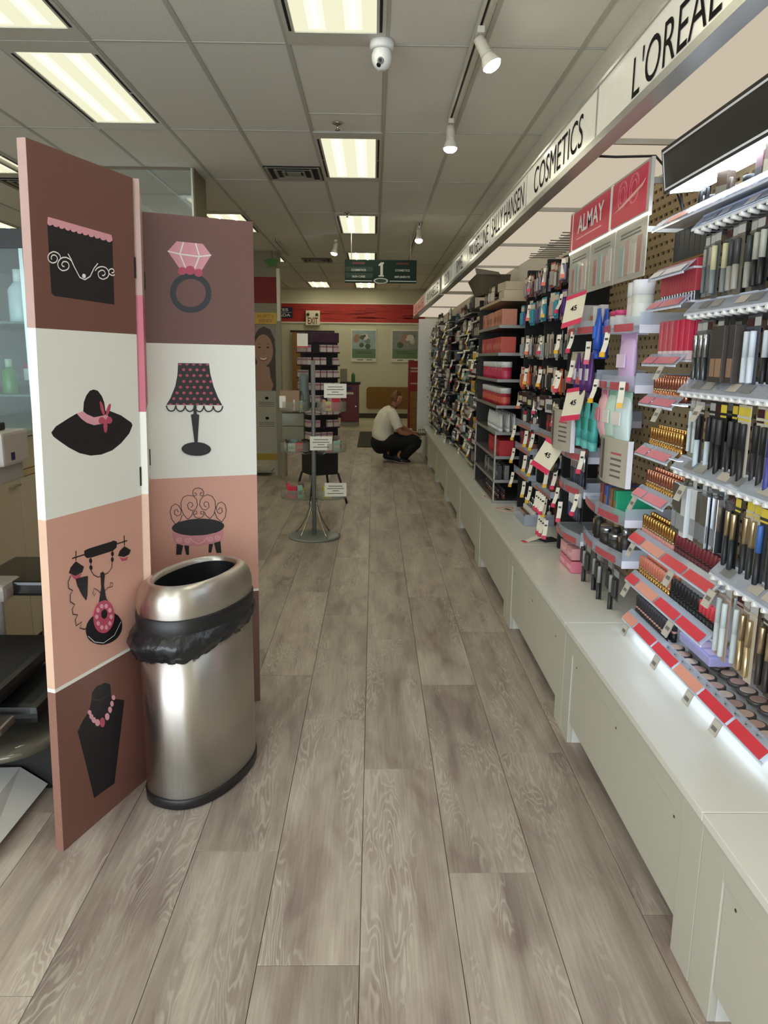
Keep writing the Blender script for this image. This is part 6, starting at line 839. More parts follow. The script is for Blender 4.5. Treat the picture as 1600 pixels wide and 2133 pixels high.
# ---- bay under the black light box: peg rows at the near side
rows = [(1.79, 0.90, 'top', 'mascara', 0.19), (1.545, 0.0, 'second', 'mascara', 0.18), (1.315, 0, 'third', 'mascara_tall', 0.18), (1.075, 0, 'fourth', 'mascara_tall', 0.2), (0.825, 0, 'fifth', 'mascara_tall', 0.2)]
YN = 1.44
seq = {
 'top': [('liner', 'smoky grey', (118, 122, 120), (104, 110, 112), (150, 150, 140)), ('mascara', 'smoky grey', (84, 88, 88), (120, 126, 126), (196, 190, 150)), ('mascara', 'olive grey', (110, 104, 92), (150, 150, 140), (60, 62, 62)), ('mascara', 'black', (44, 46, 48), (26, 26, 28), (170, 172, 160)), ('mascara', 'navy', (52, 58, 76), (40, 48, 84), (176, 180, 178)), ('mascara', 'cream striped', (70, 68, 66), (208, 204, 180), (30, 30, 32))],
 'second': [('mascara', 'dull silver', (112, 116, 116), GUN, SILV), ('mascara', 'dull silver', (84, 84, 84), GUN, SILV), ('boxpack', 'dark brown', (64, 58, 54), (30, 28, 28), (150, 120, 96)), ('mascara', 'ice white', (70, 74, 84), (206, 216, 226), (206, 216, 226)), ('mascara', 'black', (36, 36, 40), (26, 26, 30), (200, 210, 216)), ('mascara', 'black', (30, 30, 32), (24, 24, 26), (40, 40, 42))],
 'third': [('liner', 'clear', (150, 150, 142), (196, 210, 214), (196, 210, 214)), ('mascara_tall', 'black and ice', (52, 46, 44), (190, 208, 214), (40, 40, 42)), ('mascara_tall', 'black', (34, 33, 34), (28, 28, 30), (60, 60, 62)), ('mascara_tall', 'white and black', (206, 202, 186), (30, 30, 32), (34, 34, 36)), ('mascara_tall', 'white and black', (206, 202, 186), (36, 34, 40), (34, 34, 36)), ('mascara_tall', 'white and blue', (206, 202, 186), (62, 66, 140), (54, 58, 120))],
 'fourth': [('boxpack', 'silver', SILV, SILV, (150, 154, 158)), ('boxpack', 'white', (206, 212, 216), (206, 206, 206), (150, 154, 158)), ('boxpack', 'silver', SILV, SILV, (120, 124, 128)), ('mascara_tall', 'gold and black', (26, 26, 28), (34, 38, 42), PALEG), ('mascara_tall', 'gold and black', (202, 196, 178), (34, 38, 42), PALEG), ('mascara_tall', 'blue and black', (60, 60, 64), (30, 32, 38), (60, 100, 170))],
 'fifth': [('mascara_tall', 'clear', (172, 150, 140), (196, 206, 206), (200, 214, 214)), ('mascara_tall', 'clear', (168, 148, 138), (190, 200, 200), (200, 210, 210)), ('mascara_tall', 'pale gold', (150, 132, 112), PALEG, PALEG), ('mascara_tall', 'pale gold', (190, 180, 160), PALEG, PALEG), ('mascara_tall', 'pale gold and black', (60, 54, 44), (44, 40, 38), PALEG)]}
for z, _, rn, kd, _h in rows:
    y0, y1 = YN, (2.335 if rn != 'fifth' else 2.0)
    hook_row(y0, y1, z, 0.046, 'clear label rail with white hooks, %s row %s' % (rn, L0))
    s = seq[rn]; n = int((y1-y0)/0.046)+1
    for i in range(n):
        y = y0+0.046*i; f = (y1-y)/(y1-1.72); k, cn, c0, c1, c2 = s[max(0, min(len(s)-1, int(f*len(s))))]
        for dep in range(2):
            if dep and i % 2: continue
            x = 0.982+0.05*dep+0.006*math.sin(i*2.1)
            hp = (62, 22, 28) if (i*7+len(rn)) % 5 == 0 else ((226, 206, 70) if (rn in ('third', 'fourth') and f > 0.4) else (190, 192, 190))
            place(k, 'beauty_pack', (x, y, z-0.006), [c0, c1, c2, hp], '%s %s, %s hook row %s' % (cn, {'boxpack': 'boxed pack', 'liner': 'eyeliner pack'}.get(k, 'mascara pack'), rn, L0), 'pack', '%s packs, %s hook row' % (cn, rn), rz=0.05*math.sin(i*3.3))
# ---- far side of that bay: lipstick shelves
YB = 2.655
lev = [(1.605, 2.36, 'glossdown', (176, 60, 72), SILV, 'red gloss', 0.022), (1.425, 2.36, 'tallred', None, None, '', 0), (1.29, 2.36, 'lipstick', ROSEG, ROSEG, 'rose gold lipstick', 0.022), (1.115, 2.36, 'lipstick', GOLD, GOLD, 'gold lipstick', 0.022), (0.965, 2.36, 'lipstick', GOLD, ROSEG, 'gold and rose lipstick', 0.022), (0.80, 1.98, 'lipstick', (206, 140, 130), GOLD, 'blush lipstick', 0.022), (0.645, 2.0, 'lipstick', GOLD, (200, 120, 96), 'gold capped lipstick', 0.022), (0.495, 1.62, 'liner', None, None, '', 0)]
ordn = ['top', 'second', 'third', 'fourth', 'fifth', 'sixth', 'seventh', 'lowest']
for i, (z, yn, kd, c0, c1, nm, st) in enumerate(lev):
    strip = REDL if i in (5, 6, 7) else PINKL
    shelf(yn, YB, z, 'clear lit shelf with %s strip, %s level %s' % ('red' if strip is REDL else 'pink', ordn[i], L0), strip, led=(i in (2, 3, 4, 5, 6, 7)))
    if kd in ('lipstick', 'glossdown'):
        for r in range(2):
            y = 2.375
            while y < YB-0.01:
                place(kd, 'lipstick' if kd == 'lipstick' else 'lip_gloss', (0.988+0.028*r, y, z+0.001+0.008*r), [c0, PALEG if kd == 'lipstick' else c1, c1], '%s in the %s row, %s shelf %s' % (nm, 'front' if r == 0 else 'back', ordn[i], L0), 'lipstick' if kd == 'lipstick' else 'lip gloss', '%ss, %s row, %s shelf' % (nm, 'front' if r == 0 else 'back', ordn[i])); y += st
for i in range(12):
    place('glossdown', 'lip_gloss', (0.985+0.02*(i//6), 2.385+0.045*(i % 6), 1.426), [(206, 56, 84) if i % 6 < 3 else (196, 90, 100), (236, 210, 210)], 'tall bright red gloss on the second shelf '+L0, 'lip gloss', 'tall bright red glosses')
for i in range(6): tag(G().bbox(-0.02, 0.02, -0.020, 0.020, 0, 0.13, 0.002).build('black_case', C((26, 27, 34), 0.25), None, (1.02, 2.385+0.042*i, 1.72-0.01)), 'glossy black gloss case above the red glosses '+L0, 'case', 'glossy black cases'); 
for o in [q for q in COL.objects if q.name.startswith('black_case')]: G().box(-0.0205, 0.0205, -0.0205, 0.0205, 0.028, 0.033).build('gold_band', GOLD, o)
shelf(2.36, YB, 1.705, 'clear narrow shelf holding glossy black cases '+L0, RAILW)
for i in range(14): place('lipstick', 'lipstick', (0.99, 2.345-0.024*i, 0.646), [BLKC, BLKC, BLKC if i < 9 else (206, 60, 70)], 'black lipstick on the seventh shelf '+L0, 'lipstick', 'black lipsticks, seventh shelf')
for i in range(14): place('lipstick', 'lipstick', (0.99, 2.345-0.025*i, 0.801), [(90, 34, 40), (70, 30, 34), (120, 44, 52)], 'dark red lipstick on the sixth shelf '+L0, 'lipstick', 'dark red lipsticks, sixth shelf')
for r in range(2):
    for i in range(13): place('lipstick', 'lip_pencil', (0.985+0.03*r, 2.63-0.022*i, 0.497), [BLKC, (200, 150, 140), (44, 44, 50)], 'black lip crayon standing on the lowest lit shelf', 'lipstick', 'black lip crayons on the lowest lit shelf')
    for i in range(11): place('compact', 'compact', (0.99+0.062*r, 2.285-0.058*i, 0.498+0.012*r), [(70, 66, 66), [(206, 178, 160), (196, 160, 150), (214, 196, 184), (180, 150, 140)][i % 4]], 'open eye shadow compact in the %s row of the lowest lit shelf' % ('front' if r == 0 else 'back'), 'compact', 'eye shadow compacts, %s row' % ('front' if r == 0 else 'back'))
o = tag(G().bbox(-0.05, 0.05, -0.11, 0.11, 0, 0.028, 0.004).build('palette_box', C((158, 156, 206), 0.2), None, (1.045, 2.17, 0.537)), 'lilac eye shadow palette box on the lowest lit shelf', 'palette')
for i in range(3): G().box(-0.038, 0.038, -0.085+0.06*i, -0.04+0.06*i, 0.028, 0.0285).build('palette_pan', C((196, 176, 206)), o)
for y, z in ((2.60, 0.645), (2.58, 0.80), (2.60, 0.965), (2.2, 0.645), (2.23, 0.80), (2.58, 0.495), (2.28, 0.495), (2.02, 0.495), (1.84, 0.495), (2.45, 1.425), (2.44, 1.29), (2.14, 1.315), (2.20, 1.075), (1.95, 0.825)):
    place('pricecard', 'price_card', (0.932, y, z-0.018), [(196, 192, 182), (120, 116, 110)], 'small grey price card clipped to a strip '+L0, 'price card', 'price cards '+L0)
# top jumble under the light box
random.seed(5)
shelf(1.45, 2.655, 1.865, 'clear top shelf of dark testers under the black light box', RAILW)
for i in range(26):
    y = 1.5+0.044*i; k = random.choice(['carton', 'bottle', 'polish', 'carton', 'smalljar']); c = random.choice([(26, 24, 26), (60, 44, 30), (90, 30, 40), (40, 40, 44), (110, 84, 50), (150, 140, 130), (28, 30, 40)])
    place(k, 'tester', (1.0+random.uniform(0, 0.09), y, 1.867), [c, random.choice([(24, 24, 26), GOLD, SILV, (70, 60, 50)]), (150, 140, 120)], 'dark tester product on the top shelf under the light box', 'cosmetic', 'dark testers on the top shelf', random.uniform(-0.4, 0.4))
t = thing('light_box', 'long black lit display board with white outline', 'sign', (0, 0, 0))
G().prism([(0.965, 2.115), (1.04, 2.125), (1.09, 1.985), (0.985, 1.975)], 'y', 1.05, 2.70).build('housing', mat('lb_silver', (170, 172, 178), 0.25, 0.6), t)
def slab(a, b, off, y0, y1, m, nm):
    d = Vector((b[0]-a[0], b[1]-a[1])); n = Vector((-d.y, d.x)).normalized(); n = n if n.x < 0 else -n
    G().prism([a, b, (b[0]+n.x*off, b[1]+n.y*off), (a[0]+n.x*off, a[1]+n.y*off)], 'y', y0, y1).build(nm, m, t)
slab((0.965, 2.115), (0.985, 1.975), 0.004, 1.06, 2.695, mat('lb_black', (30, 29, 27), 0.3), 'black_face')
for a, b, y0, y1 in (((0.9665, 2.105), (0.9675, 2.099), 1.07, 2.685), ((0.983, 1.990), (0.9838, 1.984), 1.07, 2.685), ((0.9665, 2.105), (0.9838, 1.984), 2.680, 2.685)): slab(a, b, 0.0052, y0, y1, mat('lb_outline', (236, 238, 240), 0.4), 'white_outline')
G().prism([(0.989, 1.974), (1.088, 1.984), (1.088, 1.981), (0.989, 1.971)], 'y', 1.06, 2.66).build('led_diffuser', emis('lb_led', None, 18.0, (0.74, 0.87, 1.0)), t)
tag(G().tube([(0.80, 2.98, 2.165), (0.88, 2.93, 2.15), (0.99, 2.83, 2.13), (1.05, 2.74, 2.02), (1.06, 2.72, 1.93), (1.10, 2.72, 1.88)], 0.0045, 6).build('power_cable', TRD), 'black power cable hanging from the canopy beside the light box', 'cable')
tag(G().tube([(1.05, 2.80, 2.04), (1.10, 2.78, 1.90), (1.12, 2.86, 1.80), (1.13, 2.80, 1.72), (1.14, 2.74, 1.70)], 0.003, 6).build('thin_cable', TRD), 'thin dark cable looping down the slotted wall', 'cable')
# ================================================================ BAY UNDER THE CRIMSON SIGN
LA = 'under the crimson sign'
CRI = mat('crimson', (206, 36, 74), 0.35)
t = thing('brand_sign', 'crimson sign board with white slanted lettering below the COSMETICS sign', 'sign', (0, 0, 0))
SGX = 0.945
G().box(SGX, SGX+0.012, 2.73, 3.80, 1.925, 2.105).build('sign_board', mat('sign_grey', (176, 172, 164), 0.4), t)
G().box(SGX-0.003, SGX, 3.17, 3.74, 1.935, 2.095).build('crimson_panel', CRI, t); G().box(SGX-0.003, SGX, 2.76, 3.145, 1.935, 2.095).build('crimson_panel', CRI, t)
G().box(SGX-0.003, SGX, 3.755, 3.79, 1.935, 2.095).build('crimson_panel', CRI, t); [G().box(SGX-0.0035, SGX, q, q+w_, 1.93, 2.10).build('white_divider', HOOKW, t) for q, w_ in ((3.145, 0.025), (3.74, 0.015))]
text('ALMAY', 'lettering', HOOKW, (SGX-0.0045, 3.45, 2.03), FACE_AISLE, t, 0.40, 0.075, 0.02); G().box(SGX-0.004, SGX-0.003, 3.28, 3.66, 1.968, 1.974).build('sign_caption', mat('cap_pale', (230, 170, 176), 0.4), t)
for yy in (3.02, 2.89):
    for rr in (0.050, 0.030): 
        g = G(); q = [(yy+rr*math.cos(a), 2.035+rr*1.0*math.sin(a)) for a in [2*math.pi*i/24 for i in range(25)]]
        for i in range(24): g.box(SGX-0.004, SGX-0.003, min(q[i][0], q[i+1][0])-0.0012, max(q[i][0], q[i+1][0])+0.0012, min(q[i][1], q[i+1][1])-0.0012, max(q[i][1], q[i+1][1])+0.0012)
        g.build('sign_emblem', mat('emblem_pink', (226, 120, 140), 0.4), t)
G().prism([(3.11, 1.985), (2.80, 2.035), (2.77, 2.045), (2.80, 2.025), (3.0, 1.992)], 'x', SGX-0.0045, SGX-0.003).build('sign_swoosh', mat('swoosh', (240, 190, 170), 0.4), t)
for y in (2.74, 3.79): G().box(SGX+0.012, 1.168, y-0.006, y+0.006, 2.02, 2.04).build('sign_arm', ALU, t)
t = thing('graphic_header', 'translucent header cards with product photos below the crimson sign', 'sign', (0, 0, 0)); GCX = 0.945
for y0, y1 in ((2.73, 3.07), (3.085, 3.42), (3.435, 3.78)):
    G().box(GCX, GCX+0.004, y0, y1, 1.715, 1.918).build('graphic_card', mat('card_grey', (186, 184, 174), 0.15, coat=0.4), t)
    yy = y1-0.05
    for k in range(4):
        c = [(186, 156, 146), (196, 190, 180), (172, 130, 124), (156, 176, 166)][(k+int(y0*10)) % 4]; G().box(GCX-0.002, GCX, yy-0.055, yy-0.01, 1.735, 1.84+0.02*(k % 2)).build('product_photo', C(c, 0.2), t); yy -= 0.065
    for z in (1.885, 1.872): G().box(GCX-0.002, GCX, y0+0.06, y1-0.06, z, z+0.005).build('card_text', mat('card_text', (120, 116, 108), 0.5), t)
G().box(GCX-0.003, GCX+0.012, 2.73, 3.79, 1.917, 1.926).build('led_edge', emis('warm_led', None, 2.2, (1.0, 0.95, 0.70)), t)
G().box(GCX+0.004, 1.168, 2.735, 2.75, 1.86, 1.88).build('card_arm', ALU, t)
def bowed(y0, y1, z, lab, tall=0.035, strip=True):
    """clear tray with a bowed front"""
    t = thing('bowed_tray', lab, 'tray', (0, 0, 0)); n = 12
    fr_ = [(0.955-0.035*math.sin(math.pi*i/n), y0+(y1-y0)*i/n) for i in range(n+1)]
    G().prism([(1.165, y0)]+fr_+[(1.165, y1)], 'z', z-0.006, z).build('tray_deck', RAILA, t)
    g = G()
    for (xa, ya), (xb, yb) in zip(fr_, fr_[1:]): g.add([(xa, ya, z-0.022), (xb, yb, z-0.022), (xb, yb, z+tall), (xa, ya, z+tall)], [(0, 1, 2, 3)])
    g.build('tray_front', RAILA, t)
    G().box(fr_[0][0], 1.165, y0-0.003, y0, z-0.026, z+0.004).build('tray_side', mat('tray_side_white', (226, 226, 240), 0.3), t); G().box(fr_[0][0], 1.165, y0-0.003, y0, z+0.004, z+tall+0.012).build('tray_side_clear', RAILA, t)
    if strip:
        for a, b in ((1, 5), (6, 11)):
            g = G()
            for i in range(a, b): (xa, ya), (xb, yb) = fr_[i], fr_[i+1]; g.add([(xa-0.0015, ya, z-0.018), (xb-0.0015, yb, z-0.018), (xb-0.0015, yb, z+0.010), (xa-0.0015, ya, z+0.010)], [(0, 1, 2, 3)])
            g.build('label_strip', mat('strip_dustyred', (186, 84, 92), 0.35), t)
    return t
for y0, y1, z, lb in ((2.76, 3.20, 1.545, 'top near'), (3.25, 3.78, 1.555, 'top far'), (2.76, 3.20, 1.33, 'second near'), (3.25, 3.78, 1.335, 'second far'), (3.25, 3.78, 1.16, 'third far'), (2.76, 3.30, 0.825, 'lower near'), (3.33, 3.78, 0.99, 'lower far'), (2.76, 3.30, 0.665, 'lowest near'), (3.33, 3.78, 0.83, 'next lowest far'), (3.33, 3.78, 0.60, 'lowest far')):
    bowed(y0, y1, z, 'clear bowed tray with red labels, %s one %s' % (lb, LA))
# goods, each in its place
place('jar', 'tall_jar', (0.985, 2.83, 1.546), [(206, 206, 198), (230, 230, 232), (220, 222, 214)], 'tall white lidded jar on the top near tray '+LA, 'jar', None)
place('jar', 'tall_jar', (1.0, 2.93, 1.546), [(200, 196, 190), (228, 228, 230), (214, 210, 206)], 'white lidded jar behind the tallest jar '+LA, 'jar', None)
for o in [q for q in COL.objects if q.name.startswith('tall_jar')]: o.scale = (1.0, 1.0, 1.35)
place('smalljar', 'cleansing_pads', (0.98, 3.04, 1.546), [(214, 208, 206), (206, 70, 120)], 'white pot with pink lid on the top near tray', 'jar', None)
place('smalljar', 'cleansing_pads', (0.985, 3.115, 1.546), [(210, 206, 200), (196, 60, 110)], 'white pot with rose lid behind the pink lidded pot', 'jar', None)
for i in range(2): place('tubepack', 'blue_tube', (0.945+0.03*i, 3.165, 1.63), [(40, 84, 178), (30, 60, 150), (60, 110, 200)], 'blue tube hanging beside the pink lidded pot', 'tube', 'blue tubes')
for i in range(4): place('widecarton' if i > 1 else 'carton', 'face_carton', (0.99, 3.33+0.115*i, 1.556), [(206, 204, 198) if i % 2 else (196, 190, 186), (206, 120, 70) if i < 2 else (180, 96, 100)], 'pale carton on the top far tray '+LA, 'carton', 'pale cartons, top far tray')
place('pouch', 'wipes_pouch', (0.965, 2.88, 1.515), [(206, 176, 214), (196, 160, 206), (224, 206, 230)], 'lilac wipes pouch hanging under the top near tray', 'pouch', None, 0.1)
for i, (y, c, hd_, lab) in enumerate(((3.10, (226, 176, 184), (206, 130, 160), 'pink wipes pouch beside the mint pouches'), (2.985, (196, 226, 214), (130, 196, 166), 'mint wipes pouch next to the pink one'), (2.86, (206, 226, 226), (160, 206, 196), 'pale mint wipes pouch at the near edge of its tray'))):
    place('pouch', 'wipes_pouch', (0.955, y, 1.30), [c, hd_, (232, 226, 222) if i else (206, 120, 140)], lab, 'pouch', None, 0.12*(i-1))
for i in range(5): place('tubepack', 'purple_tube', (0.955+0.012*(i % 2), 3.27+0.05*i, 1.455), [(84, 44, 112), (50, 28, 70), (206, 200, 206)], 'deep purple tube in the second far tray '+LA, 'tube', 'purple tubes')
for i in range(5): place('tubepack', 'teal_tube', (0.955+0.01*(i % 2), 3.16+0.055*i, 1.245), [(70, 164, 160), (96, 182, 176), (30, 130, 110)], 'teal tube hanging beside the pink pouch', 'tube', 'teal tubes')
for i in range(7): place('carton', 'amber_carton', (0.975, 3.54+0.034*i, 1.161), [(176, 140, 92), (206, 200, 190)], 'amber carton on the third far tray '+LA, 'carton', 'amber cartons')
for i in range(6): place('tube', 'clear_tube', (0.98, 3.52+0.045*i, 1.336), [(176, 170, 150), (206, 200, 186)], 'clear tube on the second far tray '+LA, 'tube', 'clear tubes, second far tray')
def flip(y0, y1, z0, z1, lab, x=0.925, bow=0.03):
    t = thing('info_card', lab, 'card', (0, 0, 0)); n = 8; fr_ = [(x+bow-bow*math.sin(math.pi*i/n*0.9), y0+(y1-y0)*i/n) for i in range(n+1)]; g = G()
    for (xa, ya), (xb, yb) in zip(fr_, fr_[1:]): g.add([(xa, ya, z0), (xb, yb, z0), (xb, yb, z1), (xa, ya, z1), (xa+0.01, ya, z0), (xb+0.01, yb, z0), (xb+0.01, yb, z1), (xa+0.01, ya, z1)], [(0, 1, 2, 3), (4, 7, 6, 5), (3, 2, 6, 7), (0, 4, 5, 1)])
    g.build('card', mat('card_putty', (184, 178, 164), 0.3), t); G().box(fr_[0][0]-0.002, fr_[0][0]+0.018, y0-0.004, y0+0.001, z0, z1).build('card_edge', mat('card_edge_white', (232, 232, 240), 0.3), t)
    for k in range(3):
        i = n-1-k; (xa, ya), (xb, yb) = fr_[i], fr_[i+1]; G().add([(xa-0.001, ya, z0+0.01), (xb-0.001, yb, z0+0.01), (xb-0.001, yb, z1-0.01), (xa-0.001, ya, z1-0.01)], [(0, 1, 2, 3)]).build('card_photo', C([(120, 104, 96), (160, 140, 130), (92, 88, 84)][k]), t)
    (xa, ya), (xb, yb) = fr_[1], fr_[3]
    for k in range(5):
        z = z1-0.06-0.022*k; G().add([(xa-0.0015, ya, z), (xb-0.0015, yb, z), (xb-0.0015, yb, z+0.008), (xa-0.0015, ya, z+0.008)], [(0, 1, 2, 3)]).build('card_text', C((190, 90, 96)) if k == 0 else C((110, 104, 98)), t)
flip(2.78, 3.09, 0.945, 1.125, 'white edged bowed information card under the mint pouches'); flip(3.44, 3.79, 1.00, 1.19, 'bowed information card left of the teal tubes', 0.882)
for i in range(7): place('mascara', 'beauty_pack', (0.955, 3.31+0.034*i, 1.035), [(54, 54, 60), [(30, 32, 40), (44, 52, 90), (28, 28, 30)][i % 3], SILV, (120, 40, 50)], 'dark pack with silver cap on the lower hooks '+LA, 'pack', 'dark silver capped packs '+LA)
for i in range(6): place('mascara', 'beauty_pack', (0.96, 3.36+0.034*i, 0.865), [(50, 52, 58), [(30, 32, 40), (60, 64, 76), (44, 60, 110)][i % 3], (214, 214, 214), (150, 90, 90)], 'dark pack with white tip below the silver capped packs', 'pack', 'dark white tipped packs '+LA)
for i, c in enumerate([(34, 150, 110), (120, 92, 60), (60, 90, 160), (120, 60, 56)]): o = tag(G().bbox(-0.075, 0.07, -0.017, 0.017, 0, 0.10, 0.002).build('brow_carton', C(c, 0.3), None, (1.02, 2.86+0.06*i, 0.826)), '%s slim carton standing on the lower near tray ' % ['emerald green', 'bronze', 'blue', 'maroon'][i]+LA, 'carton'); G().box(-0.0758, -0.075, -0.012, 0.012, 0.02, 0.06).build('print_band', C((150, 110, 80)), o)
for i in range(8): place('smalljar' if i % 3 else 'bottle', 'tester', (0.985+0.02*(i % 2), 2.82+0.058*i, 0.666), [(50, 44, 40), (150, 130, 100) if i % 2 else SILV, (40, 36, 34)], 'dark bottle on the lowest near tray '+LA, 'cosmetic', 'dark bottles, lowest near tray')
for i in range(9): place('mascara_tall' if i % 2 else 'hangcard', 'beauty_pack', (0.955+0.008*(i % 3), 2.80+0.064*i, 0.63), [[(58, 58, 60), (84, 78, 70), (40, 40, 44)][i % 3], (44, 42, 42), (150, 150, 152), (110, 104, 100)], 'dark blister pack hanging below the lowest near tray '+LA, 'pack', 'dark blister packs below the lowest tray')
for i in range(4): o = tag(G().bbox(-0.04, 0.04, -0.05, 0.05, 0, 0.055, 0.003).build('pink_carton', C((214, 120, 140) if i < 2 else (206, 150, 150)), None, (0.97, 3.42+0.115*(i % 2), 0.442+0.062*(i//2))), 'flat pink carton stacked under the lowest far tray', 'carton', 'flat pink cartons'); G().box(-0.041, -0.04, -0.04, 0.04, 0.015, 0.035).build('print_band', C((230, 170, 180)), o)
place('bigcompact', 'round_compact', (0.93, 3.74, 0.90), [(30, 28, 28), (176, 146, 110)], 'round tan compact facing out at the far edge of the bay', 'compact', None)
o = [q for q in COL.objects if q.name.startswith('round_compact')][0]; o.rotation_euler = (0, -math.pi/2+0.2, 0)
SALE = [(222, 214, 192), (206, 40, 84), (206, 40, 84)]
def sale(x, y, z, rz, lab, tilt=0.0):
    o = place('salecard', 'sale_card', (x, y, z), SALE, lab, 'price card', None, rz); o.rotation_euler = (tilt, 0, rz)
    me = text_mesh('45', 0.038, 0.026, 0.02); me.materials.clear(); me.materials.append(INK)
    R_ = Matrix(((0, 0.355, -0.935), (-1, 0, 0), (0, 0.935, 0.355))).to_4x4(); me.transform(Matrix.Translation((-0.026, 0, -0.066)) @ R_); me.transform(Matrix.Translation((-0.002, 0, 0))); link('card_figure', me, o)
sale(0.915, 3.50, 1.715, 0.55, 'large white and magenta price card beside the blue tubes', -0.2); sale(0.915, 3.40, 1.30, 0.5, 'large white and magenta price card before the teal tubes', -0.15); sale(0.905, 3.70, 1.02, 0.6, 'large white and magenta price card by the round compact', 0.35)
TIP = {'m': (206, 60, 90), 'o': (226, 110, 80), 'y': (222, 176, 50)}
def tagat(x, y, z, tip, where, rz=0.0):
    rz += 0.85
    place('pricetag', 'price_tag', (x, y, z), [(226, 220, 204), TIP[tip], (60, 56, 52)], 'narrow white price tag with %s tip %s' % ({'m': 'magenta', 'o': 'orange', 'y': 'yellow'}[tip], where), 'price tag', '%s tipped tags %s' % ({'m': 'magenta', 'o': 'orange', 'y': 'yellow'}[tip], where), rz)
for y, z, tp in ((3.02, 1.53, 'y'), (3.55, 1.55, 'm'), (3.28, 1.50, 'm'), (3.52, 1.42, 'm'), (3.13, 1.345, 'y'), (2.80, 1.345, 'y'), (3.26, 1.03, 'm'), (3.31, 0.83, 'm'), (3.76, 1.36, 'm'), (3.77, 1.19, 'm'), (3.72, 0.88, 'm'), (3.66, 0.80, 'm'), (3.60, 0.74, 'm')): tagat(0.922, y, z, tp, LA, random.uniform(-0.3, 0.3))
# ================================================================ BLACK BAY
LB = 'in the black backed bay'
bk = thing('black_fixture', 'black backed fixture with hooks between the crimson signed bay and the grey tower', 'fixture', (0, 0, 0)); FB = mat('fixture_black', (14, 13, 14), 0.7)
G().box(1.12, 1.165, 3.84, 5.02, CT, 2.0).build('back_board', FB, bk)
for y in (3.84, 4.42, 4.98): G().box(0.985, 1.12, y, y+0.035, CT, 1.98).build('divider', FB, bk)
for i in range(12): G().tube([(0.93+0.012*(i % 3), 3.90+0.085*i, 2.04), (1.12, 3.90+0.085*i, 2.04)], 0.0025, 6).build('wire_hook', mat('wire_dark', (60, 56, 52), 0.4), bk)
random.seed(33)
bl_rows = [(1.93, 'hangcard', [((70, 66, 70), (166, 156, 146)), ((40, 40, 44), (130, 120, 150)), ((176, 80, 64), (156, 150, 140))], 'top'), (1.76, 'hangcard', [((196, 30, 34), (196, 30, 34)), ((84, 40, 120), (84, 40, 120)), ((50, 140, 160), (60, 150, 170)), ((206, 196, 180), (180, 150, 140))], 'second'), (1.56, 'hangcard', [((176, 176, 166), (150, 160, 166)), ((90, 84, 78), (150, 120, 104)), ((60, 58, 56), (40, 38, 38)), ((196, 190, 176), (120, 112, 104))], 'third'), (1.38, 'hangcard', [((26, 24, 26), (40, 38, 40)), ((206, 80, 40), (206, 100, 60)), ((206, 196, 180), (160, 150, 140))], 'fourth'), (1.22, 'lashbox', [((30, 28, 30), (200, 190, 150)), ((190, 190, 186), (90, 88, 90)), ((60, 30, 34), (180, 170, 160))], 'fifth')]
for z, kd, cs, rn in bl_rows:
    for i in range(11 if kd == 'hangcard' else 9):
        y = 3.90+(0.10 if kd == 'hangcard' else 0.122)*i; c = cs[(i+i//3+int(z*10)) % len(cs)]
        for dep in range(2): place(kd, 'beauty_card', (0.955+0.05*dep+random.uniform(-0.012, 0.012), y, z+random.uniform(-0.012, 0.012)), [c[0], c[1], (206, 190, 170)], 'assorted hanging beauty card on the %s row %s' % (rn, LB), 'pack', 'hanging cards, %s row %s' % (rn, LB), random.uniform(-0.25, 0.25))
        if i % 4 == 0: tagat(0.948, y+0.01, z-0.012, random.choice('ooym'), LB, random.uniform(-0.4, 0.4))
for k, z in enumerate((1.01, 0.86, 0.70)):
    tn = ['upper', 'middle', 'lower'][k]
    for y0, y1, sd in ((3.90, 4.38, 'near'), (4.48, 4.95, 'far')):
        tr_ = thing('clear_tray', 'clear acrylic tray at the %s %s place %s' % (tn, sd, LB), 'tray', (0, 0, 0)); G().box(0.945, 1.12, y0, y1, z, z+0.005).build('tray_deck', RAILA, tr_); G().box(0.942, 0.945, y0, y1, z-0.01, z+0.035).box(0.945, 1.12, y0-0.003, y0, z, z+0.035).build('tray_front', RAILA, tr_); G().box(0.940, 0.942, y0+0.02, y1-0.1, z-0.008, z+0.010).build('label_strip', mat('strip_dustyred2', (176, 120, 110), 0.4), tr_)
        for i in range(7):
            c = random.choice([(40, 38, 40), (60, 60, 64), SILV, (196, 190, 180), (150, 40, 60), (70, 90, 150), (120, 70, 50)]); kk = random.choice(['bottle', 'polish', 'carton', 'smalljar'])
            place(kk, 'cosmetic_item', (0.98+random.uniform(0, 0.05), y0+0.04+0.062*i, z+0.006), [c, random.choice([SILV, BLKC, (206, 60, 50)]), (200, 196, 186)], 'small cosmetic in the %s %s clear tray %s' % (tn, sd, LB), 'cosmetic', 'cosmetics in the %s %s tray %s' % (tn, sd, LB))
        tagat(0.93, y0+0.05, z-0.01, 'y', LB, 0.2); tagat(0.93, y1-0.04, z-0.01, 'y', LB, 0.0)
t = thing('counter_display', 'amber and clear counter box of silver capped tubes on the plinth', 'display box', (1.0, 4.55, CT)); AMB = acrylic('amber_acrylic', (190, 130, 80), 0.35, 0.8)
G().box(-0.09, 0.10, -0.17, 0.17, 0.0, 0.005).box(-0.09, -0.085, -0.17, 0.17, 0.005, 0.06).box(-0.085, 0.1, -0.17, -0.165, 0.005, 0.07).build('clear_box', RAILA, t); G().box(0.09, 0.10, -0.17, 0.17, 0.005, 0.14).build('amber_back', AMB, t); G().box(-0.05, 0.09, -0.165, 0.165, 0.045, 0.050).build('amber_deck', AMB, t)
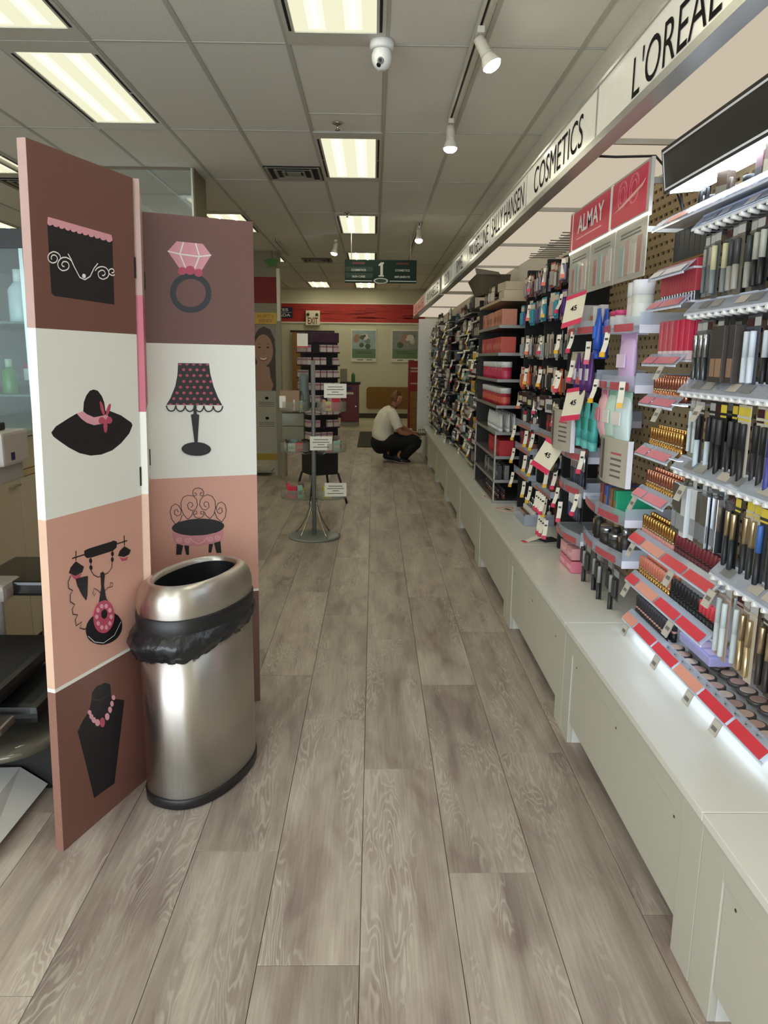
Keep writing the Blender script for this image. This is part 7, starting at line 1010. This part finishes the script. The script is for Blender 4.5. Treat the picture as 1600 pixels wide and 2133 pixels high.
for r in range(3):
    for i in range(7): place('polish', 'sample_tube', (0.975+0.045*r, 4.41+0.045*i, CT+0.051), [(206, 200, 190), SILV], 'silver capped sample tube in the amber counter box', 'sample', 'sample tubes in the amber box')
for i in range(8): tagat(0.90+0.02*(i % 2), 3.86+0.05*(i//2), 0.72-0.13*(i % 2), 'm', 'beside the amber counter box', random.uniform(-0.3, 0.3))
for x, y, rz, lab in ((0.90, 4.88, 0.5, 'red edged white shelf card lying flat on the plinth by the amber box'), (0.87, 5.32, 0.2, 'red edged white shelf card lying flat on the plinth by the grey tower')):
    t = thing('flat_card', lab, 'card', (x, y, CT), rz); G().box(-0.05, 0.05, -0.07, 0.07, 0, 0.002).build('card', C((224, 218, 206)), t); g = G(); g.box(-0.05, 0.05, -0.07, -0.062, 0.002, 0.0028).box(-0.05, 0.05, 0.062, 0.07, 0.002, 0.0028).box(-0.05, -0.042, -0.062, 0.062, 0.002, 0.0028).box(0.042, 0.05, -0.062, 0.062, 0.002, 0.0028); g.build('card_border', C((196, 50, 60)), t); G().box(-0.015, 0.015, -0.03, 0.03, 0.002, 0.0026).build('card_figure', C((80, 74, 70)), t)
t = thing('loose_tag', 'crumpled white price strip with red tip lying on the plinth', 'price tag', (0.93, 4.02, CT), 0.3); G().add([(-0.09, -0.02, 0.001), (-0.09, 0.02, 0.001), (-0.04, 0.025, 0.015), (-0.04, -0.02, 0.012), (0.02, 0.03, 0.03), (0.02, -0.02, 0.025), (0.06, 0.02, 0.005), (0.06, -0.03, 0.004)], [(0, 1, 2, 3), (3, 2, 4, 5), (5, 4, 6, 7)]).build('strip', C((226, 220, 208)), t); G().box(-0.11, -0.09, -0.02, 0.02, 0.0, 0.003).build('tag_tip', C((206, 60, 80)), t); G().box(0.0, 0.10, -0.05, 0.05, 0.0, 0.004).build('dark_sheet', C((30, 28, 28)), t)
# ================================================================ GREY TOWER UNIT
LT = 'in the grey tower unit'
tw = thing('tower_unit', 'grey open shelf tower with red pots and white tubes', 'shelf unit', (0, 0, 0)); TG = mat('tower_grey', (96, 94, 90), 0.3); SMK = acrylic('smoke_acrylic', (120, 118, 114), 0.25, 0.8)
Y0, Y1, X0, X1 = 5.10, 6.10, 0.835, 1.16
TZ = [0.455, 0.60, 0.765, 0.93, 1.11, 1.285, 1.46, 1.64]
for z in TZ: G().box(X0, X1, Y0+0.005, Y1-0.005, z-0.012, z).build('tower_shelf', TG, tw); G().box(X0-0.004, X1, Y0-0.002, Y0+0.005, z-0.014, z+0.006).box(X0-0.004, X0, Y0, Y1, z-0.014, z+0.006).build('shelf_edge', mat('tower_edge', (150, 150, 148), 0.3, 0.3), tw)
G().box(X1-0.01, X1, Y0, Y1, CT+0.001, 1.80).build('tower_back', mat('tower_dark', (30, 28, 28), 0.6), tw); G().box(X0, X1-0.01, Y1-0.005, Y1, CT+0.001, 1.80).build('far_side', SMK, tw); G().box(1.02, X1-0.01, Y0, Y0+0.004, CT+0.001, 1.80).build('near_side', SMK, tw)
for y in (Y0, Y1-0.012): G().box(X0-0.004, X0+0.006, y, y+0.012, CT+0.001, 0.94).build('corner_post', mat('post_bright', (196, 194, 186), 0.2, 0.5), tw)
for i in range(2): o = tag(G().bbox(-0.12, 0.11, -0.12, 0.10, 0, 0.055, 0.003).build('beige_carton', C((186, 172, 146)), None, (0.985, 5.28+0.02*i, 1.82+0.057*i), 0.1*i), 'flat beige carton stacked on top of the grey tower', 'carton', 'beige cartons on the tower')
G().box(X0, X1, Y0, Y1, 1.80, 1.818).build('tower_top', mat('tower_top', (176, 160, 130), 0.4), tw)
random.seed(41)
def fill(kd, z, xs, ys, cols, lab, cat, name, grp):
    for x in xs:
        for y in ys: place(kd, name, (x, y, z+0.0005), [c if not isinstance(c, list) else random.choice(c) for c in cols], lab, cat, grp)
fr3 = [5.17, 5.285, 5.40, 5.60, 5.72, 5.95]
fill('widecarton', 1.64, [0.90], fr3, [[(196, 130, 100), (186, 120, 96)], (150, 90, 70)], 'peach carton on the top shelf '+LT, 'carton', 'peach_carton', 'peach cartons '+LT)
fill('widecarton', 1.46, [0.90], fr3, [[(176, 60, 56), (184, 70, 60)], (196, 110, 90)], 'brick red carton on the second shelf '+LT, 'carton', 'red_carton', 'brick red cartons '+LT)
fill('jar', 1.285, [0.90], [5.16+0.09*i for i in range(10)], [[(176, 36, 70), (166, 30, 60)], (216, 216, 212), (190, 60, 90)], 'crimson pot with white lid on the third shelf '+LT, 'jar', 'cream_pot', 'crimson pots, third shelf '+LT)
fill('jar', 1.11, [0.90], [5.16+0.09*i for i in range(10)], [[(160, 24, 44), (150, 50, 40)], (210, 208, 204), (196, 90, 70)], 'red pot with white lid on the fourth shelf '+LT, 'jar', 'cream_pot', 'red pots, fourth shelf '+LT)
fill('tube', 0.93, [0.88, 0.93, 0.97], [5.15+0.06*i for i in range(10)], [(206, 206, 204), (226, 226, 222)], 'white tube standing on the fifth shelf '+LT, 'tube', 'white_tube', 'white tubes '+LT)
fill('widecarton', 0.765, [0.92], [5.18, 5.31, 5.44, 5.57], [(176, 26, 40), (196, 40, 50)], 'bright red carton on the sixth shelf '+LT, 'carton', 'bright_carton', 'bright red cartons '+LT)
fill('carton', 0.60, [0.88, 0.93], [5.16+0.07*i for i in range(9)], [[(60, 58, 58), (120, 118, 116)], (150, 148, 146)], 'grey carton on the seventh shelf '+LT, 'carton', 'grey_carton', 'grey cartons '+LT)
fill('lipstick', 0.455, [0.88, 0.92], [5.16+0.06*i for i in range(10)], [[(70, 40, 40), (100, 60, 54)], SILV, (60, 50, 50)], 'dark lipstick on the bottom shelf '+LT, 'lipstick', 'lipstick', 'dark lipsticks '+LT)
t = thing('dump_bin', 'dark cardboard display tray tilted out above the far bays', 'display box', (0.93, 6.75, 0)); CB = mat('cardboard_grey', (92, 84, 66), 0.8)
G().loops([[(-0.10, -0.42, 2.10), (-0.06, 0.48, 2.12), (0.18, 0.48, 2.12), (0.18, -0.42, 2.10)], [(-0.02, -0.32, 1.95), (0.0, 0.40, 1.98), (0.18, 0.40, 1.98), (0.18, -0.32, 1.95)]], smooth=False).build('tray_body', CB, t); G().add([(-0.105, -0.43, 2.10), (-0.10, -0.30, 2.16), (0.1, -0.30, 2.13), (0.1, -0.43, 2.08)], [(0, 1, 2, 3)]).build('flap', C((58, 52, 44)), t)
# ================================================================ FAR BAYS
fars = [(6.16, 7.22, 0.90, 'first bay past the grey tower'), (7.28, 8.38, 0.89, 'second bay past the grey tower'), (8.44, 9.78, 0.88, 'third bay past the grey tower'), (9.84, 11.40, 0.84, 'last bay before the white end panel')]
PALS = [[(60, 34, 66), (44, 40, 44), (150, 130, 110), (120, 112, 104), (206, 160, 40), (96, 92, 150), (30, 28, 30), (176, 150, 120)], [(110, 70, 50), (84, 60, 44), (70, 110, 130), (150, 120, 70), (120, 30, 36), (190, 180, 160), (60, 50, 44), (100, 150, 140)], [(84, 76, 66), (150, 40, 40), (70, 90, 110), (120, 110, 96), (40, 36, 34), (176, 166, 146), (100, 60, 60)], [(70, 68, 66), (120, 116, 108), (84, 90, 150), (60, 50, 46), (30, 28, 28), (150, 140, 124), (110, 70, 50)]]
NAMED = {(60, 34, 66): 'plum'}
def cname(c):
    r, g, b = c; mx, mn = max(c), min(c)
    if mx-mn < 30: return 'black' if mx < 60 else ('grey' if mx < 160 else 'pale')
    if r == mx: return 'red' if g < r*0.45 else ('golden' if b < g*0.6 else 'tan')
    if b == mx: return 'blue' if r < b*0.95 else 'violet'
    return 'green'
LVS = ['lowest', 'second', 'third', 'fourth', 'fifth', 'sixth', 'seventh', 'eighth', 'ninth']
for bi, (ya, yb, xf, bn_) in enumerate(fars):
    random.seed(60+bi); nsub = [2, 2, 3, 3][bi]; wsub = (yb-ya)/nsub
    G().box(xf+0.10, 1.165, ya-0.03, ya-0.015, CT, 1.96).build('bay_divider', mat('divider_dark', (34, 31, 30), 0.6)); d = [q for q in COL.objects if q.name.startswith('bay_divider')][-1]; tag(d, 'dark divider panel at the near end of the %s' % bn_, 'panel')
    for sb in range(nsub):
        sa, se = ya+wsub*sb, ya+wsub*(sb+1)-0.012; sn_ = ['near', 'far'][sb] if nsub == 2 else ['near', 'middle', 'far'][sb]
        stp = random.choice([0.155, 0.17, 0.185]); zs = [0.475+random.uniform(0, 0.05)+stp*k for k in range(9) if 0.5+stp*k < 1.9]
        xs_ = xf+random.uniform(-0.015, 0.03); dark = random.choice([(62, 58, 54), (92, 86, 78), (44, 40, 40)])
        for k, z in enumerate(zs):
            lv = LVS[k]
            sh = thing('goods_shelf', 'narrow shelf, %s level, %s part of the %s' % (lv, sn_, bn_), 'shelf', (0, 0, 0)); G().box(xs_, 1.165, sa, se, z-0.010, z).build('shelf_deck', C(dark, 0.35), sh)
            G().prism([(xs_, z), (xs_-0.010, z-0.014), (xs_-0.006, z-0.018), (xs_+0.004, z-0.006)], 'y', sa, se).build('label_edge', C(random.choice([(150, 144, 128), (112, 106, 96), (176, 170, 152)]), 0.3), sh)
            y = sa+0.03
            while y < se-0.03:
                seg = random.uniform(0.10, 0.26); hang = random.random() < 0.35
                kd = random.choice(['liner', 'mascara', 'hangcard']) if hang else random.choice(['carton', 'bottle', 'polish', 'tube', 'smalljar', 'carton', 'compact', 'bottle'])
                c = random.choice(PALS[bi]); c2 = random.choice([BLKC, (206, 200, 186), SILV, (60, 56, 54), random.choice(PALS[bi])])
                st = {'carton': 0.046, 'bottle': 0.046, 'polish': 0.035, 'tube': 0.042, 'smalljar': 0.062, 'compact': 0.062, 'liner': 0.036, 'mascara': 0.04, 'hangcard': 0.066}[kd]*(1.0, 1.0, 1.15, 1.3)[bi]
                nm = {'polish': 'nail polish', 'smalljar': 'pot', 'liner': 'liner pack', 'mascara': 'mascara pack', 'hangcard': 'blister card'}.get(kd, kd)
                ye = min(y+seg, se-0.015); n0 = y
                while y+st*0.5 < ye or y == n0:
                    if hang:
                        q = 0.72 if kd != 'hangcard' else 0.95
                        o = place(kd, nm.replace(' ', '_'), (xs_+0.02+random.uniform(0, 0.012), y, z+stp-0.022), [c, c2, c2, (196, 188, 172)], '%s %s, %s level, %s part of the %s' % (cname(c), nm, lv, sn_, bn_), nm.split()[-1], '%s %ss, %s level, %s part, %s' % (cname(c), nm, lv, sn_, bn_), random.uniform(-0.2, 0.2)); o.scale = (1, 1, q)
                    else: place(kd, nm.replace(' ', '_'), (xs_+0.028+random.uniform(0, 0.012), y, z+0.0005), [c, c2, (190, 184, 170)], '%s %s, %s level, %s part of the %s' % (cname(c), nm, lv, sn_, bn_), nm.split()[-1], '%s %ss, %s level, %s part, %s' % (cname(c), nm, lv, sn_, bn_))
                    y += st
                y = max(ye, y-st*0.5)+0.012
            if random.random() < 0.75: tagat(xs_-0.008, random.uniform(sa+0.05, se-0.05), z-0.008, random.choice('yym'), 'on the %s' % bn_, random.uniform(-0.4, 0.4))
